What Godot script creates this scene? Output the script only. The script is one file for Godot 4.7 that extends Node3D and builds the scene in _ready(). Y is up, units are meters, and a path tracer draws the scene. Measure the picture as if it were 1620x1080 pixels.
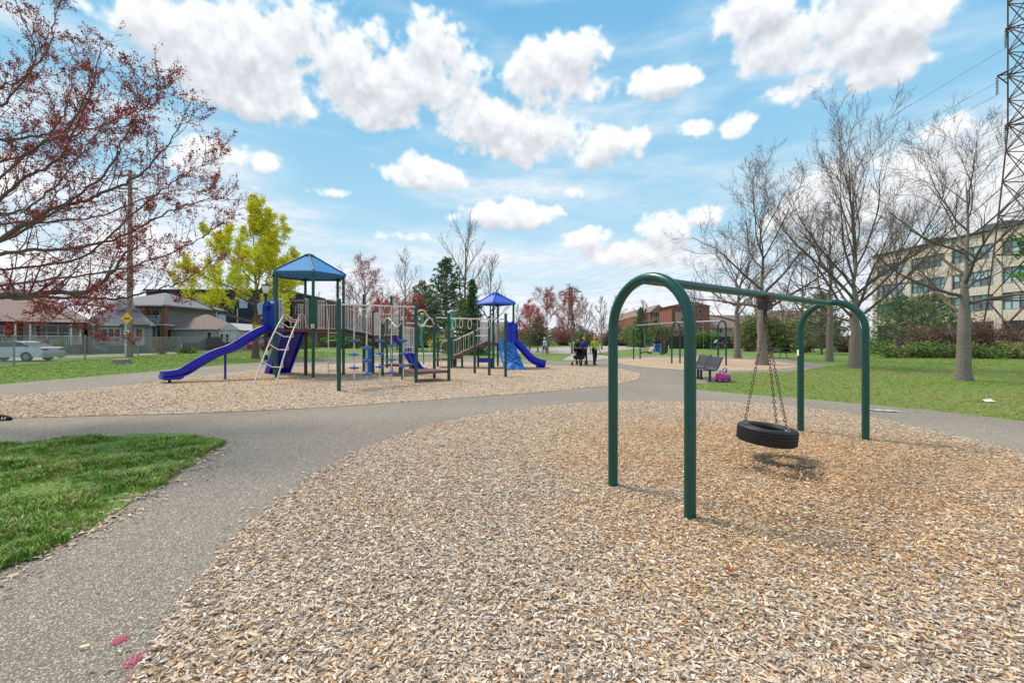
extends Node3D
# A city park playground in spring: tyre swing on a wood-chip bed, play structures, bare trees, houses behind a chain-link fence.
const F := 720.0      # focal length of the lens in picture units
const EH := 1.55      # eye height
const HY := 536.0     # height of the horizon in the same units
var rng := RandomNumberGenerator.new()
var used := {}
var org := {}
var M := {}
var nz := FastNoiseLite.new()
var nz2 := FastNoiseLite.new()

func g(px: float, py: float) -> Vector3:      # a point of the flat ground
	var k := EH / (py - HY)
	return Vector3((px - 810.0) * k, 0, -F * k)
func at(px: float, py: float, z: float) -> Vector3:
	return Vector3((px - 810.0) * z / F, EH + (HY - py) * z / F, -z)
func hy(py: float, z: float) -> float:
	return EH + (HY - py) * z / F
func srgb(r: float, gg: float, b: float) -> Color:
	return Color(r / 255.0, gg / 255.0, b / 255.0)
func lin(r: float, gg: float, b: float) -> Color:
	return Color(r / 255.0, gg / 255.0, b / 255.0).srgb_to_linear()

# ---------------------------------------------------------------- mesh builder
class MB:
	var v := PackedVector3Array()
	var n := PackedVector3Array()
	var c := PackedColorArray()
	var i := PackedInt32Array()
	var col := Color.WHITE
	var xf := Transform3D.IDENTITY
	func tri(a: Vector3, b: Vector3, d: Vector3) -> void:      # counter-clockwise from outside
		a = xf * a; b = xf * b; d = xf * d
		var nn := (b - a).cross(d - a).normalized()
		var k := v.size()
		v.push_back(a); v.push_back(b); v.push_back(d)
		n.push_back(nn); n.push_back(nn); n.push_back(nn)
		c.push_back(col); c.push_back(col); c.push_back(col)
		i.push_back(k); i.push_back(k + 2); i.push_back(k + 1)
	func quad(a: Vector3, b: Vector3, d: Vector3, e: Vector3) -> void:
		a = xf * a; b = xf * b; d = xf * d; e = xf * e
		var nn := (d - a).cross(e - b).normalized()
		var k := v.size()
		v.push_back(a); v.push_back(b); v.push_back(d); v.push_back(e)
		for q in 4:
			n.push_back(nn); c.push_back(col)
		i.append_array(PackedInt32Array([k, k + 2, k + 1, k, k + 3, k + 2]))
	func box(o: Vector3, s: Vector3, bs := Basis.IDENTITY) -> void:
		var x := bs.x * s.x * 0.5
		var y := bs.y * s.y * 0.5
		var z := bs.z * s.z * 0.5
		quad(o - x - y + z, o + x - y + z, o + x + y + z, o - x + y + z)
		quad(o + x - y - z, o - x - y - z, o - x + y - z, o + x + y - z)
		quad(o + x - y + z, o + x - y - z, o + x + y - z, o + x + y + z)
		quad(o - x - y - z, o - x - y + z, o - x + y + z, o - x + y - z)
		quad(o - x + y + z, o + x + y + z, o + x + y - z, o - x + y - z)
		quad(o - x - y - z, o + x - y - z, o + x - y + z, o - x - y + z)
	func bar(a: Vector3, b: Vector3, w: float, h: float) -> void:   # a box from a to b
		var d := (b - a)
		var z := d.normalized()
		var x := Vector3.UP.cross(z)
		x = Vector3.RIGHT if x.length() < 0.01 else x.normalized()
		var y := z.cross(x)
		box((a + b) * 0.5, Vector3(w, h, d.length()), Basis(x, y, z))
	func tube(p: PackedVector3Array, r: PackedFloat32Array, sides := 8, caps := true) -> void:
		var m := p.size()
		var k := v.size()
		var t := (p[1] - p[0]).normalized()
		var x := (Vector3.UP if absf(t.y) < 0.9 else Vector3.RIGHT).cross(t).normalized()
		var step := TAU / sides
		for a in m:
			var t2 := t
			if a == m - 1: t2 = (p[a] - p[a - 1]).normalized()
			elif a > 0: t2 = (p[a + 1] - p[a - 1]).normalized()
			x = (x - t2 * x.dot(t2)).normalized()
			t = t2
			var y := t.cross(x)
			var rr := r[a]
			for s in sides:
				var d := x * cos(s * step) + y * sin(s * step)
				v.push_back(xf * (p[a] + d * rr)); n.push_back(xf.basis * d); c.push_back(col)
		for a in m - 1:
			for s in sides:
				var s2 := (s + 1) % sides
				var q0 := k + a * sides + s
				var q1 := k + a * sides + s2
				i.push_back(q0); i.push_back(q0 + sides); i.push_back(q1)
				i.push_back(q1); i.push_back(q0 + sides); i.push_back(q1 + sides)
		if caps:
			for e in 2:
				var a := 0 if e == 0 else m - 1
				var nn := (p[0] - p[1]).normalized() if e == 0 else (p[m - 1] - p[m - 2]).normalized()
				var kk := v.size()
				for s in sides:
					v.push_back(v[k + a * sides + s]); n.push_back(xf.basis * nn); c.push_back(col)
				for s in range(1, sides - 1):
					if e == 0: i.append_array(PackedInt32Array([kk, kk + s, kk + s + 1]))
					else: i.append_array(PackedInt32Array([kk, kk + s + 1, kk + s]))
	func rod(a: Vector3, b: Vector3, r: float, sides := 8, r2 := -1.0) -> void:
		tube(PackedVector3Array([a, b]), PackedFloat32Array([r, r if r2 < 0 else r2]), sides)
	func pipe(pts: PackedVector3Array, r: float, sides := 8) -> void:
		var rr := PackedFloat32Array()
		rr.resize(pts.size()); rr.fill(r)
		tube(pts, rr, sides)
	func torus(o: Vector3, ax: Vector3, ay: Vector3, ra: float, rb: float, r: float, m := 12, sides := 6) -> void:
		var pts := PackedVector3Array()
		for k in m + 1:
			var a := TAU * k / m
			pts.push_back(o + ax * (cos(a) * ra) + ay * (sin(a) * rb))
		var rr := PackedFloat32Array()
		rr.resize(m + 1); rr.fill(r)
		tube(pts, rr, sides, false)
	func lathe(prof: PackedVector2Array, o: Vector3, seg := 16, bs := Basis.IDENTITY) -> void:   # (radius, height) from bottom to top
		for a in prof.size() - 1:
			var p := prof[a]
			var q := prof[a + 1]
			var nr := Vector2(q.y - p.y, p.x - q.x).normalized()
			var k := v.size()
			for s in seg + 1:
				var an := TAU * s / seg
				var d := Vector3(cos(an), 0, sin(an))
				var nn := xf.basis * (bs * (d * nr.x + Vector3.UP * nr.y))
				v.push_back(xf * (o + bs * (d * p.x + Vector3.UP * p.y))); n.push_back(nn); c.push_back(col)
				v.push_back(xf * (o + bs * (d * q.x + Vector3.UP * q.y))); n.push_back(nn); c.push_back(col)
			for s in seg:
				var b := k + s * 2
				i.append_array(PackedInt32Array([b, b + 2, b + 1, b + 1, b + 2, b + 3]))
	func ball(o: Vector3, r: Vector3, seg := 12, rings := 8) -> void:
		var k := v.size()
		for a in rings + 1:
			var th := PI * a / rings
			for s in seg + 1:
				var an := TAU * s / seg
				var d := Vector3(sin(th) * cos(an), -cos(th), sin(th) * sin(an))
				v.push_back(xf * (o + d * r)); n.push_back((xf.basis * (d / r)).normalized()); c.push_back(col)
		for a in rings:
			for s in seg:
				var b := k + a * (seg + 1) + s
				i.append_array(PackedInt32Array([b, b + 1, b + seg + 1, b + 1, b + seg + 2, b + seg + 1]))
	func prism(poly: PackedVector2Array, t: Transform3D, depth: float) -> void:   # polygon in the xy plane of t, thickened backwards
		if Geometry2D.is_polygon_clockwise(poly): poly.reverse()
		var ix := Geometry2D.triangulate_polygon(poly)
		for q in range(0, ix.size(), 3):
			var a := poly[ix[q]]
			var b := poly[ix[q + 1]]
			var d := poly[ix[q + 2]]
			if (b - a).cross(d - a) < 0:
				var w := b
				b = d; d = w
			tri(t * Vector3(a.x, a.y, 0), t * Vector3(b.x, b.y, 0), t * Vector3(d.x, d.y, 0))
			tri(t * Vector3(a.x, a.y, -depth), t * Vector3(d.x, d.y, -depth), t * Vector3(b.x, b.y, -depth))
		for q in poly.size():
			var a := poly[q]
			var b := poly[(q + 1) % poly.size()]
			quad(t * Vector3(b.x, b.y, 0), t * Vector3(a.x, a.y, 0), t * Vector3(a.x, a.y, -depth), t * Vector3(b.x, b.y, -depth))
	func sweep(path: PackedVector3Array, prof: PackedVector2Array, widths := PackedFloat32Array()) -> void:   # closed profile (sideways, up) along a path
		var rings := []
		for a in path.size():
			var t := (path[mini(a + 1, path.size() - 1)] - path[maxi(a - 1, 0)]).normalized()
			var x := t.cross(Vector3.UP).normalized()
			var y := x.cross(t)
			var ring := PackedVector3Array()
			var w := 1.0 if widths.is_empty() else widths[a]
			for p in prof: ring.push_back(path[a] + x * p.x * w + y * p.y)
			rings.push_back(ring)
		var m := prof.size()
		for a in path.size() - 1:
			for s in m:
				var s2 := (s + 1) % m
				quad(rings[a][s], rings[a + 1][s], rings[a + 1][s2], rings[a][s2])
		for s in range(1, m - 1):
			tri(rings[0][0], rings[0][s], rings[0][s + 1])
			tri(rings[-1][0], rings[-1][s + 1], rings[-1][s])
	func mesh(o := Vector3.ZERO) -> ArrayMesh:
		if o != Vector3.ZERO:
			for k in v.size(): v[k] -= o
		var a := []
		a.resize(Mesh.ARRAY_MAX)
		a[Mesh.ARRAY_VERTEX] = v; a[Mesh.ARRAY_NORMAL] = n; a[Mesh.ARRAY_COLOR] = c; a[Mesh.ARRAY_INDEX] = i
		var m := ArrayMesh.new()
		m.add_surface_from_arrays(Mesh.PRIMITIVE_TRIANGLES, a)
		return m

func numbered(nm: String) -> String:
	if not used.has(nm):
		used[nm] = 0
		return nm
	used[nm] += 1
	return "%s_%03d" % [nm, used[nm]]
func tag(o: Node, label: String, category: String, group := "", kind := "") -> void:
	if label: o.set_meta("label", label)
	if category: o.set_meta("category", category)
	if group: o.set_meta("group", group)
	if kind: o.set_meta("kind", kind)
func thing(nm: String, label: String, category: String, pos := Vector3.ZERO, group := "") -> Node3D:
	var o := Node3D.new()
	o.name = numbered(nm)
	add_child(o)
	o.position = pos
	org[o] = pos
	tag(o, label, category, group)
	return o
# parts are built in world coordinates; the thing's own position is taken off again
func part(parent: Node3D, nm: String, mb: MB, mat: Material, label := "") -> MeshInstance3D:
	var o := MeshInstance3D.new()
	o.name = nm
	var from: Vector3 = org.get(parent, Vector3.ZERO)
	org[o] = from
	o.mesh = mb.mesh(from)
	o.mesh.surface_set_material(0, mat)
	parent.add_child(o, true)
	if label: o.set_meta("label", label)
	return o
func single(nm: String, mb: MB, mat: Material, label: String, category: String, pos := Vector3.ZERO, group := "", kind := "") -> MeshInstance3D:
	var o := MeshInstance3D.new()
	o.name = numbered(nm)
	o.mesh = mb.mesh(pos)
	o.mesh.surface_set_material(0, mat)
	o.position = pos
	add_child(o)
	org[o] = pos
	tag(o, label, category, group, kind)
	return o
func put_copies(nm: String, me: Mesh, buf: PackedFloat32Array, count: int, mat: Material, label: String, category: String) -> void:
	var mm := MultiMesh.new()
	mm.transform_format = MultiMesh.TRANSFORM_3D
	mm.use_colors = true
	mm.mesh = me
	mm.instance_count = count
	mm.buffer = buf
	me.surface_set_material(0, mat)
	var o := MultiMeshInstance3D.new()
	o.name = numbered(nm)
	o.multimesh = mm
	add_child(o)
	tag(o, label, category, "", "stuff")
func smooth_path(p: PackedVector3Array, per := 6) -> PackedVector3Array:
	var out := PackedVector3Array()
	var m := p.size()
	for k in m - 1:
		for s in per:
			out.push_back(p[k].cubic_interpolate(p[k + 1], p[maxi(k - 1, 0)], p[mini(k + 2, m - 1)], float(s) / per))
	out.push_back(p[m - 1])
	return out
func sheet(poly: PackedVector2Array, cell: float, height: Callable, tint: Callable) -> MB:
	var mb := MB.new()
	var lo := poly[0]
	var hi := poly[0]
	for p in poly:
		lo = lo.min(p); hi = hi.max(p)
	for ix in range(int(floor(lo.x / cell)), int(ceil(hi.x / cell))):
		for iz in range(int(floor(lo.y / cell)), int(ceil(hi.y / cell))):
			var a := Vector2(ix, iz) * cell
			var sq := PackedVector2Array([a, a + Vector2(cell, 0), a + Vector2(cell, cell), a + Vector2(0, cell)])
			for piece in Geometry2D.intersect_polygons(sq, poly):
				var t := Geometry2D.triangulate_polygon(piece)
				var k := mb.v.size()
				for q in piece:
					mb.v.push_back(Vector3(q.x, height.call(q), q.y)); mb.n.push_back(Vector3.UP); mb.c.push_back(tint.call(q))
				for w in range(0, t.size(), 3):
					var p0: Vector2 = piece[t[w]]
					var p1: Vector2 = piece[t[w + 1]]
					var p2: Vector2 = piece[t[w + 2]]
					if (p1 - p0).cross(p2 - p0) > 0: mb.i.append_array(PackedInt32Array([k + t[w], k + t[w + 1], k + t[w + 2]]))
					else: mb.i.append_array(PackedInt32Array([k + t[w], k + t[w + 2], k + t[w + 1]]))
	return mb
func ground_poly(a: Array) -> PackedVector2Array:
	var out := PackedVector2Array()
	for p in a:
		var q := g(p[0], p[1])
		out.push_back(Vector2(q.x, q.z))
	return out
func curve_poly(p: PackedVector2Array, per := 5) -> PackedVector2Array:    # a closed outline, rounded
	var out := PackedVector2Array()
	var m := p.size()
	for k in m:
		for s in per:
			out.push_back(p[k].cubic_interpolate(p[(k + 1) % m], p[(k + m - 1) % m], p[(k + 2) % m], float(s) / per))
	return out

# ---------------------------------------------------------------- materials
func mat(nm: String, col: Color, rough := 0.8, metal := 0.0, spec := 0.5) -> StandardMaterial3D:
	var m := StandardMaterial3D.new()
	m.albedo_color = col
	m.roughness = rough
	m.metallic = metal
	m.metallic_specular = spec
	m.vertex_color_use_as_albedo = true
	M[nm] = m
	return m
func noise_tex(freq: float, a: Color, b: Color, seed_ := 1, size := 512, oct := 4, type := FastNoiseLite.TYPE_SIMPLEX_SMOOTH) -> ImageTexture:
	var f := FastNoiseLite.new()
	f.noise_type = type
	f.frequency = freq
	f.fractal_octaves = oct
	f.seed = seed_
	var im := f.get_seamless_image(size, size)
	var out := Image.create(size, size, false, Image.FORMAT_RGB8)
	var d := im.get_data()
	var o := PackedByteArray()
	o.resize(size * size * 3)
	for k in size * size:
		var t := d[k] / 255.0
		o[k * 3] = int(lerpf(a.r, b.r, t) * 255); o[k * 3 + 1] = int(lerpf(a.g, b.g, t) * 255); o[k * 3 + 2] = int(lerpf(a.b, b.b, t) * 255)
	out = Image.create_from_data(size, size, false, Image.FORMAT_RGB8, o)
	return ImageTexture.create_from_image(out)
func bump_tex(freq: float, seed_ := 1, size := 512, oct := 4, strength := 6.0) -> ImageTexture:
	var f := FastNoiseLite.new()
	f.frequency = freq
	f.fractal_octaves = oct
	f.seed = seed_
	var im := f.get_seamless_image(size, size)
	im.convert(Image.FORMAT_RGBA8)
	im.bump_map_to_normal_map(strength)
	return ImageTexture.create_from_image(im)
func tri_map(m: StandardMaterial3D, metres: float, tex: Texture2D, norm: Texture2D = null, strength := 1.0) -> StandardMaterial3D:
	m.uv1_triplanar = true
	m.uv1_world_triplanar = true
	m.uv1_scale = Vector3.ONE / metres
	if tex: m.albedo_texture = tex
	if norm:
		m.normal_enabled = true
		m.normal_texture = norm
		m.normal_scale = strength
	return m
# a tile of many small laid pieces (chips of wood, pebbles in asphalt, blades)
func pieces_tex(size: int, ground: Color, n: int, cols: Array, len_lo: float, len_hi: float, wid_lo: float, wid_hi: float, seed_: int) -> Array:
	var r := RandomNumberGenerator.new()
	r.seed = seed_
	var im := Image.create(size, size, false, Image.FORMAT_RGBA8)
	im.fill(ground)
	var hm := Image.create(size, size, false, Image.FORMAT_RGBA8)
	hm.fill(Color(0.25, 0.25, 0.25))
	var sprites := []
	for k in 160:
		var l := r.randf_range(len_lo, len_hi) * 0.5
		var w := r.randf_range(wid_lo, wid_hi) * 0.5
		var an := r.randf() * PI
		var dx := Vector2(cos(an), sin(an))
		var s := int(ceil(l * 2)) + 3
		var sp := Image.create(s, s, false, Image.FORMAT_RGBA8)
		var sh := Image.create(s, s, false, Image.FORMAT_RGBA8)
		var c0: Color = cols[r.randi() % cols.size()]
		c0 = c0 * r.randf_range(0.82, 1.15)
		var ph := r.randf() * 9.0
		var hh := r.randf_range(0.4, 1.0)
		for y in s:
			for x in s:
				var q := Vector2(x - s * 0.5 + 0.5, y - s * 0.5 + 0.5)
				var a := q.dot(dx)
				var b := q.dot(dx.orthogonal())
				var ww := w * (1.0 - 0.45 * pow(absf(a) / l, 2.0))
				var e := minf(l - absf(a), ww - absf(b))
				var al := clampf(e + 0.5, 0, 1)
				if al <= 0: continue
				var gr := 1.0 + 0.1 * sin(b * 2.2 + ph)
				sp.set_pixel(x, y, Color(clampf(c0.r * gr, 0, 1), clampf(c0.g * gr, 0, 1), clampf(c0.b * gr, 0, 1), al))
				var hv := hh * clampf(0.55 + e * 0.35, 0, 1)
				sh.set_pixel(x, y, Color(hv, hv, hv, al))
		sprites.push_back([sp, sh, s])
	for k in n:
		var sp: Array = sprites[r.randi() % 160]
		var s: int = sp[2]
		var x := r.randi() % size
		var y := r.randi() % size
		for ox in ([0, -size] if x + s > size else [0]):
			for oy in ([0, -size] if y + s > size else [0]):
				im.blend_rect(sp[0], Rect2i(0, 0, s, s), Vector2i(x + ox, y + oy))
				hm.blend_rect(sp[1], Rect2i(0, 0, s, s), Vector2i(x + ox, y + oy))
	hm.bump_map_to_normal_map(3.0)
	im.convert(Image.FORMAT_RGB8)
	return [ImageTexture.create_from_image(im), ImageTexture.create_from_image(hm)]
# ---------------------------------------------------------------- sky: air and clouds for every direction
const SW := 4096
const CW := 1024
const CH := 256
var sky_rows := []
var cfield := PackedFloat32Array()
var cn := FastNoiseLite.new()
var cn2 := FastNoiseLite.new()
var cn3 := FastNoiseLite.new()
func add_blob(az: float, el: float, ra: float, rb: float, top := 1.0) -> void:
	var cell := 360.0 / CW
	var ce := 90.0 / CH
	for iy in range(maxi(0, int((el - rb * 1.45) / ce)), mini(CH, int((el + rb * 1.45) / ce) + 2)):
		for ix in range(int((az - ra * 1.45 + 180) / cell), int((az + ra * 1.45 + 180) / cell) + 2):
			var da := (ix * cell - 180.0 - az) / ra
			var de := (iy * ce - el) / rb
			if de < 0: de *= 1.25            # flatter undersides
			var val := top - da * da - de * de
			var k := iy * CW + posmod(ix, CW)
			if val > cfield[k]: cfield[k] = val
func coarse(u: float, w: float) -> float:
	var x := u * CW
	var y := minf(w * CH, CH - 1.001)
	var x0 := int(x)
	var y0 := int(y)
	var fx := x - x0
	var fy := y - y0
	x0 = posmod(x0, CW)
	var x1 := (x0 + 1) % CW
	var y1 := mini(y0 + 1, CH - 1)
	return lerpf(lerpf(cfield[y0 * CW + x0], cfield[y0 * CW + x1], fx), lerpf(cfield[y1 * CW + x0], cfield[y1 * CW + x1], fx), fy)
func sky_row(r: int) -> void:
	var row := PackedByteArray()
	row.resize(SW * 3)
	var el := 90.0 - (r + 0.5) * 180.0 / (SW / 2)
	var ele := deg_to_rad(el)
	var ce := cos(ele)
	var se := sin(ele)
	var stops := [[0.0, Color8(206, 222, 232)], [6.0, Color8(190, 217, 233)], [14.0, Color8(162, 203, 226)], [26.0, Color8(130, 185, 219)], [40.0, Color8(106, 168, 211)], [90.0, Color8(80, 152, 208)]]
	var base: Color = stops[5][1]
	for k in 5:
		if el >= stops[k][0] and el < stops[k + 1][0]:
			base = stops[k][1].lerp(stops[k + 1][1], (el - stops[k][0]) / (stops[k + 1][0] - stops[k][0]))
	var up := deg_to_rad(el + 1.6)
	var cu := cos(up)
	var su := sin(up)
	for x in SW:
		var az := (x + 0.5) / SW * TAU        # column 0 looks straight ahead
		var sx := sin(az)
		var sz := -cos(az)
		var d := Vector3(sx * ce, se, sz * ce)
		var u := fposmod((x + 0.5) / SW + 0.5, 1.0)
		var col := base
		# thin veil and the low banks near the horizon
		var s := cn3.get_noise_3d(d.x * 1.0, d.y * 4.5, d.z * 1.0)
		var veil := smoothstep(-0.1, 0.8, s * 0.85 + 0.9 * exp(-el / 11.0) + 0.04)
		veil *= 0.92
		var s2 := cn2.get_noise_3d(d.x * 0.7, d.y * 3.2, d.z * 0.7)
		col = col.lerp(Color(0.88 + 0.08 * s2, 0.895 + 0.07 * s2, 0.92 + 0.05 * s2), veil)
		var b := coarse(u, el / 90.0)
		if b > -0.95:
			var f := b + 0.95 * cn.get_noise_3dv(d) + 0.5 * cn2.get_noise_3dv(d)
			if f > -0.02:
				var al := smoothstep(-0.02, 0.62, f)
				var du := Vector3(sx * cu, su, sz * cu)
				var fu := coarse(u, (el + 1.6) / 90.0) + 0.95 * cn.get_noise_3dv(du) + 0.5 * cn2.get_noise_3dv(du)
				var lit := clampf(0.68 + (f - maxf(fu, -0.2)) * 0.62 - 0.2 * smoothstep(0.25, 1.1, f), 0.0, 1.0)
				col = col.lerp(Color(0.735, 0.75, 0.78).lerp(Color(0.955, 0.957, 0.96), lit), al * 0.97)
		row[x * 3] = clampi(int(col.r * 255.0), 0, 255)
		row[x * 3 + 1] = clampi(int(col.g * 255.0), 0, 255)
		row[x * 3 + 2] = clampi(int(col.b * 255.0), 0, 255)
	sky_rows[r] = row
func make_sky() -> ImageTexture:
	cn.frequency = 9.5; cn.fractal_octaves = 6; cn.fractal_gain = 0.52; cn.seed = 11
	cn2.frequency = 34.0; cn2.fractal_octaves = 5; cn2.seed = 5
	cn3.frequency = 2.2; cn3.fractal_octaves = 5; cn3.seed = 23
	cfield.resize(CW * CH)
	cfield.fill(-1.0)
	# cumulus, each as a few heaped lobes: across, up, half width, half height
	var c := [[185, 28, 75, 34], [260, 50, 90, 60], [360, 95, 150, 95], [470, 70, 150, 75], [560, 115, 170, 90], [660, 110, 120, 80], [430, 165, 90, 40], [600, 180, 80, 35],
		[760, 195, 70, 42], [840, 225, 100, 45], [935, 235, 80, 38], [880, 120, 80, 60], [900, 75, 55, 42], [940, 140, 50, 35], [1045, 135, 62, 30], [1075, 128, 40, 26],
		[1190, 25, 80, 45], [1290, 60, 130, 85], [1400, 40, 120, 60], [1380, 115, 90, 38], [1270, 140, 70, 30], [1100, 205, 45, 17], [1168, 200, 38, 24],
		[650, 272, 58, 34], [690, 285, 60, 26], [735, 290, 32, 16], [790, 338, 65, 28], [835, 345, 60, 24], [740, 345, 45, 16], [330, 245, 60, 32], [390, 255, 55, 28], [310, 260, 60, 30],
		[930, 378, 58, 20], [1055, 368, 60, 34], [1120, 345, 50, 25], [905, 308, 22, 14], [1010, 250, 40, 16], [515, 303, 55, 13], [415, 300, 30, 10],
		[1330, 335, 140, 60], [1470, 290, 120, 60], [1560, 330, 110, 70], [1500, 205, 60, 25], [40, 20, 30, 12], [60, 430, 140, 50], [220, 400, 110, 45], [1010, 400, 90, 26], [640, 375, 70, 12], [20, 300, 60, 30]]
	for q in c:
		var dx: float = q[0] - 810.0
		var ra := rad_to_deg(atan((dx + q[2]) / F) - atan((dx - q[2]) / F)) * 0.5
		var dist := sqrt(F * F + dx * dx)
		var el := rad_to_deg(atan((HY - q[1]) / dist))
		var rb := rad_to_deg(atan((HY - q[1] + q[3]) / dist) - atan((HY - q[1] - q[3]) / dist)) * 0.5
		add_blob(rad_to_deg(atan(dx / F)), el, ra * 1.12, rb * 1.16, 1.0 if q[2] > 62 and q[3] > 20 else (0.8 if q[3] > 16 else 0.5))
	var r := RandomNumberGenerator.new()
	r.seed = 77
	for k in 46:                               # the same kind of sky all the way round
		var az := r.randf_range(54.0, 306.0)
		var el := 6.0 + 50.0 * pow(r.randf(), 1.5)
		var sz := 2.0 + el * 0.16 * r.randf_range(0.6, 1.7)
		for m in 4:
			add_blob(az + r.randf_range(-1.4, 1.4) * sz, el + r.randf_range(-0.4, 0.5) * sz, sz * r.randf_range(0.7, 1.4), sz * r.randf_range(0.4, 0.7), 0.95)
	for k in 9:
		var az := r.randf_range(-180.0, 180.0)
		var el := r.randf_range(48.0, 75.0)
		for m in 4:
			add_blob(az + r.randf_range(-16, 16), el + r.randf_range(-4, 4), r.randf_range(8, 20), r.randf_range(4, 8), 0.95)
	sky_rows.resize(SW / 4)
	var id := WorkerThreadPool.add_group_task(sky_row, SW / 4)
	WorkerThreadPool.wait_for_group_task_completion(id)
	var data := PackedByteArray()
	for row in sky_rows: data.append_array(row)
	var low := PackedByteArray()
	low.resize(SW * 3 * (SW / 4))
	low.fill(150)
	data.append_array(low)
	sky_rows.clear()
	return ImageTexture.create_from_image(Image.create_from_data(SW, SW / 2, false, Image.FORMAT_RGB8, data))
# ---------------------------------------------------------------- trees and shrubs
func side_dir(d: Vector3, ang: float, r: RandomNumberGenerator) -> Vector3:
	var x := d.cross(Vector3.UP if absf(d.y) < 0.95 else Vector3.RIGHT).normalized()
	return d.rotated(x.rotated(d, r.randf() * TAU), ang).normalized()
# one branch with its side branches; level counts down to the twigs. Ends and nodes go to buds.
func grow(mb: MB, fine: MB, buds: Array, p: Vector3, d: Vector3, ln: float, rad: float, level: int, r: RandomNumberGenerator, s: Dictionary) -> void:
	var segs: int = 3 if level == 0 else 4 + level
	var pts := PackedVector3Array([p])
	var rr := PackedFloat32Array([rad])
	var dirs := [d]
	var q := p
	var up: float = s.get("up", 0.12)
	var wig: float = s.get("wiggle", 0.16)
	for k in segs:
		d = (d + Vector3(r.randfn(), r.randfn(), r.randfn()) * wig + Vector3.UP * up * (0.5 if level == 0 else 1.0)).normalized()
		q += d * ln / segs
		pts.push_back(q)
		rr.push_back(maxf(rad * pow(1.0 - float(k + 1) / segs, 0.8), rad * 0.22))
		dirs.push_back(d)
		if level <= int(s.get("bud_level", 0)): buds.push_back([q, d])
	(fine if level < int(s.get("fine", 4)) else mb).tube(pts, rr, 3 if level <= 1 else (5 if level == 2 else 7), false)
	if level == 0: return
	var nk: int = s.kids[level]
	for k in nk:
		var t := lerpf(float(s.get("bare", 0.22)), 0.99, (k + r.randf()) / nk)
		var a := int(t * segs)
		var fr := t * segs - a
		var pp := pts[a].lerp(pts[mini(a + 1, segs)], fr)
		var nd := side_dir(dirs[a], deg_to_rad(r.randf_range(s.ang[0], s.ang[1])), r)
		nd = (nd + Vector3.UP * float(s.get("lift", 0.1))).normalized()
		var l2: float = ln * r.randf_range(s.ratio[0], s.ratio[1]) * (1.15 - 0.6 * t)
		grow(mb, fine, buds, pp, nd, l2, maxf(lerpf(rr[a], rr[mini(a + 1, segs)], fr) * 0.58, float(s.get("rmin", 0.006))), level - 1, r, s)
func leaf(mb: MB, o: Vector3, d: Vector3, l: float, w: float, r: RandomNumberGenerator) -> void:    # a folded leaf: two triangles
	var x := d.cross(Vector3(r.randfn(), r.randfn(), r.randfn())).normalized() * w
	var mid := o + d * l * 0.5
	var f := d.cross(x).normalized() * w * 0.35
	mb.tri(o, mid + x + f, o + d * l)
	mb.tri(o, o + d * l, mid - x + f)
func leaf_clumps(mb: MB, buds: Array, cols: Array, per: int, l: float, keep: float, r: RandomNumberGenerator, spread := 0.03) -> void:
	for b in buds:
		if r.randf() > keep: continue
		mb.col = cols[r.randi() % cols.size()] * r.randf_range(0.75, 1.25)
		for k in per:
			var d: Vector3 = (Vector3(r.randfn(), r.randfn(), r.randfn()) + b[1] * 0.6).normalized()
			leaf(mb, b[0] + Vector3(r.randfn(), r.randfn(), r.randfn()) * spread, d, l * r.randf_range(0.6, 1.3), l * 0.3, r)
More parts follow.
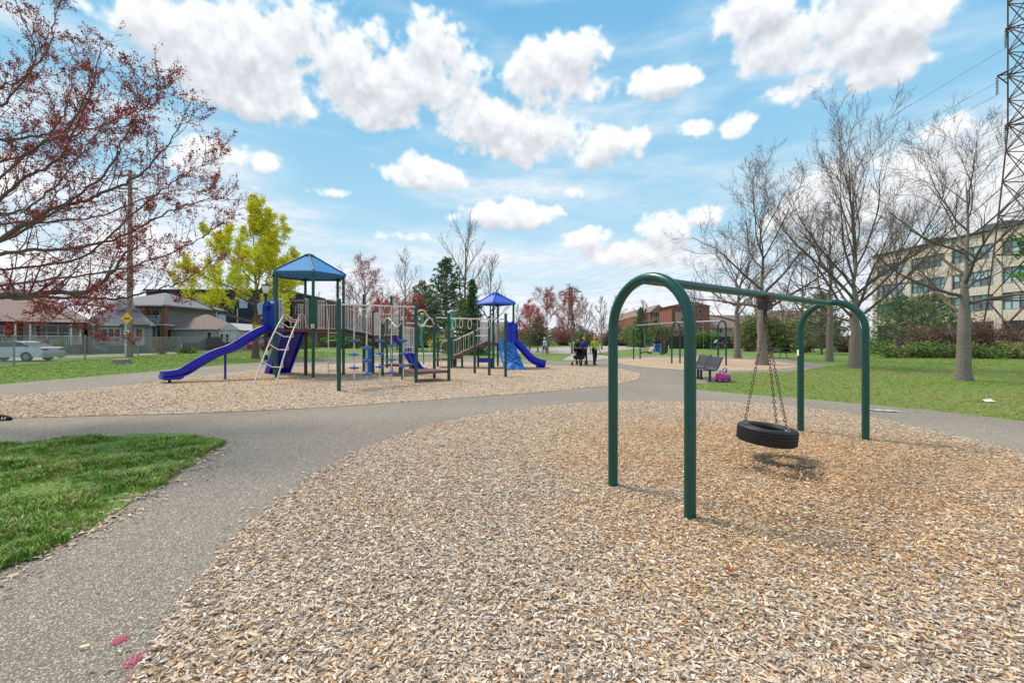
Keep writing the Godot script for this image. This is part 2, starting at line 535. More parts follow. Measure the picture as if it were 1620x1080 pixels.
# a whole tree: trunk with root flare, limbs, twigs, perhaps leaves
func tree(nm: String, label: String, group: String, base: Vector3, h: float, s: Dictionary) -> Node3D:
	var r := RandomNumberGenerator.new()
	r.seed = s.seed
	var o := thing(nm, label, "tree", base, group)
	var tm := MB.new()
	var cm := MB.new()
	var buds := []
	var tr: float = s.trunk
	var fork: float = s.fork * h
	var top: float = s.get("leader", 0.9) * h
	var pts := PackedVector3Array()
	var rr := PackedFloat32Array()
	var n := 14
	var lean := Vector3(r.randfn(), 0, r.randfn()) * float(s.get("lean", 0.01)) * h
	for k in n + 1:
		var t := float(k) / n
		var y := top * t * t * 0.4 + top * t * 0.6
		pts.push_back(base + Vector3(0, y - 0.05, 0) + lean * t * t + Vector3(r.randfn(), 0, r.randfn()) * float(s.get("bend", 0.012)) * h * t * 0.5)
		var taper: float = 1.0 - 0.25 * minf(y / fork, 1.0) if y < fork else 0.75 * pow(1.0 - (y - fork) / (top - fork + 0.2), 0.9) * lerpf(1.0, float(s.get("thin", 0.75)), smoothstep(0.0, 0.35, (y - fork) / (top - fork))) + 0.03
		rr.push_back(tr * taper * (1.0 + 0.3 * exp(-y / (tr * 1.1))))
	tm.tube(pts, rr, 12, false)
	var nl: int = s.limbs
	var aa := r.randf() * TAU
	for k in nl:
		var t := (k + r.randf() * 0.7) / nl
		var y := lerpf(fork, top * 0.97, pow(t, float(s.get("crowd", 1.0))))
		var p := base
		var lr := tr
		for w in n:
			if pts[w + 1].y - base.y >= y - 0.05:
				var f := clampf((y - 0.05 - pts[w].y + base.y) / (pts[w + 1].y - pts[w].y), 0, 1)
				p = pts[w].lerp(pts[w + 1], f)
				lr = lerpf(rr[w], rr[w + 1], f)
				break
		aa += 2.4 + r.randfn() * 0.3
		var an := deg_to_rad(lerpf(s.limb_ang[0], s.limb_ang[1], t) + r.randfn() * 6.0)
		var d := Vector3(cos(aa) * sin(an), cos(an), sin(aa) * sin(an))
		var ln: float = h * lerpf(s.limb_len[0], s.limb_len[1], t) * r.randf_range(0.8, 1.15)
		grow(tm, cm, buds, p, d, ln, minf(lr * 0.72, tr * float(s.get("limb_r", 0.42))), s.levels, r, s)
	part(o, "trunk", tm, M[s.get("bark", "bark")])
	if cm.v.size(): part(o, "crown", cm, M[s.get("twig", "twig")])
	if s.has("leaves"):
		var lm := MB.new()
		leaf_clumps(lm, buds, s.leaves, s.per, s.leaf, s.get("keep", 1.0), r, s.get("spread", 0.05))
		part(o, "foliage", lm, M[s.get("leaf_mat", "leaf")])
	return o
func conifer(nm: String, label: String, base: Vector3, h: float, wide: float, cols: Array, seed_: int, skirt := 0.1, pine := false, group := "") -> void:
	var r := RandomNumberGenerator.new()
	r.seed = seed_
	var o := thing(nm, label, "tree", base, group)
	var tm := MB.new()
	tm.tube(PackedVector3Array([base - Vector3(0, 0.1, 0), base + Vector3(r.randfn() * 0.1, h * 0.5, r.randfn() * 0.1), base + Vector3(0, h * 0.98, 0)]), PackedFloat32Array([h * 0.022, h * 0.014, 0.02]), 8, false)
	var lm := MB.new()
	var y := h * skirt
	while y < h * 0.985:
		var t := (y / h - skirt) / (1.0 - skirt)
		var reach := wide * (pow(1.0 - t, 0.85) if not pine else sqrt(maxf(0.03, 1.0 - pow(t * 1.1 - 0.25, 2.0) * 1.5)) * (1.0 - 0.55 * t)) + 0.12
		var nb := 5 + r.randi() % 3
		var a0 := r.randf() * TAU
		for k in nb:
			var a := a0 + TAU * k / nb + r.randfn() * 0.25
			var ln := reach * r.randf_range(0.6, 1.15)
			var d := Vector3(cos(a), (0.15 if pine else -0.12) + 0.5 * t, sin(a)).normalized()
			var p := base + Vector3(0, y + r.randfn() * h * 0.012, 0)
			var e := p + d * ln + Vector3(0, 0.1 * ln, 0)
			tm.tube(PackedVector3Array([p, p + d * ln * 0.6, e]), PackedFloat32Array([0.035 + 0.004 * h * (1.0 - t), 0.02, 0.008]), 4, false)
			var m := int(ln / (0.16 if h < 8 else 0.24)) + 3
			for w in m:
				var f := (w + r.randf()) / m
				if pine and f < 0.35: continue
				var c := p.lerp(e, f) + Vector3(r.randfn(), r.randfn() * 0.5, r.randfn()) * 0.12 * (0.5 + ln * 0.3)
				lm.col = cols[r.randi() % cols.size()] * r.randf_range(0.7, 1.3)
				for z in (7 if pine else 6):
					var ld := (d * (0.7 if not pine else 0.3) + Vector3(r.randfn(), r.randfn() * 0.7 - (0.25 if not pine else -0.25), r.randfn()) * 0.8).normalized()
					leaf(lm, c, ld, (0.034 * h if not pine else 0.03 * h) * r.randf_range(0.7, 1.4), 0.006 * h, r)
		y += h * (0.03 if not pine else 0.042) * r.randf_range(0.8, 1.2)
	part(o, "trunk", tm, M.bark)
	part(o, "foliage", lm, M.leaf)
# a bush: stems fanning from the ground and leaves or twigs in a lumpy volume
func shrub(nm: String, label: String, base: Vector3, size: Vector3, cols: Array, n: int, l: float, seed_: int, group := "", twigs := 60, fill := 0.75, twig_mat := "twig") -> void:
	var r := RandomNumberGenerator.new()
	r.seed = seed_
	var o := thing(nm, label, "shrub", base, group)
	var sm := MB.new()
	var lm := MB.new()
	var lobes := []
	for k in 9:
		lobes.push_back([Vector3(r.randf_range(-0.62, 0.62), r.randf_range(0.25, 0.72), r.randf_range(-0.6, 0.6)) * Vector3(size.x * 0.5, size.y, size.z * 0.5), r.randf_range(0.3, 0.5)])
	for k in twigs:
		var lb: Array = lobes[r.randi() % 9]
		var e: Vector3 = base + lb[0] + Vector3(r.randfn() * size.x * 0.16, absf(r.randfn()) * size.y * 0.2, r.randfn() * size.z * 0.16)
		var s := base + Vector3(r.randfn() * size.x * 0.08, -0.03, r.randfn() * size.z * 0.08)
		var mid := s.lerp(e, 0.5) + Vector3(r.randfn(), 0.4, r.randfn()) * size.y * 0.06
		sm.tube(PackedVector3Array([s, mid, e]), PackedFloat32Array([0.018, 0.012, 0.004]), 3, false)
		for w in 3:
			var p := mid.lerp(e, r.randf())
			sm.tube(PackedVector3Array([p, p + Vector3(r.randfn(), r.randf() * 1.2, r.randfn()) * size.y * 0.13]), PackedFloat32Array([0.007, 0.003]), 3, false)
	for k in n:
		var lb: Array = lobes[r.randi() % 9]
		var d := Vector3(r.randfn(), r.randfn(), r.randfn()).normalized()
		var rad: float = lb[1] * pow(r.randf(), 0.4)
		var p: Vector3 = base + lb[0] + d * rad * Vector3(size.x * 0.62, size.y * fill, size.z * 0.62)
		if p.y < base.y + 0.02: continue
		lm.col = cols[r.randi() % cols.size()] * r.randf_range(0.7, 1.3)
		leaf(lm, p, (d + Vector3(r.randfn(), r.randfn() + 0.3, r.randfn()) * 0.7).normalized(), l * r.randf_range(0.6, 1.4), l * 0.32, r)
	part(o, "stem", sm, M[twig_mat])
	part(o, "foliage", lm, M.leaf)

# ---------------------------------------------------------------- ground cover
func chip_mesh(seed_: int) -> ArrayMesh:     # a split of wood: uneven long plate with pointed ends
	var r := RandomNumberGenerator.new()
	r.seed = seed_
	var mb := MB.new()
	var top := []
	var bot := []
	var xs := [-0.5, -0.26, 0.2, 0.5, 0.24, -0.2]
	var zs := [-0.02, 0.16, 0.17, 0.03, -0.15, -0.17]
	for k in 6:
		var x: float = xs[k] + r.randf_range(-0.06, 0.06)
		var z: float = zs[k] * r.randf_range(0.6, 1.5)
		var y := r.randf_range(-0.03, 0.03) + 0.05 * x * r.randfn()
		top.push_back(Vector3(x, y + 0.045, z)); bot.push_back(Vector3(x, y - 0.045, z))
	for k in range(1, 5):
		mb.tri(top[0], top[k], top[k + 1])
		mb.tri(bot[0], bot[k + 1], bot[k])
	for k in 6:
		var q := (k + 1) % 6
		mb.quad(bot[k], bot[q], top[q], top[k])
	return mb.mesh()
func tuft_mesh(seed_: int, blades: int) -> ArrayMesh:
	var r := RandomNumberGenerator.new()
	r.seed = seed_
	var mb := MB.new()
	for k in blades:
		var a := r.randf() * TAU
		var o := Vector3(r.randfn() * 0.35, 0, r.randfn() * 0.35)
		var d := Vector3(cos(a), 0, sin(a))
		var sd := d.cross(Vector3.UP) * r.randf_range(0.035, 0.06)
		var h := r.randf_range(0.5, 1.1)
		var bend := r.randf_range(0.15, 0.7) * h
		var m := o + Vector3.UP * h * 0.6 + d * bend * 0.4
		var e := o + Vector3.UP * h * 0.9 + d * bend
		var t := r.randf_range(0.75, 1.25)
		mb.col = Color(t, t * r.randf_range(0.95, 1.05), t)
		mb.quad(o - sd, o + sd, m + sd * 0.8, m - sd * 0.8)
		mb.tri(m - sd * 0.8, m + sd * 0.8, e)
	return mb.mesh()
func fill_buf(buf: PackedFloat32Array, at_: int, b: Basis, p: Vector3, c: Color) -> void:
	buf[at_] = b.x.x; buf[at_ + 1] = b.y.x; buf[at_ + 2] = b.z.x; buf[at_ + 3] = p.x
	buf[at_ + 4] = b.x.y; buf[at_ + 5] = b.y.y; buf[at_ + 6] = b.z.y; buf[at_ + 7] = p.y
	buf[at_ + 8] = b.x.z; buf[at_ + 9] = b.y.z; buf[at_ + 10] = b.z.z; buf[at_ + 11] = p.z
	buf[at_ + 12] = c.r; buf[at_ + 13] = c.g; buf[at_ + 14] = c.b; buf[at_ + 15] = 1.0
# how freshly turned the wood chips are: tan where children scuff them, grey and weathered elsewhere
func fresh(p: Vector2) -> float:
	var a := 0.0
	for s in [[3.4, -6.1, 2.6, 1.0], [2.2, -4.4, 1.7, 0.6], [-9.0, -17.5, 4.0, 0.45], [-10.8, -16.0, 1.6, 0.5], [-4.0, -17.5, 3.0, 0.35], [1.0, -21.5, 3.0, 0.3], [11.0, -29.0, 4.0, 0.8]]:
		a = maxf(a, s[3] * (1.15 - p.distance_to(Vector2(s[0], s[1])) / s[2] * 0.8))
	return clampf(a + 0.3 * nz.get_noise_2d(p.x * 1.1, p.y * 1.1) + 0.1, 0.08, 0.85)
func damp(p: Vector2) -> float:        # the dark trampled ring under the tyre
	var q := (p - Vector2(3.15, -5.28)) * Vector2(1.0, 1.25)
	var d := q.length()
	return clampf(1.0 - absf(d - 0.3) / 0.26 + 0.8 * nz.get_noise_2d(p.x * 6.0, p.y * 6.0), 0, 1)
var weathered := []
var tan_cols := []
func chip_color(p: Vector2, r: RandomNumberGenerator) -> Color:
	var c: Color
	if r.randf() < fresh(p): c = tan_cols[r.randi() % tan_cols.size()]
	else: c = weathered[r.randi() % weathered.size()]
	c = c * (r.randf_range(0.78, 1.18) if r.randf() > 0.2 else r.randf_range(0.35, 0.7))
	if r.randf() < damp(p) * 0.85: c = c * 0.28
	return c
func scatter_chips(nm: String, label: String, poly: PackedVector2Array, lo: Vector2, hi: Vector2, dens: Callable, most: float, size: Vector2, base_y: float, seed_: int, pile := 0.022) -> int:
	var r := RandomNumberGenerator.new()
	r.seed = seed_
	var n := int((hi.x - lo.x) * (hi.y - lo.y) * most)
	var buf := PackedFloat32Array()
	var cnt := 0
	buf.resize(n * 16)
	for k in n:
		var p := Vector2(r.randf_range(lo.x, hi.x), r.randf_range(lo.y, hi.y))
		if r.randf() * most > float(dens.call(p)): continue
		if not Geometry2D.is_point_in_polygon(p, poly): continue
		var l := r.randf_range(size.x, size.y) * (1.0 if r.randf() > 0.06 else 1.5)
		var b := Basis.from_euler(Vector3(r.randfn() * 0.27, r.randf() * TAU, r.randfn() * 0.2)) * Basis.from_scale(Vector3(l, l * r.randf_range(0.4, 0.9), l * r.randf_range(0.35, 0.95)))
		var y := base_y + r.randf() * pile + 0.5 * pile * nz.get_noise_2d(p.x * 3.0, p.y * 3.0)
		fill_buf(buf, cnt * 16, b, Vector3(p.x, y, p.y), chip_color(p, r))
		cnt += 1
	buf.resize(cnt * 16)
	put_copies(nm, chip_mesh(seed_), buf, cnt, M.chip, label, "wood chips")
	return cnt
func scatter_grass(nm: String, label: String, poly: PackedVector2Array, lo: Vector2, hi: Vector2, dens: Callable, most: float, hgt: Callable, cols: Array, base_y: float, seed_: int) -> int:
	var r := RandomNumberGenerator.new()
	r.seed = seed_
	var n := int((hi.x - lo.x) * (hi.y - lo.y) * most)
	var buf := PackedFloat32Array()
	var cnt := 0
	buf.resize(n * 16)
	for k in n:
		var p := Vector2(r.randf_range(lo.x, hi.x), r.randf_range(lo.y, hi.y))
		if r.randf() * most > float(dens.call(p)): continue
		if not Geometry2D.is_point_in_polygon(p, poly): continue
		var h: float = hgt.call(p) * r.randf_range(0.6, 1.35)
		var c: Color = cols[r.randi() % cols.size()]
		c = c.lerp(lin(186, 170, 108), clampf(dry(p) * 0.95 + r.randfn() * 0.12, 0, 0.85)) * r.randf_range(0.75, 1.25)
		fill_buf(buf, cnt * 16, Basis(Vector3.UP, r.randf() * TAU) * Basis.from_scale(Vector3(h * 1.3, h, h * 1.3)), Vector3(p.x, base_y - 0.003, p.y), c)
		cnt += 1
	buf.resize(cnt * 16)
	put_copies(nm, tuft_mesh(seed_, 10), buf, cnt, M.blade, label, "grass")
	return cnt
func dry(p: Vector2) -> float:        # worn, yellowed turf in the right-hand lawn
	var right := smoothstep(4.0, 9.0, p.x) * smoothstep(-34.0, -24.0, p.y)
	var n := nz2.get_noise_2d(p.x * 0.9, p.y * 2.4)
	var strip := exp(-pow((p.y + 19.5 + 0.06 * (p.x - 14.0)) / 1.3, 2.0)) * smoothstep(8.0, 12.0, p.x)
	var strip2 := exp(-pow((p.y + 12.9 - 0.05 * (p.x - 9.0)) / 0.5, 2.0)) * smoothstep(8.0, 9.0, p.x) * smoothstep(14.0, 11.5, p.x)
	return clampf(right * (0.52 + 0.95 * n) + 0.75 * strip + 0.8 * strip2 + 0.18 * n, 0.0, 1.0)
# ---------------------------------------------------------------- play equipment
func arch_points(a: Vector3, b: Vector3, top: float, sink := 0.1) -> PackedVector3Array:
	var r := a.distance_to(b) * 0.5
	var m := (a + b) * 0.5
	var x := (b - a).normalized()
	var out := PackedVector3Array([a - Vector3(0, sink, 0), a + Vector3(0, (top - r) * 0.5, 0)])
	for k in 25:
		var t := PI * k / 24.0
		out.push_back(m - x * cos(t) * r + Vector3(0, top - r + sin(t) * r, 0))
	out.push_back(b + Vector3(0, (top - r) * 0.5, 0))
	out.push_back(b - Vector3(0, sink, 0))
	return out
func tyre_swing() -> void:
	var a := g(970, 771)
	var b := g(1092, 822)
	var c := g(1267, 683)
	var d := g(1370, 697)
	var top := 2.13
	var base := (a + b + c + d) / 4.0
	var o := thing("tyre_swing_stand", "dark green steel swing frame of two arches and a beam on the near wood chips", "swing frame", base)
	for p in [[a, b], [c, d]]:
		var mb := MB.new()
		mb.pipe(arch_points(p[0], p[1], top), 0.05, 20)
		part(o, "arch", mb, M.green_paint)
	var bm := MB.new()
	var m1 := (a + b) * 0.5 + Vector3(0, top - 0.02, 0)
	var m2 := (c + d) * 0.5 + Vector3(0, top - 0.02, 0)
	bm.rod(m1 - (m2 - m1).normalized() * 0.035, m2, 0.045, 20)
	part(o, "beam", bm, M.green_paint)
	var sm := MB.new()
	var ce := (c - d).normalized()
	sm.box(c + Vector3(0, 1.32, 0) + (m1 - m2).normalized() * 0.0 + Vector3(-0.052, 0, 0.012), Vector3(0.006, 0.1, 0.05))
	part(o, "sticker", sm, M.white_plastic)
	# hanger block and swivel
	var hang := m1.lerp(m2, 0.513)
	var dir := (m2 - m1).normalized()
	var bs := Basis(dir, Vector3.UP, dir.cross(Vector3.UP).normalized())
	var tc := Vector3(hang.x + 0.02, 0.33, hang.z)
	var s := thing("tyre_swing", "black rubber tyre hanging flat on three chains from the green beam", "tyre swing", tc)
	var hb := MB.new()
	hb.box(hang + Vector3(0, -0.05, 0) + dir * 0.04, Vector3(0.2, 0.08, 0.15), bs)
	var hw := part(s, "hanger_clamp", hb, M.rust_brown)
	var sw := MB.new()
	sw.box(hang + Vector3(0, -0.135, 0), Vector3(0.15, 0.1, 0.12), bs)
	sw.rod(hang + Vector3(0, -0.16, 0), hang + Vector3(0, -0.26, 0), 0.022, 10)
	sw.torus(hang + Vector3(0, -0.3, 0), Vector3.UP, dir, 0.05, 0.04, 0.012, 14, 6)
	part(s, "swivel", sw, M.dark_metal)
	# the tyre, tilted a little, with grooves round the tread
	var tilt := Basis(Vector3(0.25, 0, 1).normalized(), deg_to_rad(-5.0)) * Basis(Vector3.RIGHT, deg_to_rad(3.0))
	var R := 0.345
	var prof := PackedVector2Array()
	prof.append_array([Vector2(0.205, -0.085), Vector2(0.225, -0.1), Vector2(0.29, -0.107), Vector2(0.325, -0.1), Vector2(R, -0.082)])
	var y := -0.082
	for k in 4:
		y += 0.026
		prof.append_array([Vector2(R + 0.002, y), Vector2(R - 0.009, y + 0.002), Vector2(R - 0.009, y + 0.009), Vector2(R + 0.002, y + 0.011)])
		y += 0.011
	prof.append_array([Vector2(R, 0.082), Vector2(0.325, 0.1), Vector2(0.29, 0.107), Vector2(0.262, 0.104), Vector2(0.258, 0.109), Vector2(0.228, 0.104), Vector2(0.205, 0.085), Vector2(0.2, 0.06), Vector2(0.27, 0.05), Vector2(0.3, 0.0), Vector2(0.27, -0.05), Vector2(0.2, -0.06), Vector2(0.205, -0.085)])
	var tm := MB.new()
	tm.lathe(prof, tc, 64, tilt)
	var ty := part(s, "tyre", tm, M.rubber)
	var bl := MB.new()
	for row in 5:                     # sipes across the tread ribs
		var yy := -0.068 + row * 0.0345
		for k in 56:
			var an := TAU * (k + 0.5 * (row % 2)) / 56.0
			var dd := Vector3(cos(an), 0, sin(an))
			bl.box(tc + tilt * (dd * (R + 0.001) + Vector3(0, yy, 0)), Vector3(0.004, 0.02, 0.011), tilt * Basis(dd, Vector3.UP, dd.cross(Vector3.UP)))
	part(ty, "tread_block", bl, M.rubber)
	for an in [3.45, 1.2, 5.6]:
		var top_p := hang + Vector3(0, -0.33, 0)
		var bot := tc + tilt * (Vector3(cos(an), 0, sin(an)) * 0.265 + Vector3(0, 0.135, 0))
		var eb := MB.new()
		eb.rod(bot - Vector3(0, 0.06, 0), bot - Vector3(0, 0.02, 0), 0.012, 8)
		eb.torus(bot + Vector3(0, 0.0, 0), Vector3.UP, Vector3(cos(an), 0, sin(an)), 0.026, 0.022, 0.008, 12, 6)
		eb.lathe(PackedVector2Array([Vector2(0.04, 0.0), Vector2(0.04, 0.006), Vector2(0.012, 0.01)]), bot - Vector3(0, 0.034, 0), 12)
		part(s, "eye_bolt", eb, M.steel)
		var ch := MB.new()
		var l := top_p.distance_to(bot)
		var dn := (bot - top_p).normalized()
		var x := dn.cross(Vector3(0.3, 0.1, 1)).normalized()
		var z := dn.cross(x)
		var n := int(l / 0.043)
		for k in n:
			var p := top_p + dn * (k + 0.5) * l / n
			var sd := (x * 0.7 + z * 0.7) if k % 2 == 0 else (x * 0.7 - z * 0.7)
			ch.col = Color.WHITE.lerp(Color(0.75, 0.55, 0.42), rng.randf())
			ch.torus(p, dn, sd, 0.026, 0.014, 0.0052, 12, 5)
		part(s, "chain", ch, M.chain)
func post(o: Node3D, px: float, yb: float, yt: float, m := "green_paint", r := 0.058) -> Vector3:
	var b := g(px, yb)
	var h := hy(yt, -b.z)
	post_at(o, b, h, m, r)
	return Vector3(b.x, h, b.z)
func post_at(o: Node3D, b: Vector3, h: float, m := "green_paint", r := 0.058) -> void:
	var mb := MB.new()
	mb.lathe(PackedVector2Array([Vector2(r, -0.2), Vector2(r, h - 0.03), Vector2(r + 0.004, h - 0.03), Vector2(r + 0.004, h - 0.008), Vector2(r * 0.6, h + 0.008), Vector2(0.001, h + 0.012)]), b, 14)
	part(o, "post", mb, M[m])
func railing(o: Node3D, a: Vector3, b: Vector3, ht: float, n: int, m := "beige_paint", name_ := "railing") -> void:
	var mb := MB.new()
	var e := (b - a).normalized()
	a += e * 0.08; b -= e * 0.08
	var up := Vector3(0, ht, 0)
	mb.rod(a + up, b + up, 0.02, 8)
	mb.rod(a + Vector3(0, 0.07, 0), b + Vector3(0, 0.07, 0), 0.018, 8)
	for k in n:
		var p := a.lerp(b, (k + 0.5) / n)
		mb.rod(p + Vector3(0, 0.07, 0), p + up, 0.016, 6)
	part(o, name_, mb, M[m])
func deck(o: Node3D, pts: Array, y: float, m := "deck_brown", nm := "deck") -> void:
	var poly := PackedVector2Array()
	for p in pts: poly.push_back(Vector2(p.x, -p.z))
	var mb := MB.new()
	mb.prism(poly, Transform3D(Basis(Vector3.RIGHT, Vector3.FORWARD, Vector3.UP), Vector3(0, y, 0)), 0.09)
	part(o, nm, mb, M[m])
func chute(o: Node3D, nm: String, path: PackedVector3Array, w: float, wall: float, m: String) -> MeshInstance3D:
	var mb := MB.new()
	var h := w * 0.5
	var prof := PackedVector2Array([Vector2(-h - 0.03, -0.03), Vector2(-h - 0.02, -wall * 0.7), Vector2(-h * 0.75, -wall - 0.06), Vector2(0, -wall - 0.09), Vector2(h * 0.75, -wall - 0.06), Vector2(h + 0.02, -wall * 0.7), Vector2(h + 0.03, -0.03), Vector2(h + 0.015, 0.0), Vector2(h - 0.02, -0.01), Vector2(h - 0.04, -wall * 0.6), Vector2(h * 0.6, -wall), Vector2(0, -wall - 0.03), Vector2(-h * 0.6, -wall), Vector2(-h + 0.04, -wall * 0.6), Vector2(-h + 0.02, -0.01), Vector2(-h - 0.015, 0.0)])
	mb.sweep(path, prof)
	return part(o, nm, mb, M[m])
func hood(o: Node3D, c: Vector3, n: Vector3, w: float, h: float, dep: float, m: String) -> void:   # rounded plastic slide hood with ribs
	var mb := MB.new()
	var x := n.cross(Vector3.UP).normalized()
	var ring := PackedVector2Array()
	for k in 17:
		var t := PI * k / 16.0
		ring.push_back(Vector2(cos(t) * w * 0.5, h - w * 0.45 + sin(t) * w * 0.45))
	ring.insert(0, Vector2(w * 0.5, 0)); ring.push_back(Vector2(-w * 0.5, 0))
	var steps := [[0.0, 1.06], [0.08, 1.06], [0.1, 1.0], [0.45, 0.98], [0.48, 1.03], [0.55, 1.03], [0.58, 0.96], [0.92, 0.93], [0.94, 0.99], [1.0, 0.99]]
	for layer in [1.0, 0.9]:
		for k in steps.size() - 1:
			for q in ring.size() - 1:
				var a0: Vector2 = ring[q] * steps[k][1] * layer
				var a1: Vector2 = ring[q + 1] * steps[k][1] * layer
				var b0: Vector2 = ring[q] * steps[k + 1][1] * layer
				var b1: Vector2 = ring[q + 1] * steps[k + 1][1] * layer
				var za: float = steps[k][0] * dep
				var zb: float = steps[k + 1][0] * dep
				mb.quad(c + n * za + x * a0.x + Vector3.UP * a0.y, c + n * za + x * a1.x + Vector3.UP * a1.y, c + n * zb + x * b1.x + Vector3.UP * b1.y, c + n * zb + x * b0.x + Vector3.UP * b0.y)
	part(o, "slide_hood", mb, M[m])
func roof(o: Node3D, corners: Array, eave: float, apex: Vector3, cap: float, m: String, rib: String) -> void:
	var n := corners.size()
	var c0 := Vector3.ZERO
	for c in corners: c0 += c / n
	for k in n:
		var a: Vector3 = corners[k]; a.y = eave
		var b: Vector3 = corners[(k + 1) % n]; b.y = eave
		var ta := apex + (a - apex) * Vector3(cap, 0, cap)
		var tb := apex + (b - apex) * Vector3(cap, 0, cap)
		var mb := MB.new()
		var dn := Vector3(0, -0.03, 0)
		mb.quad(b, a, ta, tb) if (a - b).cross(ta - b).y > 0 else mb.quad(a, b, tb, ta)
		mb.quad(a + dn, b + dn, tb + dn, ta + dn)
		var lip := Vector3(0, -0.09, 0)
		mb.quad(a, b, b + lip, a + lip)
		mb.quad(a + dn, a, ta, ta + dn)
		mb.quad(b + dn, b, tb, tb + dn)
		part(o, "roof_panel", mb, M[m])
		var rm := MB.new()
		rm.rod(a + Vector3(0, 0.015, 0), ta + Vector3(0, 0.02, 0), 0.035, 6)
		rm.rod(a + Vector3(0, -0.05, 0), b + Vector3(0, -0.05, 0), 0.02, 6)
		part(o, "roof_rib", rm, M[rib])
	var cm := MB.new()
	cm.lathe(PackedVector2Array([Vector2(0.22, -0.03), Vector2(0.2, 0.05), Vector2(0.06, 0.11), Vector2(0.001, 0.12)]), apex, 12)
	part(o, "roof_cap", cm, M[rib])
func play_left() -> void:
	var C := Vector3(-8.66, 0, -19.4)
	var o := thing("play_structure", "large play structure with hexagonal blue-roofed tower, wavy blue slide, bridge and pod climber", "play structure", C)
	var hx := []
	for k in 6: hx.push_back(C + Vector3(cos(TAU * k / 6.0), 0, sin(TAU * k / 6.0)) * 1.47)   # f, b, a, a2, c, e
	var f: Vector3 = hx[0]
	var b: Vector3 = hx[1]
	var a: Vector3 = hx[2]
	var a2: Vector3 = hx[3]
	var c: Vector3 = hx[4]
	var e: Vector3 = hx[5]
	for p in hx: post_at(o, p, 4.28)
	post_at(o, C + Vector3(0, 0, 0.3), 1.9, "black_paint")
	deck(o, hx, 1.94, "deck_red")
	var big := []
	for p in hx: big.push_back(C + (p - C) * 1.07)
	roof(o, big, 4.27, C + Vector3(0, 5.08, 0), 0.1, "roof_blue", "roof_rib")
	var dk := Vector3(0, 1.94, 0)
	railing(o, e + dk, c + dk, 1.15, 11)
	railing(o, c + dk, c.lerp(a2, 0.32) + dk, 1.15, 3)
	railing(o, a2.lerp(c, 0.32) + dk, a2 + dk, 1.15, 3)
	railing(o, a + dk, a.lerp(b, 0.26) + dk, 1.2, 3)
	railing(o, a.lerp(b, 0.72) + dk, b + dk, 1.2, 3)
	railing(o, b + dk, b.lerp(f, 0.42) + dk, 1.15, 5)
	railing(o, f.lerp(b, 0.14) + dk, f + dk, 1.15, 2)
	# green sign panel on the front post, with a small sticker
	var pm := MB.new()
	pm.box(b + Vector3(0, 2.56, 0.02), Vector3(0.3, 1.2, 0.15))
	part(o, "post_sleeve", pm, M.green_paint)
	var st := MB.new()
	st.box(b + Vector3(0.02, 2.06, 0.1), Vector3(0.13, 0.15, 0.01))
	part(o, "sticker", st, M.white_plastic)
	var st2 := MB.new()
	st2.box(b + Vector3(0.02, 2.06, 0.106), Vector3(0.06, 0.07, 0.008))
	part(o, "sticker_print", st2, M.sign_red)
	# ladder with rungs on the front right side
	var lm := MB.new()
	var l0 := b.lerp(f, 0.42)
	var l1 := b.lerp(f, 0.82)
	var out := Vector3(0.866, 0, 0.5) * 0.12
	for q in [l0, l1]: lm.pipe(PackedVector3Array([q + out + Vector3(0, 0.15, 0), q + out + Vector3(0, 1.9, 0), q + out * 0.9 + Vector3(0, 2.2, 0), q + Vector3(0, 3.05, 0)]), 0.022, 8)
	for k in 6: lm.rod(l0 + out + Vector3(0, 0.25 + 0.31 * k, 0), l1 + out + Vector3(0, 0.25 + 0.31 * k, 0), 0.018, 8)
	part(o, "rung_ladder", lm, M.beige_paint)
	# arched climber at the front
	var am := MB.new()
	var rails := []
	for s in [0, 1]:
		var ft := Vector3(-8.5 + 0.68 * s, -0.05, -14.9 - 0.1 * s)
		var tp := a.lerp(b, 0.3 + 0.42 * s)
		var pts := smooth_path(PackedVector3Array([ft, ft.lerp(tp, 0.28) + Vector3(0, 0.98, 0), ft.lerp(tp, 0.55) + Vector3(0, 1.75, 0), ft.lerp(tp, 0.78) + Vector3(0, 2.28, 0), tp + Vector3(0, 2.5, 0.25), tp + Vector3(0, 2.45, -0.15), tp + Vector3(0, 2.0, -0.3)]), 6)
		rails.push_back(pts)
		am.pipe(pts, 0.026, 8)
	part(o, "climber_rail", am, M.beige_paint)
	for k in 6:
		var q := 5 + k * 4
		var p0: Vector3 = rails[0][q]
		var p1: Vector3 = rails[1][q]
		var dr := Vector3(0, -0.2, -0.1)
		var rm := MB.new()
		rm.pipe(PackedVector3Array([p0, p0.lerp(p1, 0.42) + dr, p0.lerp(p1, 0.95) + dr * 1.05, p1]), 0.02, 7)
		part(o, "climber_rung", rm, M.beige_paint)
	# the wavy slide to the left
	var s0 := a.lerp(a2, 0.5)
	var s1 := Vector3(-12.1, 0, -15.9)
	var hts := [[-0.03, 2.2], [0.1, 2.1], [0.2, 1.93], [0.3, 1.69], [0.45, 1.33], [0.6, 1.12], [0.75, 0.79], [0.86, 0.52], [0.94, 0.43], [1.03, 0.41]]
	var sp := PackedVector3Array()
	for q in hts: sp.push_back(Vector3(lerpf(s0.x, s1.x, q[0]), q[1], lerpf(s0.z, s1.z, q[0])))
	chute(o, "wave_slide", smooth_path(sp, 5), 0.56, 0.2, "slide_blue")
	var bm := MB.new()
	var sd := (s1 - s0).normalized()
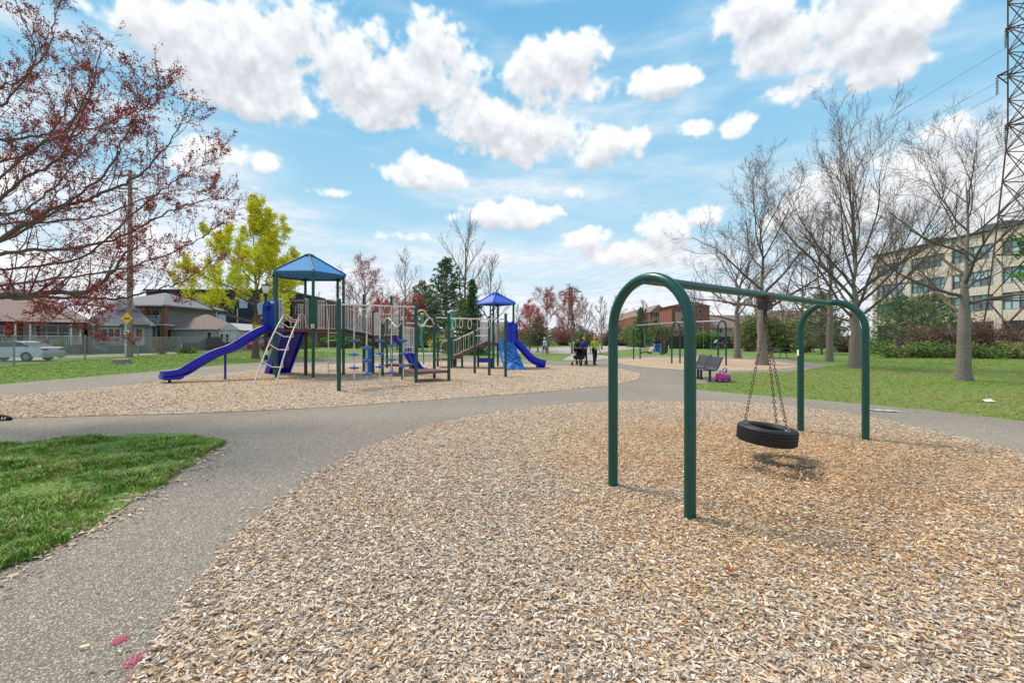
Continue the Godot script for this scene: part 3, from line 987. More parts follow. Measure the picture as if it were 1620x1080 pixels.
	bm.prism(PackedVector2Array([Vector2(-0.34, -0.02), Vector2(-0.22, -0.08), Vector2(0.2, -0.08), Vector2(0.27, -0.03), Vector2(0.29, 0.1), Vector2(-0.36, 0.1)]), Transform3D(Basis(sd, Vector3.UP, sd.cross(Vector3.UP)), s1 - sd * 0.12 + Vector3(0, 0.2, 0) + sd.cross(Vector3.UP) * 0.25), 0.5)
	part(o, "slide_exit", bm, M.slide_blue)
	var fm := MB.new()
	fm.rod(s1 - sd * 0.1 - Vector3(0, 0.1, 0), s1 - sd * 0.1 + Vector3(0, 0.12, 0), 0.05, 8)
	part(o, "slide_foot", fm, M.black_paint)
	var lg := MB.new()
	lg.rod(s0.lerp(s1, 0.5) - Vector3(0, 0.1, 0), s0.lerp(s1, 0.5) + Vector3(0, 0.98, 0), 0.04, 10)
	part(o, "slide_leg", lg, M.slide_blue)
	hood(o, s0 + dk - sd * 0.08, sd * Vector3(1, 0, 1), 0.85, 1.2, 0.42, "slide_bright")
	# steep dark blue climbing slab behind
	var dm := MB.new()
	var t0 := a2.lerp(c, 0.5)
	var dn := Vector3(-0.866, 0, -0.5)
	var sdv := (c - a2).normalized() * 0.5
	var up0 := t0 + Vector3(0, 1.94, 0) - dn * 0.2
	var lo0 := t0 + dn * 0.95
	for w in [0.0, -0.14]:
		var nv := Vector3(0, w, 0)
		if w == 0.0: dm.quad(up0 - sdv, lo0 - sdv, lo0 + sdv, up0 + sdv)
		else: dm.quad(up0 + sdv + nv, lo0 + sdv + nv, lo0 - sdv + nv, up0 - sdv + nv)
	for sgn in [-1.0, 1.0]:
		dm.bar(up0 + sdv * sgn + Vector3(0, 0.02, 0), lo0 + sdv * sgn + Vector3(0, 0.0, 0), 0.07, 0.3)
	part(o, "dark_slide", dm, M.slide_blue)
	# clatter bridge to the middle deck
	var p2 := Vector3(-6.98, 0, -21.4)
	var p3 := Vector3(-6.2, 0, -20.3)
	var br := MB.new()
	br.quad(f + dk, p3 + Vector3(0, 1.66, 0), p2 + Vector3(0, 1.66, 0), e + dk)
	br.quad(e + Vector3(0, 1.86, 0), p2 + Vector3(0, 1.58, 0), p3 + Vector3(0, 1.58, 0), f + Vector3(0, 1.86, 0))
	br.bar(f + Vector3(0, 1.9, 0), p3 + Vector3(0, 1.62, 0), 0.05, 0.16)
	br.bar(e + Vector3(0, 1.9, 0), p2 + Vector3(0, 1.62, 0), 0.05, 0.16)
	part(o, "bridge", br, M.black_paint)
	for q in [[f, p3], [e, p2]]:
		var rm := MB.new()
		var A: Vector3 = q[0] + dk
		var B: Vector3 = q[1] + Vector3(0, 1.66, 0)
		rm.rod(A + Vector3(0, 1.15, 0), B + Vector3(0, 1.1, 0), 0.02, 8)
		rm.rod(A + Vector3(0, 0.1, 0), B + Vector3(0, 0.1, 0), 0.018, 8)
		for k in 11:
			var p := A.lerp(B, (k + 0.5) / 11.0)
			rm.rod(p + Vector3(0, 0.1, 0), p + Vector3(0, 1.12, 0), 0.016, 6)
		part(o, "railing", rm, M.beige_paint)
	# middle deck and its posts
	post_at(o, p2, hy(465.5, 21.4))
	post_at(o, p3, hy(491, 20.3))
	var p4 := Vector3(-5.4, 0, -18.95)
	post_at(o, p4, hy(510, 18.95))
	var p5 := Vector3(-5.75, 0, -21.7)
	post_at(o, p5, hy(467.6, 21.7))
	var p6 := Vector3(-5.15, 0, -20.9)
	post_at(o, p6, hy(491, 20.9))
	post_at(o, Vector3(-6.6, 0, -24.0), hy(496, 24.0))
	deck(o, [p2, p3, p4 + Vector3(-0.3, 0, -0.6), p6, p5], 1.66, "deck_red")
	var d2 := Vector3(0, 1.66, 0)
	railing(o, p2 + d2, p5 + d2, 1.05, 9)
	railing(o, p5 + d2, p6 + d2, 1.05, 5)
	railing(o, p3 + d2, p4 + d2 + Vector3(-0.3, 0, -0.6), 1.0, 6)
	var tb := MB.new()
	tb.rod(p2 + Vector3(0, hy(470, 21.4), 0), p5 + Vector3(0, hy(471, 21.7), 0), 0.022, 8)
	part(o, "top_bar", tb, M.beige_paint)
	# loop ladder beyond the deck
	var lp := MB.new()
	for k in 2:
		var q := Vector3(-5.36 + 0.19 * k, 0, -20.6)
		lp.pipe(smooth_path(PackedVector3Array([q + Vector3(0, 1.2, 0), q + Vector3(0, hy(482, 20.6), 0), q + Vector3(0.05, hy(475.5, 20.6), 0.02), q + Vector3(0.12, hy(477, 20.6), 0.05), q + Vector3(0.14, 1.7, 0.05)]), 5), 0.022, 7)
	for k in 4: lp.rod(Vector3(-5.36, 1.9 + 0.28 * k, -20.6), Vector3(-5.05, 1.9 + 0.28 * k, -20.55), 0.016, 6)
	part(o, "loop_ladder", lp, M.beige_paint)
	# blue play panel under the deck
	var bp := MB.new()
	bp.prism(PackedVector2Array([Vector2(0, 0.05), Vector2(0.34, 0.05), Vector2(0.34, 1.05), Vector2(0.3, 1.12), Vector2(0.04, 1.12), Vector2(0, 1.05)]), Transform3D(Basis.IDENTITY, Vector3(-6.56, 0, -20.35)), 0.16)
	part(o, "play_panel", bp, M.slide_sky)
	# dark slide from the middle deck
	var dsl := PackedVector3Array([Vector3(-5.3, 1.72, -20.55), Vector3(-4.95, 1.5, -20.4), Vector3(-4.45, 0.8, -20.2), Vector3(-4.1, 0.32, -20.05), Vector3(-3.85, 0.27, -19.95)])
	chute(o, "dark_chute", smooth_path(dsl, 4), 0.5, 0.16, "slide_blue")
	# pod climber: beam, bottom rail, five poles with stepping discs
	var p1 := post(o, 536, 619, 472.5)
	var p8 := post(o, 658, 606, 479)
	var A0 := Vector3(p1.x, hy(481.5, -p1.z), p1.z)
	var B0 := Vector3(p8.x, hy(485.5, -p8.z), p8.z)
	var pb := MB.new()
	pb.rod(A0, B0, 0.028, 10)
	part(o, "pod_beam", pb, M.beige_paint)
	var pr := MB.new()
	pr.rod(Vector3(A0.x, 0.16, A0.z), Vector3(B0.x, 0.1, B0.z), 0.02, 8)
	part(o, "bottom_rail", pr, M.beige_paint)
	var pods := [[560, [539, 560.6, 581.7]], [580, [550, 570, 591.4]], [600.7, [539, 559, 580]], [619, [547, 569, 589]], [638, [538.6, 559, 579]]]
	for q in pods:
		var k: float = (q[0] - 810.0) / F
		var t := (A0.x + k * A0.z) / ((A0.x - B0.x) + k * (A0.z - B0.z))
		var tp := A0.lerp(B0, t)
		var pm2 := MB.new()
		pm2.rod(Vector3(tp.x, 0.08, tp.z), tp, 0.022, 8)
		part(o, "pod_pole", pm2, M.beige_paint)
		for y in q[1]:
			var h := hy(y, -tp.z)
			var dm2 := MB.new()
			dm2.lathe(PackedVector2Array([Vector2(0.03, -0.045), Vector2(0.12, -0.03), Vector2(0.155, -0.012), Vector2(0.155, 0.012), Vector2(0.12, 0.022), Vector2(0.03, 0.028), Vector2(0.03, 0.05), Vector2(0.024, 0.05)]), Vector3(tp.x, h, tp.z), 16)
			part(o, "pod", dm2, M.slide_bright)
	# low platforms and their posts
	var p7 := post(o, 637, 601, 506)
	var p10 := post(o, 687, 599, 498)
	var p11 := post(o, 710, 603, 495)
	deck(o, [Vector3(p8.x, 0, p8.z), Vector3(p11.x, 0, p11.z), Vector3(p10.x, 0, p10.z), Vector3(p7.x, 0, p7.z)], 0.4, "deck_brown", "low_platform")
	deck(o, [Vector3(-5.3, 0, -18.9), Vector3(-4.2, 0, -18.5), Vector3(-4.2, 0, -19.4), Vector3(-5.3, 0, -19.8)], 0.5, "deck_brown", "low_platform")
	post(o, 649, 584, 519)
	# a low climbing frame between the middle deck and the platforms
	var q1 := Vector3(-4.9, 0, -20.0)
	var q2 := Vector3(-4.05, 0, -19.3)
	post_at(o, q1, 2.35)
	post_at(o, q2, 2.2)
	railing(o, q1 + Vector3(0, 0.9, 0), q2 + Vector3(0, 0.9, 0), 1.1, 6)
	railing(o, p6 + d2, q1 + d2, 1.0, 3)
	railing(o, Vector3(p7.x, 1.15, p7.z), Vector3(q2.x, 1.15, q2.z), 0.85, 7)
	# wavy balance bars
	for q in [[p4 + Vector3(0, hy(513, 18.9), 0), p7, 0.22], [p8 + Vector3(0, -0.55, 0), p10 + Vector3(0, -0.4, 0), -0.22], [p8 + Vector3(0, -0.3, -0.3), p10 + Vector3(0, -0.08, -0.3), 0.12], [p7 + Vector3(0, -0.1, -0.5), p10 + Vector3(0, -0.45, -0.3), 0.02]]:
		var wm := MB.new()
		var pts := PackedVector3Array()
		for k in 17: pts.push_back(q[0].lerp(q[1], k / 16.0) + Vector3(0, sin(TAU * k / 16.0) * q[2], 0))
		wm.pipe(pts, 0.026, 8)
		part(o, "wavy_bar", wm, M.beige_paint)
func play_right() -> void:
	var C := Vector3(-0.9, 0, -24.7)
	var o := thing("play_structure", "smaller play structure with square blue pyramid roof, blue rock wall and ring trek", "play structure", C)
	var fr := Vector3(-0.97, 0, -23.7)
	var rt := Vector3(0.08, 0, -24.55)
	var bk := Vector3(-0.8, 0, -25.7)
	var lf := Vector3(-1.85, 0, -24.85)
	var cs := [fr, rt, bk, lf]
	for p in cs: post_at(o, p, 3.5)
	deck(o, cs, 1.33, "deck_red")
	var big := []
	for p in cs: big.push_back(C + (p - C) * 1.12)
	roof(o, big, 3.48, C + Vector3(0, 4.0, 0), 0.12, "roof_blue2", "roof_blue2")
	var dk := Vector3(0, 1.33, 0)
	railing(o, bk + dk, rt + dk, 1.05, 9)
	railing(o, lf + dk, bk + dk, 1.05, 9)
	railing(o, fr.lerp(rt, 0.02) + dk, fr.lerp(rt, 0.3) + dk, 1.05, 3)
	railing(o, fr.lerp(rt, 0.75) + dk, rt + dk, 1.05, 2)
	var gm := MB.new()
	var w0 := fr.lerp(lf, 0.08)
	var w1 := fr.lerp(lf, 0.85)
	gm.bar(w0 + Vector3(0, 1.95, 0), w1 + Vector3(0, 1.95, 0), 0.03, 1.0)
	part(o, "grey_panel", gm, M.panel_grey)
	# rock climbing wall
	var rw := MB.new()
	var t0 := fr.lerp(rt, 0.25) + dk + Vector3(0, 0.12, 0)
	var t1 := rt.lerp(fr, 0.05) + dk + Vector3(0, 0.12, 0)
	var b0 := Vector3(-0.28, -0.02, -22.5)
	var b1 := Vector3(0.68, -0.02, -22.75)
	var grid := []
	for u in 13:
		var row := []
		for w in 17:
			var a := t0.lerp(t1, u / 12.0)
			var b := b0.lerp(b1, u / 12.0)
			var p := a.lerp(b, w / 16.0)
			var bump := absf(nz.get_noise_2d(u * 11.0, w * 13.0)) * 0.34 + rng.randf() * 0.05
			row.push_back(p + Vector3(0.45, 0.5, 0.74) * bump * (0.0 if u == 0 or u == 12 else 1.0))
		grid.push_back(row)
	for u in 12:
		for w in 16: rw.quad(grid[u][w], grid[u][w + 1], grid[u + 1][w + 1], grid[u + 1][w])
	var bkv := Vector3(-0.05, -0.16, -0.08)
	rw.quad(t1 + bkv, b1 + bkv, b0 + bkv, t0 + bkv)
	for q in [[t0, b0], [t1, b1]]: rw.bar(q[0] + bkv * 0.5, q[1] + bkv * 0.5, 0.06, 0.16)
	part(o, "rock_wall", rw, M.slide_sky)
	for u in 4:
		for w in 6:
			var hm := MB.new()
			var gp: Vector3 = grid[2 + u * 2 + (w % 2)][2 + w * 2 + (u % 2)]
			hm.ball(gp + Vector3(0.02, 0.0, 0.05), Vector3(0.11, 0.05, 0.07), 8, 5)
			part(o, "climbing_hold", hm, M.slide_sky)
	# slide on the right with its hood
	var s0 := rt + Vector3(-0.15, 1.62, 0.0)
	var sp := PackedVector3Array([s0, s0 + Vector3(0.35, -0.06, 0.02), s0 + Vector3(0.75, -0.45, 0.05), s0 + Vector3(1.2, -0.95, 0.1), s0 + Vector3(1.55, -1.15, 0.14), s0 + Vector3(1.9, -1.22, 0.18)])
	chute(o, "slide", smooth_path(sp, 5), 0.6, 0.3, "slide_blue2")
	var bm := MB.new()
	bm.prism(PackedVector2Array([Vector2(-0.22, -0.25), Vector2(0.2, -0.25), Vector2(0.16, 0.08), Vector2(-0.24, 0.08)]), Transform3D(Basis.IDENTITY, Vector3(s0.x + 1.6, 0.2, s0.z + 0.35)), 0.45)
	part(o, "slide_foot", bm, M.slide_blue2)
	hood(o, rt + Vector3(-0.36, 1.33, -0.1), Vector3(1, 0, 0.1).normalized(), 0.95, 1.15, 0.55, "slide_blue2")
	# steps with hand rails down to the left
	var st0 := Vector3(-1.5, 1.33, -24.3)
	var st1 := Vector3(-3.1, 0.52, -24.6)
	for k in 4:
		var p := st0.lerp(st1, (k + 0.5) / 4.0)
		var sm := MB.new()
		sm.box(p, Vector3(0.44, 0.24, 0.95), Basis(Vector3.UP, 0.15))
		part(o, "step", sm, M.deck_brown)
	for s in [-0.5, 0.5]:
		var rm := MB.new()
		var A := st0 + Vector3(0.1, 0.1, s)
		var B := st1 + Vector3(-0.1, 0.1, s)
		rm.rod(A + Vector3(0, 0.8, 0), B + Vector3(0, 0.8, 0), 0.022, 8)
		rm.rod(A, B, 0.018, 8)
		for k in 7:
			var p := A.lerp(B, (k + 0.5) / 7.0)
			rm.rod(p, p + Vector3(0, 0.8, 0), 0.013, 6)
		part(o, "hand_rail", rm, M.beige_paint)
		post_at(o, Vector3(B.x, 0, B.z), 1.65)
	deck(o, [Vector3(-3.1, 0, -24.1), Vector3(-3.1, 0, -25.2), Vector3(-4.1, 0, -25.3), Vector3(-4.1, 0, -24.2)], 0.5, "deck_brown", "low_platform")
	for x in [-3.12, -4.12]: post_at(o, Vector3(x - 0.02, 0, -25.35), 1.65)
	var hb := MB.new()
	hb.rod(Vector3(-4.14, 1.5, -25.35), Vector3(-3.1, 1.5, -25.35), 0.02, 8)
	for x in [-4.35, -3.75]: hb.pipe(smooth_path(PackedVector3Array([Vector3(x, 0.1, -24.0), Vector3(x, 1.1, -24.0), Vector3(x + 0.12, 1.4, -24.0), Vector3(x + 0.4, 1.42, -24.1)]), 4), 0.02, 7)
	part(o, "grab_bar", hb, M.beige_paint)
	# ring trek
	var q4 := post(o, 751, 591, 513)
	var q6 := post(o, 774, 594, 500)
	var q8 := post(o, 800, 597, 496)
	post(o, 731, 581, 527)
	var A1 := Vector3(-2.31, 2.3, -16.66)
	var B1 := Vector3(q8.x, hy(505, -q8.z), q8.z)
	var A2 := Vector3(-3.02, 2.38, -17.72)
	var B2 := Vector3(q6.x, hy(505, -q6.z), q6.z)
	for q in [[A1, B1], [A2, B2]]:
		var tb := MB.new()
		tb.rod(q[0], q[1], 0.028, 10)
		part(o, "trek_beam", tb, M.beige_paint)
	var jb := MB.new()
	jb.rod(B2, B1, 0.024, 8)
	jb.rod(Vector3(q4.x, hy(531, -q4.z), q4.z), Vector3(q6.x, hy(531, -q6.z), q6.z), 0.022, 8)
	part(o, "cross_bar", jb, M.beige_paint)
	var n := 0
	for px in [718, 729.5, 743, 757.6, 767, 776.4]:
		var A: Vector3 = A1 if n % 2 == 0 else A2
		var B: Vector3 = B1 if n % 2 == 0 else B2
		var k: float = (px - 810.0) / F
		var t := (A.x + k * A.z) / ((A.x - B.x) + k * (A.z - B.z))
		var p := A.lerp(B, clampf(t, 0.05, 0.97))
		var rm := MB.new()
		rm.torus(p + Vector3(0, -0.2, 0), Vector3.UP, Vector3(0.5, 0, 0.86), 0.19, 0.17, 0.016, 20, 6)
		rm.rod(p, p + Vector3(0, -0.03, 0), 0.03, 6)
		part(o, "trek_ring", rm, M.beige_paint)
		n += 1
	# dark bucket seat under the tower
	var um := MB.new()
	um.box(Vector3(-1.35, 0.42, -24.3), Vector3(0.8, 0.22, 0.5))
	um.box(Vector3(-1.1, 0.15, -24.3), Vector3(0.14, 0.4, 0.14))
	part(o, "under_seat", um, M.slide_blue)
func flower_poles() -> void:
	var z := 27.5
	var o := thing("leaning_pole", "teal green leaning spinner pole with orange knob behind the low platform", "play pole", at(665, 566, z) * Vector3(1, 0, 1))
	var mb := MB.new()
	mb.tube(smooth_path(PackedVector3Array([at(670, 558, z) , at(666, 535, z), at(668, 515, z), at(668, 498, z)]), 4), PackedFloat32Array([0.06, 0.07, 0.08, 0.09, 0.09, 0.08, 0.08, 0.09, 0.1, 0.1, 0.09, 0.08, 0.07]), 10)
	mb.rod(at(670, 558, z) * Vector3(1, 0, 1), at(670, 558, z), 0.04, 8)
	part(o, "pole", mb, M.teal)
	var kb := MB.new()
	kb.ball(at(668, 497, z), Vector3(0.13, 0.09, 0.13), 12, 8)
	part(o, "knob", kb, M.orange)
	var o2 := thing("leaf_spinner", "teal green leaf-shaped spinner on a thin pole beside the stairs", "play pole", at(717, 566, z) * Vector3(1, 0, 1))
	var lm := MB.new()
	var poly := PackedVector2Array()
	for k in 20:
		var t := TAU * k / 20.0
		poly.push_back(Vector2(sin(t) * 0.14, -cos(t) * 0.46))
	lm.prism(poly, Transform3D(Basis(Vector3.UP, 0.3), at(717, 506, z)), 0.07)
	part(o2, "leaf_blade", lm, M.teal)
	var rm := MB.new()
	rm.torus(at(717, 506, z) + Vector3(0, 0, 0.02), Vector3.UP, Vector3.RIGHT, 0.5, 0.18, 0.02, 24, 6)
	part(o2, "rim", rm, M.teal)
	var sm := MB.new()
	sm.rod(at(717, 558, z) * Vector3(1, 0, 1), at(716, 518, z), 0.04, 8)
	part(o2, "pole", sm, M.teal)
func far_swings() -> void:
	var bases := [[1002.5, 1016, 568.2], [1063, 1076, 575.2], [1136.5, 1149, 579]]
	var mids := []
	var o := thing("swing_set", "long swing set with three dark green arches and silver beam on the far wood chips", "swing set", g(1070, 575))
	for q in bases:
		var a := g(q[0], q[2])
		var b := g(q[1], q[2] - 0.5)
		b = a + (b - a).limit_length(0.75)
		var mb := MB.new()
		mb.pipe(arch_points(a, b, 2.58), 0.05, 10)
		part(o, "arch", mb, M.green_paint)
		mids.push_back((a + b) * 0.5 + Vector3(0, 2.58, 0))
	var bm := MB.new()
	bm.pipe(PackedVector3Array(mids), 0.045, 10)
	part(o, "beam", bm, M.galvanised)
	for k in 2:
		for f in [0.3, 0.7]:
			if k == 0 and f == 0.3: continue
			var p: Vector3 = mids[k].lerp(mids[k + 1], f)
			var dr: Vector3 = (mids[k + 1] - mids[k]).normalized()
			var lb := "empty black belt swing between the farthest two arches of the far set"
			if k == 1: lb = "empty black belt swing just right of the far set's middle arch" if f == 0.3 else "empty black belt swing next to the nearest arch of the far set"
			var s := thing("belt_swing", lb, "swing", Vector3(p.x, 0.5, p.z), "empty swings of the far swing set")
			for sd in [-0.25, 0.25]:
				var cm := MB.new()
				cm.rod(p + dr * sd, Vector3(p.x, 0.62, p.z) + dr * sd, 0.008, 5)
				part(s, "chain", cm, M.galvanised)
			var sm := MB.new()
			var pts := PackedVector3Array()
			for w in 9: pts.push_back(Vector3(p.x, 0.5 + 0.12 * pow((w - 4) / 4.0, 2.0), p.z) + dr * 0.25 * ((w - 4) / 4.0))
			sm.sweep(pts, PackedVector2Array([Vector2(-0.08, -0.008), Vector2(0.08, -0.008), Vector2(0.08, 0.008), Vector2(-0.08, 0.008)]))
			part(s, "seat", sm, M.rubber)
func benches() -> void:
	var spots := [[Vector3(7.35, 0, -16.8), "black perforated metal bench nearest the pink toy car"], [Vector3(7.46, 0, -18.1), "black perforated metal bench farther from the pink toy car"]]
	for q in spots:
		var o := thing("park_bench", q[1], "bench", q[0], "black benches facing the play area")
		var t := Transform3D(Basis(Vector3.UP, deg_to_rad(-95.0)), q[0])     # front looks to the left
		var w := 1.15
		var cur := PackedVector3Array([Vector3(0, 0.42, 0.42), Vector3(0, 0.44, 0.36), Vector3(0, 0.42, 0.1), Vector3(0, 0.43, 0.02), Vector3(0, 0.5, -0.05), Vector3(0, 0.86, -0.2), Vector3(0, 0.9, -0.23)])
		var sl := MB.new()
		sl.xf = t
		for k in 13:                # steel straps side by side
			var x := -w * 0.5 + w * (k + 0.5) / 13.0
			for m in cur.size() - 1:
				var a := cur[m] + Vector3(x, 0, 0)
				var b := cur[m + 1] + Vector3(x, 0, 0)
				sl.bar(a, b, w / 13.0 * 0.8, 0.008)
		part(o, "seat_straps", sl, M.bench_metal)
		for s in [-1.0, 1.0]:
			var e := MB.new()
			e.xf = t
			var pp := PackedVector3Array()
			for c in cur: pp.push_back(c + Vector3(w * 0.5 * s, 0, 0))
			e.pipe(pp, 0.022, 8)
			part(o, "side_frame", e, M.black_paint)
			var lg := MB.new()
			lg.xf = t
			lg.box(Vector3(w * 0.42 * s, 0.2, 0.2), Vector3(0.07, 0.42, 0.07))
			part(o, "leg", lg, M.black_paint)
			var ft := MB.new()
			ft.xf = t
			ft.box(Vector3(w * 0.42 * s, 0.012, 0.2), Vector3(0.16, 0.02, 0.16))
			part(o, "foot_plate", ft, M.black_paint)
	var p := g(1144, 604)
	var o := thing("toy_car", "pink and purple ride-on toy car on the grass beside the bench", "toy car", p)
	var bm := MB.new()
	bm.xf = Transform3D(Basis(Vector3.UP, 0.5), p)
	bm.prism(PackedVector2Array([Vector2(-0.24, 0.08), Vector2(0.24, 0.08), Vector2(0.26, 0.22), Vector2(0.16, 0.26), Vector2(-0.02, 0.25), Vector2(-0.1, 0.3), Vector2(-0.2, 0.31), Vector2(-0.25, 0.2)]), Transform3D(Basis.IDENTITY, Vector3(0, 0, 0.13)), 0.26)
	part(o, "body", bm, M.pink)
	var rm := MB.new()
	rm.xf = bm.xf
	for x in [-0.17, 0.17]: rm.rod(Vector3(x, 0.28, 0.0), Vector3(x * 0.8, 0.42, 0.0), 0.02, 6)
	rm.torus(Vector3(0.1, 0.4, 0), Vector3(0.3, 0.9, 0).normalized(), Vector3(0, 0, 1), 0.09, 0.09, 0.016, 14, 6)
	part(o, "steering_wheel", rm, M.purple)
	var wm := MB.new()
	wm.xf = bm.xf
	wm.box(Vector3(0.05, 0.29, 0.0), Vector3(0.3, 0.04, 0.28))
	part(o, "windscreen_rim", wm, M.pale_pink)
	for x in [-0.15, 0.15]:
		for z in [-0.14, 0.14]:
			var wh := MB.new()
			wh.xf = bm.xf
			wh.lathe(PackedVector2Array([Vector2(0.02, -0.03), Vector2(0.075, -0.03), Vector2(0.085, -0.015), Vector2(0.085, 0.015), Vector2(0.075, 0.03), Vector2(0.02, 0.03)]), Vector3(x, 0.085, z), 14, Basis(Vector3.RIGHT, PI / 2))
			part(o, "wheel", wh, M.purple)
# ---------------------------------------------------------------- fence, houses, street
func window_on(o: Node3D, c: Vector3, x: Vector3, n: Vector3, w: float, h: float, cols: int, rows: int, frame: String, glass: String, bar_w := 0.06) -> void:
	# c is the middle of the opening, x runs along the wall, n looks out of it
	var bs := Basis(x, Vector3.UP, n)
	var fm := MB.new()
	fm.box(c + Vector3(0, h * 0.5, 0) + n * 0.03, Vector3(w + bar_w * 2, bar_w, 0.1), bs)
	fm.box(c - Vector3(0, h * 0.5, 0) + n * 0.045, Vector3(w + bar_w * 2, bar_w, 0.13), bs)
	for k in cols + 1: fm.box(c + x * (-w * 0.5 + w * k / cols) + n * 0.025, Vector3(bar_w, h - bar_w, 0.08), bs)
	for k in range(1, rows): fm.box(c + Vector3(0, -h * 0.5 + h * k / rows, 0) + n * 0.02, Vector3(w, bar_w * 0.8, 0.06), bs)
	var f := part(o, "window", fm, M[frame])
	for k in cols:
		for m in rows:
			var pm := MB.new()
			pm.box(c + x * (-w * 0.5 + w * (k + 0.5) / cols) + Vector3(0, -h * 0.5 + h * (m + 0.5) / rows, 0) - n * 0.0, Vector3(w / cols - bar_w, h / rows - bar_w, 0.02), bs)
			part(f, "pane", pm, M[glass])
func hip_roof(mb: MB, lo: Vector3, hi: Vector3, top: float, ridge_in: float, over: float, along_x := true) -> void:
	var a := Vector3(lo.x - over, hi.y, hi.z + over)
	var b := Vector3(hi.x + over, hi.y, hi.z + over)
	var c := Vector3(hi.x + over, hi.y, lo.z - over)
	var d := Vector3(lo.x - over, hi.y, lo.z - over)
	var m := (lo + hi) * 0.5
	var r0 := Vector3(lo.x + ridge_in - over, top, m.z) if along_x else Vector3(m.x, top, hi.z - ridge_in + over)
	var r1 := Vector3(hi.x - ridge_in + over, top, m.z) if along_x else Vector3(m.x, top, lo.z + ridge_in - over)
	if along_x:
		mb.quad(a, b, r1, r0); mb.quad(c, d, r0, r1); mb.tri(b, c, r1); mb.tri(d, a, r0)
	else:
		mb.tri(a, b, r0); mb.quad(b, c, r1, r0); mb.tri(c, d, r1); mb.quad(d, a, r0, r1)
	mb.quad(d, c, b, a)
	for q in [[a, b], [b, c], [c, d], [d, a]]: mb.quad(q[0] + Vector3(0, -0.001, 0), q[0] + Vector3(0, -0.18, 0), q[1] + Vector3(0, -0.18, 0), q[1] + Vector3(0, -0.001, 0))
func walls(o: Node3D, lo: Vector3, hi: Vector3, m: String) -> void:
	var mb := MB.new()
	mb.box((lo + hi) * 0.5, hi - lo)
	part(o, "wall", mb, M[m])
func fascia(o: Node3D, lo: Vector3, hi: Vector3, over: float, m: String) -> void:
	var mb := MB.new()
	mb.box(Vector3((lo.x + hi.x) * 0.5, hi.y - 0.09, hi.z + over + 0.03), Vector3(hi.x - lo.x + over * 2, 0.18, 0.06))
	part(o, "gutter", mb, M[m])
func porch_rail(o: Node3D, a: Vector3, b: Vector3, h: float, n: int, m := "white_paint") -> void:
	var mb := MB.new()
	mb.bar(a + Vector3(0, h, 0), b + Vector3(0, h, 0), 0.06, 0.05)
	mb.bar(a + Vector3(0, 0.12, 0), b + Vector3(0, 0.12, 0), 0.05, 0.04)
	for k in n + 1: mb.bar(a.lerp(b, float(k) / n) + Vector3(0, 0.1, 0), a.lerp(b, float(k) / n) + Vector3(0.001, h, 0), 0.035, 0.035)
	part(o, "porch_railing", mb, M[m])
func column(o: Node3D, p: Vector3, h: float, w: float, m: String) -> void:
	var mb := MB.new()
	mb.box(p + Vector3(0, h * 0.5, 0), Vector3(w, h, w))
	mb.box(p + Vector3(0, h - 0.06, 0), Vector3(w + 0.08, 0.12, w + 0.08))
	part(o, "column", mb, M[m])
func turn(o: Node3D, yaw: float, front: Vector3, to: Vector3) -> void:     # swings a house round so that its front stands at `to`
	o.rotation.y = yaw
	o.position = to - Basis(Vector3.UP, yaw) * (front - o.position)
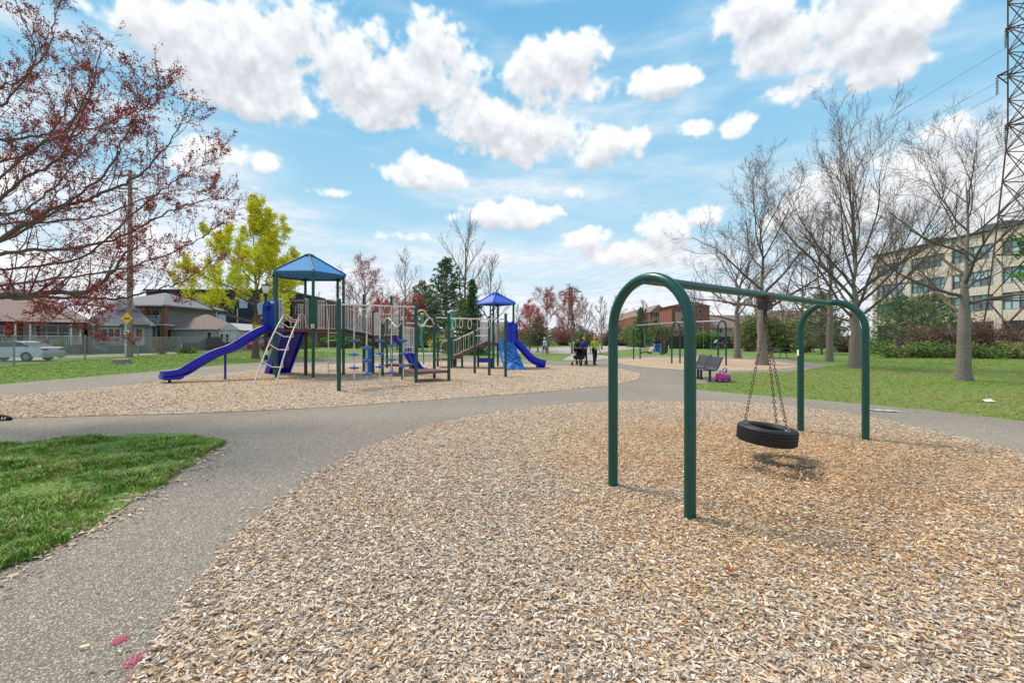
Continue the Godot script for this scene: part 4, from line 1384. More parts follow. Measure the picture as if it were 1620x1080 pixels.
func houses() -> void:
	var X := Vector3.RIGHT
	var N := Vector3.BACK
	# long bungalow, brown shingles
	var lo := Vector3(-58, 0, -54)
	var hi := Vector3(-41.2, 3.25, -43)
	var o := thing("bungalow", "brick bungalow with brown shingle roof and white railed porch behind the silver car", "house", Vector3(-48, 0, -48))
	walls(o, lo, hi, "brick_dark")
	var mb := MB.new()
	hip_roof(mb, lo, hi + Vector3(0, 0.0, 1.6), 6.9, 5.0, 0.5)
	part(o, "roof", mb, M.shingle_brown)
	fascia(o, lo, hi + Vector3(0, 0, 1.6), 0.5, "brown_trim")
	var ch := MB.new()
	ch.box(Vector3(-50, 6.9, -48.5), Vector3(0.8, 1.8, 0.7))
	part(o, "chimney", ch, M.brick_red)
	var sd := MB.new()
	sd.box(Vector3(-43.5, 1.9, -42.97), Vector3(4.4, 2.6, 0.1))
	part(o, "siding", sd, M.siding_grey)
	window_on(o, Vector3(-43.6, 2.2, -42.88), X, N, 2.5, 1.5, 3, 2, "white_paint", "glass_dark", 0.09)
	window_on(o, Vector3(-47.6, 2.4, -42.98), X, N, 1.2, 0.9, 1, 2, "white_paint", "glass_dark", 0.08)
	var pm := MB.new()
	pm.box(Vector3(-48, 0.45, -41.9), Vector3(13.4, 0.9, 2.0))
	part(o, "porch", pm, M.concrete_dark)
	for x in [-45.9, -44.9, -42.0, -41.3]: column(o, Vector3(x, 0.9, -41.0), 2.3, 0.13, "white_paint")
	porch_rail(o, Vector3(-53, 0.9, -41.0), Vector3(-45.9, 0.9, -41.0), 0.95, 34)
	porch_rail(o, Vector3(-44.9, 0.9, -41.0), Vector3(-41.3, 0.9, -41.0), 0.95, 24)
	turn(o, 0.66, Vector3(-49.6, 0, -43), Vector3(-52.3, 0, -43.4))
	# grey bungalow next door
	lo = Vector3(-41.6, 0, -54); hi = Vector3(-36.4, 3.2, -45.5)
	var o2 := thing("bungalow", "grey bungalow with grey shingle roof, white windows and front door behind the pole", "house", Vector3(-39, 0, -50))
	walls(o2, lo, hi, "siding_grey")
	mb = MB.new()
	hip_roof(mb, lo, hi, 6.4, 3.2, 0.35, false)
	part(o2, "roof", mb, M.shingle_grey)
	fascia(o2, lo, hi, 0.35, "white_paint")
	var dm := MB.new()
	dm.box(Vector3(-38.2, 4.2, -47.6), Vector3(1.8, 1.1, 1.8))
	part(o2, "dormer", dm, M.siding_white)
	var dr := MB.new()
	dr.prism(PackedVector2Array([Vector2(-1.15, 0), Vector2(1.15, 0), Vector2(0, 0.6)]), Transform3D(Basis.IDENTITY, Vector3(-38.2, 4.75, -46.5)), 3.0)
	part(o2, "dormer_roof", dr, M.shingle_grey)
	window_on(o2, Vector3(-39.7, 1.95, -45.47), X, N, 1.6, 1.5, 3, 1, "white_paint", "glass_dark", 0.1)
	window_on(o2, Vector3(-38.2, 4.2, -46.68), X, N, 0.7, 0.6, 1, 1, "white_paint", "glass_dark")
	var dd := MB.new()
	dd.box(Vector3(-37.3, 1.85, -45.44), Vector3(0.95, 2.1, 0.1))
	var dor := part(o2, "door", dd, M.white_paint)
	var dp := MB.new()
	dp.box(Vector3(-37.3, 2.05, -45.38), Vector3(0.5, 1.2, 0.04))
	part(dor, "pane", dp, M.glass_dark)
	var pr := MB.new()
	pr.box(Vector3(-38.2, 0.4, -44.5), Vector3(3.0, 0.8, 1.8))
	part(o2, "porch", pr, M.concrete_dark)
	porch_rail(o2, Vector3(-39.6, 0.8, -43.7), Vector3(-36.8, 0.8, -43.7), 0.9, 22)
	var dn := MB.new()
	dn.pipe(PackedVector3Array([Vector3(-41.1, 3.0, -45.1), Vector3(-41.1, 0.9, -45.1), Vector3(-40.7, 0.6, -44.8), Vector3(-39.2, 0.2, -44.0)]), 0.06, 6)
	part(o2, "downspout", dn, M.white_paint)
	var pr2 := MB.new()
	hip_roof(pr2, Vector3(-38.6, 3.0, -45.6), Vector3(-36.5, 3.12, -43.5), 3.8, 0.9, 0.2)
	part(o2, "porch_roof", pr2, M.shingle_dark)
	turn(o2, 0.62, Vector3(-39.0, 0, -45.5), Vector3(-43.6, 0, -50.5))
	# two-storey house with brick columns and balcony
	var o3 := thing("balcony_house", "two-storey house with brick columns and white lattice balcony", "house", Vector3(-48, 0, -62))
	lo = Vector3(-53, 0, -70); hi = Vector3(-45.7, 5.9, -59.7)
	walls(o3, lo, hi, "siding_grey")
	mb = MB.new()
	hip_roof(mb, lo, hi + Vector3(1.2, 0, 1.9), 8.0, 4.5, 0.5)
	part(o3, "roof", mb, M.shingle_grey)
	fascia(o3, lo, hi + Vector3(1.2, 0, 1.9), 0.5, "white_paint")
	for x in [-46.9, -44.4]: column(o3, Vector3(x, 0, -58.1), 5.75, 0.5, "brick_red")
	var bf := MB.new()
	bf.box(Vector3(-45.9, 3.35, -58.6), Vector3(3.6, 0.14, 1.8))
	part(o3, "balcony_floor", bf, M.white_paint)
	for k in 2:                      # lattice of diamonds
		var c := Vector3(-46.2 + 1.1 * k, 4.0, -57.95)
		var lm := MB.new()
		for q in [[Vector3(-0.45, 0, 0), Vector3(0, 0.42, 0)], [Vector3(0, 0.42, 0), Vector3(0.45, 0, 0)], [Vector3(0.45, 0, 0), Vector3(0, -0.42, 0)], [Vector3(0, -0.42, 0), Vector3(-0.45, 0, 0)]]:
			lm.rod(c + q[0], c + q[1], 0.035, 5)
			lm.rod(c + q[0] * 0.5, c + q[1] * 0.5, 0.035, 5)
		for s in [-0.5, 0.5]:
			lm.box(c + Vector3(0, s, 0), Vector3(1.06, 0.06, 0.05))
			lm.box(c + Vector3(s * 1.06, 0, 0), Vector3(0.06, 0.94, 0.05))
		part(o3, "balcony_panel", lm, M.white_paint)
	for x in [-46.3, -45.6, -44.9]: column(o3, Vector3(x, 0, -58.2), 3.25, 0.12, "white_paint")
	window_on(o3, Vector3(-47.2, 1.7, -59.65), X, N, 2.6, 2.2, 4, 1, "white_paint", "glass_grey")
	window_on(o3, Vector3(-47.2, 4.6, -59.65), X, N, 2.0, 1.6, 2, 1, "white_paint", "glass_dark")
	# low grey house with brown roof
	lo = Vector3(-45.1, 0, -65); hi = Vector3(-38.9, 2.95, -60)
	var o4 := thing("small_house", "low grey-walled house with brown hip roof and small white porch gable", "house", Vector3(-41, 0, -64))
	walls(o4, lo, hi, "siding_pale")
	mb = MB.new()
	hip_roof(mb, lo, hi, 4.9, 3.2, 0.4)
	part(o4, "roof", mb, M.shingle_brown)
	fascia(o4, lo, hi, 0.4, "white_paint")
	window_on(o4, Vector3(-39.9, 1.75, -59.96), X, N, 0.55, 1.4, 1, 1, "white_paint", "glass_dark")
	var wl := MB.new()
	wl.box(Vector3(-37.5, 1.35, -62.4), Vector3(2.7, 2.7, 4.6))
	part(o4, "porch_wall", wl, M.siding_white)
	var gb := MB.new()
	gb.prism(PackedVector2Array([Vector2(-1.5, 0), Vector2(1.5, 0), Vector2(0, 0.95)]), Transform3D(Basis.IDENTITY, Vector3(-37.2, 2.7, -59.9)), 5.0)
	part(o4, "porch_gable", gb, M.siding_white)
	for x in [-38.3, -37.6]: window_on(o4, Vector3(x, 1.6, -60.05), X, N, 0.4, 1.2, 1, 1, "white_paint", "glass_dark")
	var gd := MB.new()
	gd.box(Vector3(-36.8, 1.2, -60.06), Vector3(0.7, 2.0, 0.08))
	part(o4, "door", gd, M.white_paint)
	# dark modern block
	lo = Vector3(-66, 0, -100); hi = Vector3(-41.5, 10.2, -82)
	var o5 := thing("dark_block", "long dark navy townhouse block with flat roof and orange balcony", "building", Vector3(-54, 0, -90))
	walls(o5, lo, hi, "navy")
	mb = MB.new()
	mb.box(Vector3(-53.75, 10.35, -91), Vector3(25.2, 0.3, 18.6))
	part(o5, "roof", mb, M.black_paint)
	for k in 6:
		for f in 3:
			if (k + f) % 3 == 2: continue
			window_on(o5, Vector3(-64 + k * 3.9, 1.9 + f * 3.1, -81.95), X, N, 1.4, 1.9, 2, 1, "white_paint", "glass_sky")
	var ob := MB.new()
	ob.box(Vector3(-45.0, 4.1, -81.4), Vector3(2.3, 2.4, 1.4))
	part(o5, "balcony", ob, M.rust_orange)
	window_on(o5, Vector3(-45.0, 7.2, -81.93), X, N, 2.0, 2.6, 3, 1, "white_paint", "glass_sky")
	for x in [-53.2, -49.4]:
		var dp2 := MB.new()
		dp2.rod(Vector3(x, 0.2, -81.85), Vector3(x, 7.0, -81.85), 0.09, 6)
		part(o5, "downpipe", dp2, M.white_paint)
	# brown brick next to it
	lo = Vector3(-40.6, 0, -100); hi = Vector3(-34, 8.4, -84)
	var o6 := thing("brick_block", "brown brick block with red band right of the dark townhouses", "building", Vector3(-37, 0, -92))
	walls(o6, lo, hi, "brick_dark")
	mb = MB.new()
	mb.box(Vector3(-37.3, 8.6, -92), Vector3(7.2, 0.4, 16.6))
	part(o6, "roof", mb, M.shingle_brown)
	var bd := MB.new()
	bd.box(Vector3(-37.3, 5.0, -83.9), Vector3(6.8, 0.8, 0.2))
	part(o6, "band", bd, M.sign_red)
	for k in 3: window_on(o6, Vector3(-39.4 + 2.1 * k, 6.8, -83.95), X, N, 1.1, 1.4, 2, 1, "white_paint", "glass_dark")
	# houses beyond the play structure
	for q in [[-31, -92, 9.0, 5.2, "pale grey house with hip roof seen through the big tower's legs", "siding_pale", "shingle_grey"], [-20.5, -96, 10.0, 4.8, "white sided house with dark roof seen under the bridge", "siding_white", "shingle_dark"], [-5, -104, 12.0, 4.6, "tan house with brown roof behind the ring trek", "siding_tan", "shingle_brown"]]:
		lo = Vector3(q[0] - q[2] * 0.5, 0, q[1] - 8); hi = Vector3(q[0] + q[2] * 0.5, q[3] * 0.62, q[1])
		var ob2 := thing("far_house", q[4], "house", Vector3(q[0], 0, q[1] - 4), "houses beyond the park's far edge")
		walls(ob2, lo, hi, q[5])
		mb = MB.new()
		hip_roof(mb, lo, hi, q[3] + 1.0, 3.0, 0.4)
		part(ob2, "roof", mb, M[q[6]])
		fascia(ob2, lo, hi, 0.4, "white_paint")
		for k in 3: window_on(ob2, Vector3(q[0] - q[2] * 0.3 + q[2] * 0.3 * k, 1.7, q[1] + 0.04), X, N, 1.3, 1.2, 2, 1, "white_paint", "glass_dark")
func fence() -> void:
	var pts := [[-95, 592], [21.5, 578], [134, 569], [218, 563], [282, 559.6], [333.6, 557], [376, 555], [412, 553.4], [445, 552.2]]
	var o := thing("chain_link_fence", "grey chain-link fence along the street behind the left lawn", "fence", g(218, 563))
	var h := 1.72
	var w: Array = []
	for p in pts: w.push_back(g(p[0], p[1]))
	for p in w:
		var mb := MB.new()
		mb.lathe(PackedVector2Array([Vector2(0.045, -0.1), Vector2(0.045, h + 0.03), Vector2(0.03, h + 0.07), Vector2(0.001, h + 0.08)]), p, 8)
		part(o, "post", mb, M.galvanised)
	for k in w.size() - 1:
		var a: Vector3 = w[k]
		var b: Vector3 = w[k + 1]
		var rm := MB.new()
		rm.rod(a + Vector3(0, h, 0), b + Vector3(0, h, 0), 0.025, 6)
		part(o, "top_rail", rm, M.galvanised)
		var mm := MB.new()
		var l := a.distance_to(b)
		var n := int(l / 0.11)
		var step := l / n
		var x := (b - a) / l
		var run := 1.62
		for s in [1.0, -1.0]:
			for q in range(-int(run / step), n + int(run / step)):
				var u0 := q * step
				var u1: float = u0 + run * s
				var c0 := clampf(u0, 0, l)
				var c1 := clampf(u1, 0, l)
				if absf(c1 - c0) < 0.02: continue
				var p0 := a + x * c0 + Vector3(0, 0.06 + absf(c0 - u0), 0)
				var p1 := a + x * c1 + Vector3(0, 0.06 + absf(c1 - u0), 0)
				mm.rod(p0, p1, 0.0055, 3)
		var me := part(o, "wire_mesh", mm, M.galvanised)
	# wooden utility pole, sign, lamp post, stump
	var pb := g(204.5, 565)
	var up := thing("utility_pole", "tall grey wooden utility pole behind the fence", "utility pole", pb)
	var pm := MB.new()
	pm.tube(PackedVector3Array([pb - Vector3(0, 0.2, 0), pb + Vector3(0.02, 7, 0), pb + Vector3(0.05, 15.8, 0)]), PackedFloat32Array([0.24, 0.2, 0.14]), 14)
	part(up, "shaft", pm, M.pole_wood)
	var cb := MB.new()
	cb.box(pb + Vector3(0.05, 15.3, 0.2), Vector3(2.4, 0.14, 0.12))
	cb.box(pb + Vector3(0.05, 14.2, 0.2), Vector3(1.6, 0.12, 0.1))
	part(up, "cross_arm", cb, M.pole_wood)
	for x in [-1.1, -0.5, 0.6, 1.2]:
		var im := MB.new()
		im.lathe(PackedVector2Array([Vector2(0.05, 0), Vector2(0.07, 0.05), Vector2(0.04, 0.1), Vector2(0.06, 0.15), Vector2(0.01, 0.2)]), pb + Vector3(x, 15.37, 0.2), 8)
		part(up, "insulator", im, M.dark_metal)
	var pb2 := Vector3(-36.8, 0, -82)
	var n := 0
	for q in [[15.4, -1.1, 13.2], [15.4, 0.6, 13.0], [14.2, -0.6, 12.0], [8.2, 0.0, 7.0], [7.4, 0.1, 6.4]]:
		var s := pb + Vector3(q[1], q[0], 0.2)
		for dirn in [0, 1]:
			var e := Vector3(pb2.x + q[1], q[2], pb2.z) if dirn == 0 else Vector3(-27.0 + q[1], q[2] + 1.5, 5)
			var wm := MB.new()
			var pp := PackedVector3Array()
			for k in 13:
				var t := k / 12.0
				pp.push_back(s.lerp(e, t) - Vector3(0, 4.0 * t * (1 - t) * 0.8, 0))
			wm.pipe(pp, 0.014 if n < 3 else 0.022, 4)
			part(up, "wire", wm, M.black_paint)
		n += 1
	var sb := g(198, 567)
	var sg := thing("warning_sign", "yellow diamond speed hump warning sign on a white post by the pole", "road sign", sb)
	var sp := MB.new()
	sp.box(sb + Vector3(0, 1.35, 0), Vector3(0.09, 2.7, 0.07))
	part(sg, "sign_post", sp, M.white_paint)
	var sc := at(200, 503.5, -sb.z - 0.1)
	var sm := MB.new()
	var R := 0.46
	sm.prism(PackedVector2Array([Vector2(-R, 0), Vector2(0, -R), Vector2(R, 0), Vector2(0, R)]), Transform3D(Basis.IDENTITY, sc), 0.03)
	part(sg, "plate", sm, M.sign_yellow)
	var hm := MB.new()
	var hump := PackedVector2Array([Vector2(-0.24, -0.05)])
	for k in 25: hump.push_back(Vector2(-0.24 + 0.02 * k, 0.0 + 0.075 * absf(sin(PI * k / 8.0))))
	hump.push_back(Vector2(0.24, -0.05))
	hm.prism(hump, Transform3D(Basis.IDENTITY, sc + Vector3(0, -0.01, 0.006)), 0.004)
	part(sg, "hump_symbol", hm, M.black_paint)
	var tm := MB.new()
	tm.box(at(199.5, 525.5, -sb.z - 0.1), Vector3(0.36, 0.36, 0.02))
	part(sg, "tab", tm, M.white_plastic)
	var lb := g(420, 576)
	var lp := thing("lamp_post", "black lamp post with lantern head behind the blue slide", "lamp post", lb)
	var lm := MB.new()
	var z := -lb.z
	lm.lathe(PackedVector2Array([Vector2(0.2, -0.1), Vector2(0.2, 0.18), Vector2(0.13, 0.22), Vector2(0.12, 0.9), Vector2(0.09, 1.0), Vector2(0.075, hy(470, z)), Vector2(0.11, hy(469, z)), Vector2(0.11, hy(464, z))]), lb, 12)
	part(lp, "shaft", lm, M.black_paint)
	var cc := MB.new()
	cc.lathe(PackedVector2Array([Vector2(0.235, -0.15), Vector2(0.235, 0.24), Vector2(0.14, 0.26)]), lb, 14)
	part(lp, "concrete_base", cc, M.concrete)
	var gm := MB.new()
	gm.lathe(PackedVector2Array([Vector2(0.1, hy(464, z)), Vector2(0.18, hy(460, z)), Vector2(0.21, hy(453, z)), Vector2(0.19, hy(451, z))]), lb, 14)
	part(lp, "lantern_glass", gm, M.lantern)
	var cm := MB.new()
	cm.lathe(PackedVector2Array([Vector2(0.24, hy(452, z)), Vector2(0.22, hy(450, z)), Vector2(0.1, hy(447.5, z)), Vector2(0.03, hy(446, z)), Vector2(0.001, hy(445.5, z))]), lb, 14)
	part(lp, "cap", cm, M.black_paint)
	var tbm := MB.new()
	tbm.box(lb + Vector3(0.12, 0.75, 0.1), Vector3(0.12, 0.35, 0.02))
	part(lp, "notice", tbm, M.white_plastic)
	var st := g(191, 575.5)
	var sto := thing("tree_stump", "low weathered grey tree stump on the left lawn near the fence", "tree stump", st)
	var stm := MB.new()
	stm.lathe(PackedVector2Array([Vector2(0.58, -0.05), Vector2(0.5, 0.12), Vector2(0.46, 0.28), Vector2(0.42, 0.3)]), st, 16)
	for k in 6:
		var an := k * 1.05 + 0.3
		stm.tube(PackedVector3Array([st + Vector3(cos(an) * 0.38, 0.1, sin(an) * 0.38), st + Vector3(cos(an) * 0.66, -0.03, sin(an) * 0.66)]), PackedFloat32Array([0.1, 0.05]), 6)
	part(sto, "bark", stm, M.bark)
	var sct := MB.new()
	sct.lathe(PackedVector2Array([Vector2(0.425, 0.295), Vector2(0.3, 0.31), Vector2(0.001, 0.305)]), st, 16)
	part(sto, "cut_face", sct, M.cut_wood)
# ---------------------------------------------------------------- cars
func wheel(o: Node3D, c: Vector3, side: Vector3, r: float) -> void:
	var ax := side.normalized()
	var bs := Basis(ax.cross(Vector3.UP).normalized(), ax, Vector3.UP) 
	bs = Basis(Vector3.UP.cross(ax).normalized(), ax, Vector3.UP.cross(ax).normalized().cross(ax))
	var t := MB.new()
	t.lathe(PackedVector2Array([Vector2(r * 0.66, -0.1), Vector2(r * 0.95, -0.1), Vector2(r, -0.06), Vector2(r, 0.06), Vector2(r * 0.95, 0.1), Vector2(r * 0.66, 0.1)]), c, 20, bs)
	var w := part(o, "wheel", t, M.rubber)
	var rm := MB.new()
	rm.lathe(PackedVector2Array([Vector2(r * 0.67, -0.08), Vector2(r * 0.67, 0.08), Vector2(r * 0.6, 0.09), Vector2(r * 0.57, 0.03), Vector2(0.001, 0.02)]), c, 20, bs)
	for k in 7:
		var a := TAU * k / 7.0
		var d := bs.x * cos(a) + bs.z * sin(a)
		rm.bar(c + ax * 0.06 + d * 0.05, c + ax * 0.08 + d * r * 0.6, 0.05, 0.03)
	part(w, "rim", rm, M.silver)
# lofted car body: sections across the car from rear to front, each a half outline mirrored
func car(nm: String, label: String, pos: Vector3, yaw: float, prof: PackedVector2Array, roofline: PackedVector2Array, w: float, paint: String, wr: float, axles: Array, sedan := true) -> Node3D:
	var o := thing(nm, label, "car", pos)
	var t := Transform3D(Basis(Vector3.UP, yaw), pos)
	var bm := MB.new()
	bm.xf = t
	# lower body with wheel arches: side profile in (along, up)
	var n := prof.size()
	for s in [-1.0, 1.0]:
		var z0: float = s * w * 0.5
		var ix := Geometry2D.triangulate_polygon(prof)
		for k in range(0, ix.size(), 3):
			var pp := []
			for q in 3:
				var v2 := prof[ix[k + q]]
				pp.push_back(Vector3(v2.x, v2.y, z0 * (1.0 - 0.06 * smoothstep(0.55, 0.95, v2.y) - 0.05 * smoothstep(0.4, 0.15, v2.y))))
			var nn: Vector3 = (pp[1] - pp[0]).cross(pp[2] - pp[0])
			if nn.z * s > 0: bm.tri(pp[0], pp[1], pp[2])
			else: bm.tri(pp[0], pp[2], pp[1])
	for k in n:
		var a := prof[k]
		var b := prof[(k + 1) % n]
		var za := w * 0.5 * (1.0 - 0.06 * smoothstep(0.55, 0.95, a.y) - 0.05 * smoothstep(0.4, 0.15, a.y))
		var zb := w * 0.5 * (1.0 - 0.06 * smoothstep(0.55, 0.95, b.y) - 0.05 * smoothstep(0.4, 0.15, b.y))
		bm.quad(Vector3(a.x, a.y, -za), Vector3(a.x, a.y, za), Vector3(b.x, b.y, zb), Vector3(b.x, b.y, -zb))
	part(o, "body", bm, M[paint])
	# cabin
	var cm := MB.new()
	cm.xf = t
	var gm := MB.new()
	gm.xf = t
	var m := roofline.size()
	var wid := func(y: float) -> float: return w * 0.5 * lerpf(0.93, 0.72, clampf((y - roofline[0].y) / 0.5, 0, 1))
	for k in m - 1:
		var a := roofline[k]
		var b := roofline[k + 1]
		var za: float = wid.call(a.y)
		var zb: float = wid.call(b.y)
		var steep := absf(b.y - a.y) > 0.3 * absf(b.x - a.x)
		(gm if steep else cm).quad(Vector3(a.x, a.y, -za), Vector3(a.x, a.y, za), Vector3(b.x, b.y, zb), Vector3(b.x, b.y, -zb))
	var outl := PackedVector2Array(roofline)
	var ix2 := Geometry2D.triangulate_polygon(outl)
	for s in [-1.0, 1.0]:
		for k in range(0, ix2.size(), 3):
			var pp := []
			var pi := []
			var cen := Vector2.ZERO
			for q in outl: cen += q / outl.size()
			for q in 3:
				var v2 := outl[ix2[k + q]]
				var z0: float = wid.call(v2.y) * s
				pp.push_back(Vector3(v2.x, v2.y, z0))
				var v3 := cen + (v2 - cen) * Vector2(0.86, 0.78)
				pi.push_back(Vector3(v3.x, v3.y, (wid.call(v3.y) + 0.006) * s))
			var nn: Vector3 = (pp[1] - pp[0]).cross(pp[2] - pp[0])
			if nn.z * s > 0:
				cm.tri(pp[0], pp[1], pp[2]); gm.tri(pi[0], pi[1], pi[2])
			else:
				cm.tri(pp[0], pp[2], pp[1]); gm.tri(pi[0], pi[2], pi[1])
	part(o, "cabin", cm, M[paint])
	part(o, "windows", gm, M.glass_dark)
	var pl := MB.new()
	pl.xf = t
	var midx := (axles[0] + axles[1]) * 0.5 as float
	for s in [-1.0, 1.0]:
		pl.box(Vector3(midx, roofline[0].y + 0.22, s * w * 0.41), Vector3(0.07, 0.5, 0.03), Basis(Vector3.RIGHT, -0.3 * s))
		pl.box(Vector3(midx + 0.75, roofline[0].y + 0.02, s * (w * 0.5 + 0.06)), Vector3(0.12, 0.12, 0.2))
	part(o, "mirror_and_pillar", pl, M.black_paint)
	for x in axles:
		for s in [-1.0, 1.0]: wheel(o, t * Vector3(x, wr, s * (w * 0.5 - 0.09)), t.basis * Vector3(0, 0, s), wr)
	return o
func cars() -> void:
	# silver sedan, front to the left
	var arch := func(c: float, r: float) -> PackedVector2Array:
		var out := PackedVector2Array()
		for k in 9:
			var a := PI - PI * k / 8.0
			out.push_back(Vector2(c + cos(a) * r, 0.3 + sin(a) * r))
		return out
	var sed := PackedVector2Array([Vector2(-2.38, 0.28)])
	sed.append_array(arch.call(-1.4, 0.38))
	sed.append_array(arch.call(1.4, 0.38))
	sed.append_array([Vector2(2.4, 0.25), Vector2(2.45, 0.5), Vector2(2.35, 0.68), Vector2(1.7, 0.86), Vector2(1.05, 0.94), Vector2(-1.6, 0.98), Vector2(-2.15, 1.0), Vector2(-2.4, 0.92), Vector2(-2.45, 0.6)])
	var rl := PackedVector2Array([Vector2(-1.85, 0.99), Vector2(-1.1, 1.32), Vector2(-0.55, 1.4), Vector2(0.1, 1.4), Vector2(0.45, 1.34), Vector2(1.3, 0.93)])
	var p := g(24, 571.5)
	var o := car("sedan", "silver four-door sedan parked in front of the brick bungalow", Vector3(p.x - 0.35, 0, p.z - 0.3), PI + 0.12, sed, rl, 1.8, "silver_paint", 0.33, [-1.4, 1.4])
	var tm := MB.new()
	tm.xf = Transform3D(Basis(Vector3.UP, PI + 0.12), Vector3(p.x - 0.35, 0, p.z - 0.3))
	for s in [-1.0, 1.0]: tm.box(Vector3(-2.36, 0.82, s * 0.66), Vector3(0.16, 0.12, 0.4))
	part(o, "tail_light", tm, M.sign_red)
	var hm := MB.new()
	hm.xf = tm.xf
	for s in [-1.0, 1.0]: hm.box(Vector3(2.36, 0.62, s * 0.66), Vector3(0.12, 0.12, 0.36))
	part(o, "headlight", hm, M.glass_sky)
	# dark pickup, nose to the camera's left
	var pk := PackedVector2Array([Vector2(-2.7, 0.4)])
	pk.append_array(arch.call(-1.75, 0.45))
	pk.append_array(arch.call(1.75, 0.45))
	pk.append_array([Vector2(2.7, 0.4), Vector2(2.72, 1.0), Vector2(2.5, 1.12), Vector2(0.9, 1.18), Vector2(-2.7, 1.15)])
	var rk := PackedVector2Array([Vector2(-1.2, 1.16), Vector2(-1.05, 1.7), Vector2(-0.8, 1.78), Vector2(0.2, 1.78), Vector2(0.45, 1.72), Vector2(1.15, 1.17)])
	var pp := Vector3(-35.2, 0, -53.2)
	var yaw := PI + 0.55
	var o2 := car("pickup_truck", "dark brown pickup truck facing the fence in front of the low grey house", pp, yaw, pk, rk, 1.95, "brown_paint", 0.38, [-1.75, 1.75])
	var t2 := Transform3D(Basis(Vector3.UP, yaw), pp)
	var gr := MB.new()
	gr.xf = t2
	gr.box(Vector3(2.74, 0.85, 0), Vector3(0.06, 0.3, 1.2))
	gr.box(Vector3(2.82, 0.5, 0), Vector3(0.16, 0.22, 1.9))
	part(o2, "grille_and_bumper", gr, M.silver)
	var h2 := MB.new()
	h2.xf = t2
	for s in [-1.0, 1.0]: h2.box(Vector3(2.74, 0.87, s * 0.78), Vector3(0.07, 0.24, 0.32))
	part(o2, "headlight", h2, M.white_plastic)
	var ppr := Vector3(-33.0, 0, -61.0)
	car("hatchback", "small red car half hidden behind the arched climber", ppr, PI * 0.45, sed, rl, 1.75, "red_paint", 0.33, [-1.4, 1.4])
	car("hatchback", "dark blue car parked behind the wavy slide", Vector3(-36.5, 0, -67.5), PI * 0.5, sed, rl, 1.75, "navy_paint", 0.33, [-1.4, 1.4])
# ---------------------------------------------------------------- right side: office block, pylon, far townhouses
func office() -> void:
	var x0 := 64.0
	var o := thing("office_block", "long beige four-storey office block with rows of teal windows behind the right trees", "building", Vector3(70, 0, -75))
	var mb := MB.new()
	mb.box(Vector3(x0 + 9.15, 7.95, -53), Vector3(18, 15.9, 54.6))
	part(o, "wall", mb, M.beige_wall)
	var zs := []
	var z := -26.0
	while z > -80.5:
		zs.push_back(z)
		z -= 6.75
	var bands := [[12.35, 14.3], [8.7, 10.8], [5.35, 7.55], [1.0, 3.9]]
	# piers and spandrels stand proud of the glass
	for k in zs.size():
		var pm := MB.new()
		pm.box(Vector3(x0 + 0.0, 8.0, zs[k]), Vector3(0.4, 16.0, 1.0))
		part(o, "pier", pm, M.beige_wall)
	var edges := [[14.3, 15.9], [10.8, 12.35], [7.55, 8.7], [3.9, 5.35], [0.0, 1.0]]
	for k in zs.size() - 1:
		for e in edges:
			var sm := MB.new()
			var d: float = zs[k] - 0.5
			var f: float = zs[k + 1] + 0.5
			sm.box(Vector3(x0 + 0.03, (e[0] + e[1]) * 0.5, (d + f) * 0.5), Vector3(0.24, e[1] - e[0], d - f))
			part(o, "spandrel", sm, M.beige_wall)
		for b in bands.size():
			var e: Array = bands[b]
			var zc: float = (zs[k] + zs[k + 1]) * 0.5
			var w := 5.75
			var h: float = e[1] - e[0]
			var fm := MB.new()
			for q in 7: fm.box(Vector3(x0 + 0.06, (e[0] + e[1]) * 0.5, zc - w * 0.5 + w * q / 6.0), Vector3(0.1, h, 0.07))
			for q in 3: fm.box(Vector3(x0 + 0.05, e[0] + h * [0.02, 0.5, 0.98][q], zc), Vector3(0.08, 0.07, w))
			var wi := part(o, "window", fm, M.frame_grey)
			for q in 6:
				for s in 2:
					var gm := MB.new()
					gm.box(Vector3(x0 + 0.1, e[0] + h * (0.25 + 0.5 * s), zc - w * 0.5 + w * (q + 0.5) / 6.0), Vector3(0.03, h * 0.5 - 0.07, w / 6.0 - 0.07))
					var glass: String = "glass_dark" if b == 3 else ["glass_teal", "glass_teal", "glass_pale", "glass_grey"][rng.randi() % 4]
					part(wi, "pane", gm, M[glass])
	var cop := MB.new()
	cop.box(Vector3(x0 + 9, 16.1, -53), Vector3(19.0, 0.2, 55.2))
	part(o, "coping", cop, M.frame_grey)
	for q in [[-50.0, 2.2], [-61.5, 3.0], [-71.0, 1.6]]:
		var rm := MB.new()
		rm.box(Vector3(x0 + 2.2, 16.6, q[0]), Vector3(2.0, 1.2, q[1]))
		part(o, "roof_unit", rm, M.frame_grey)
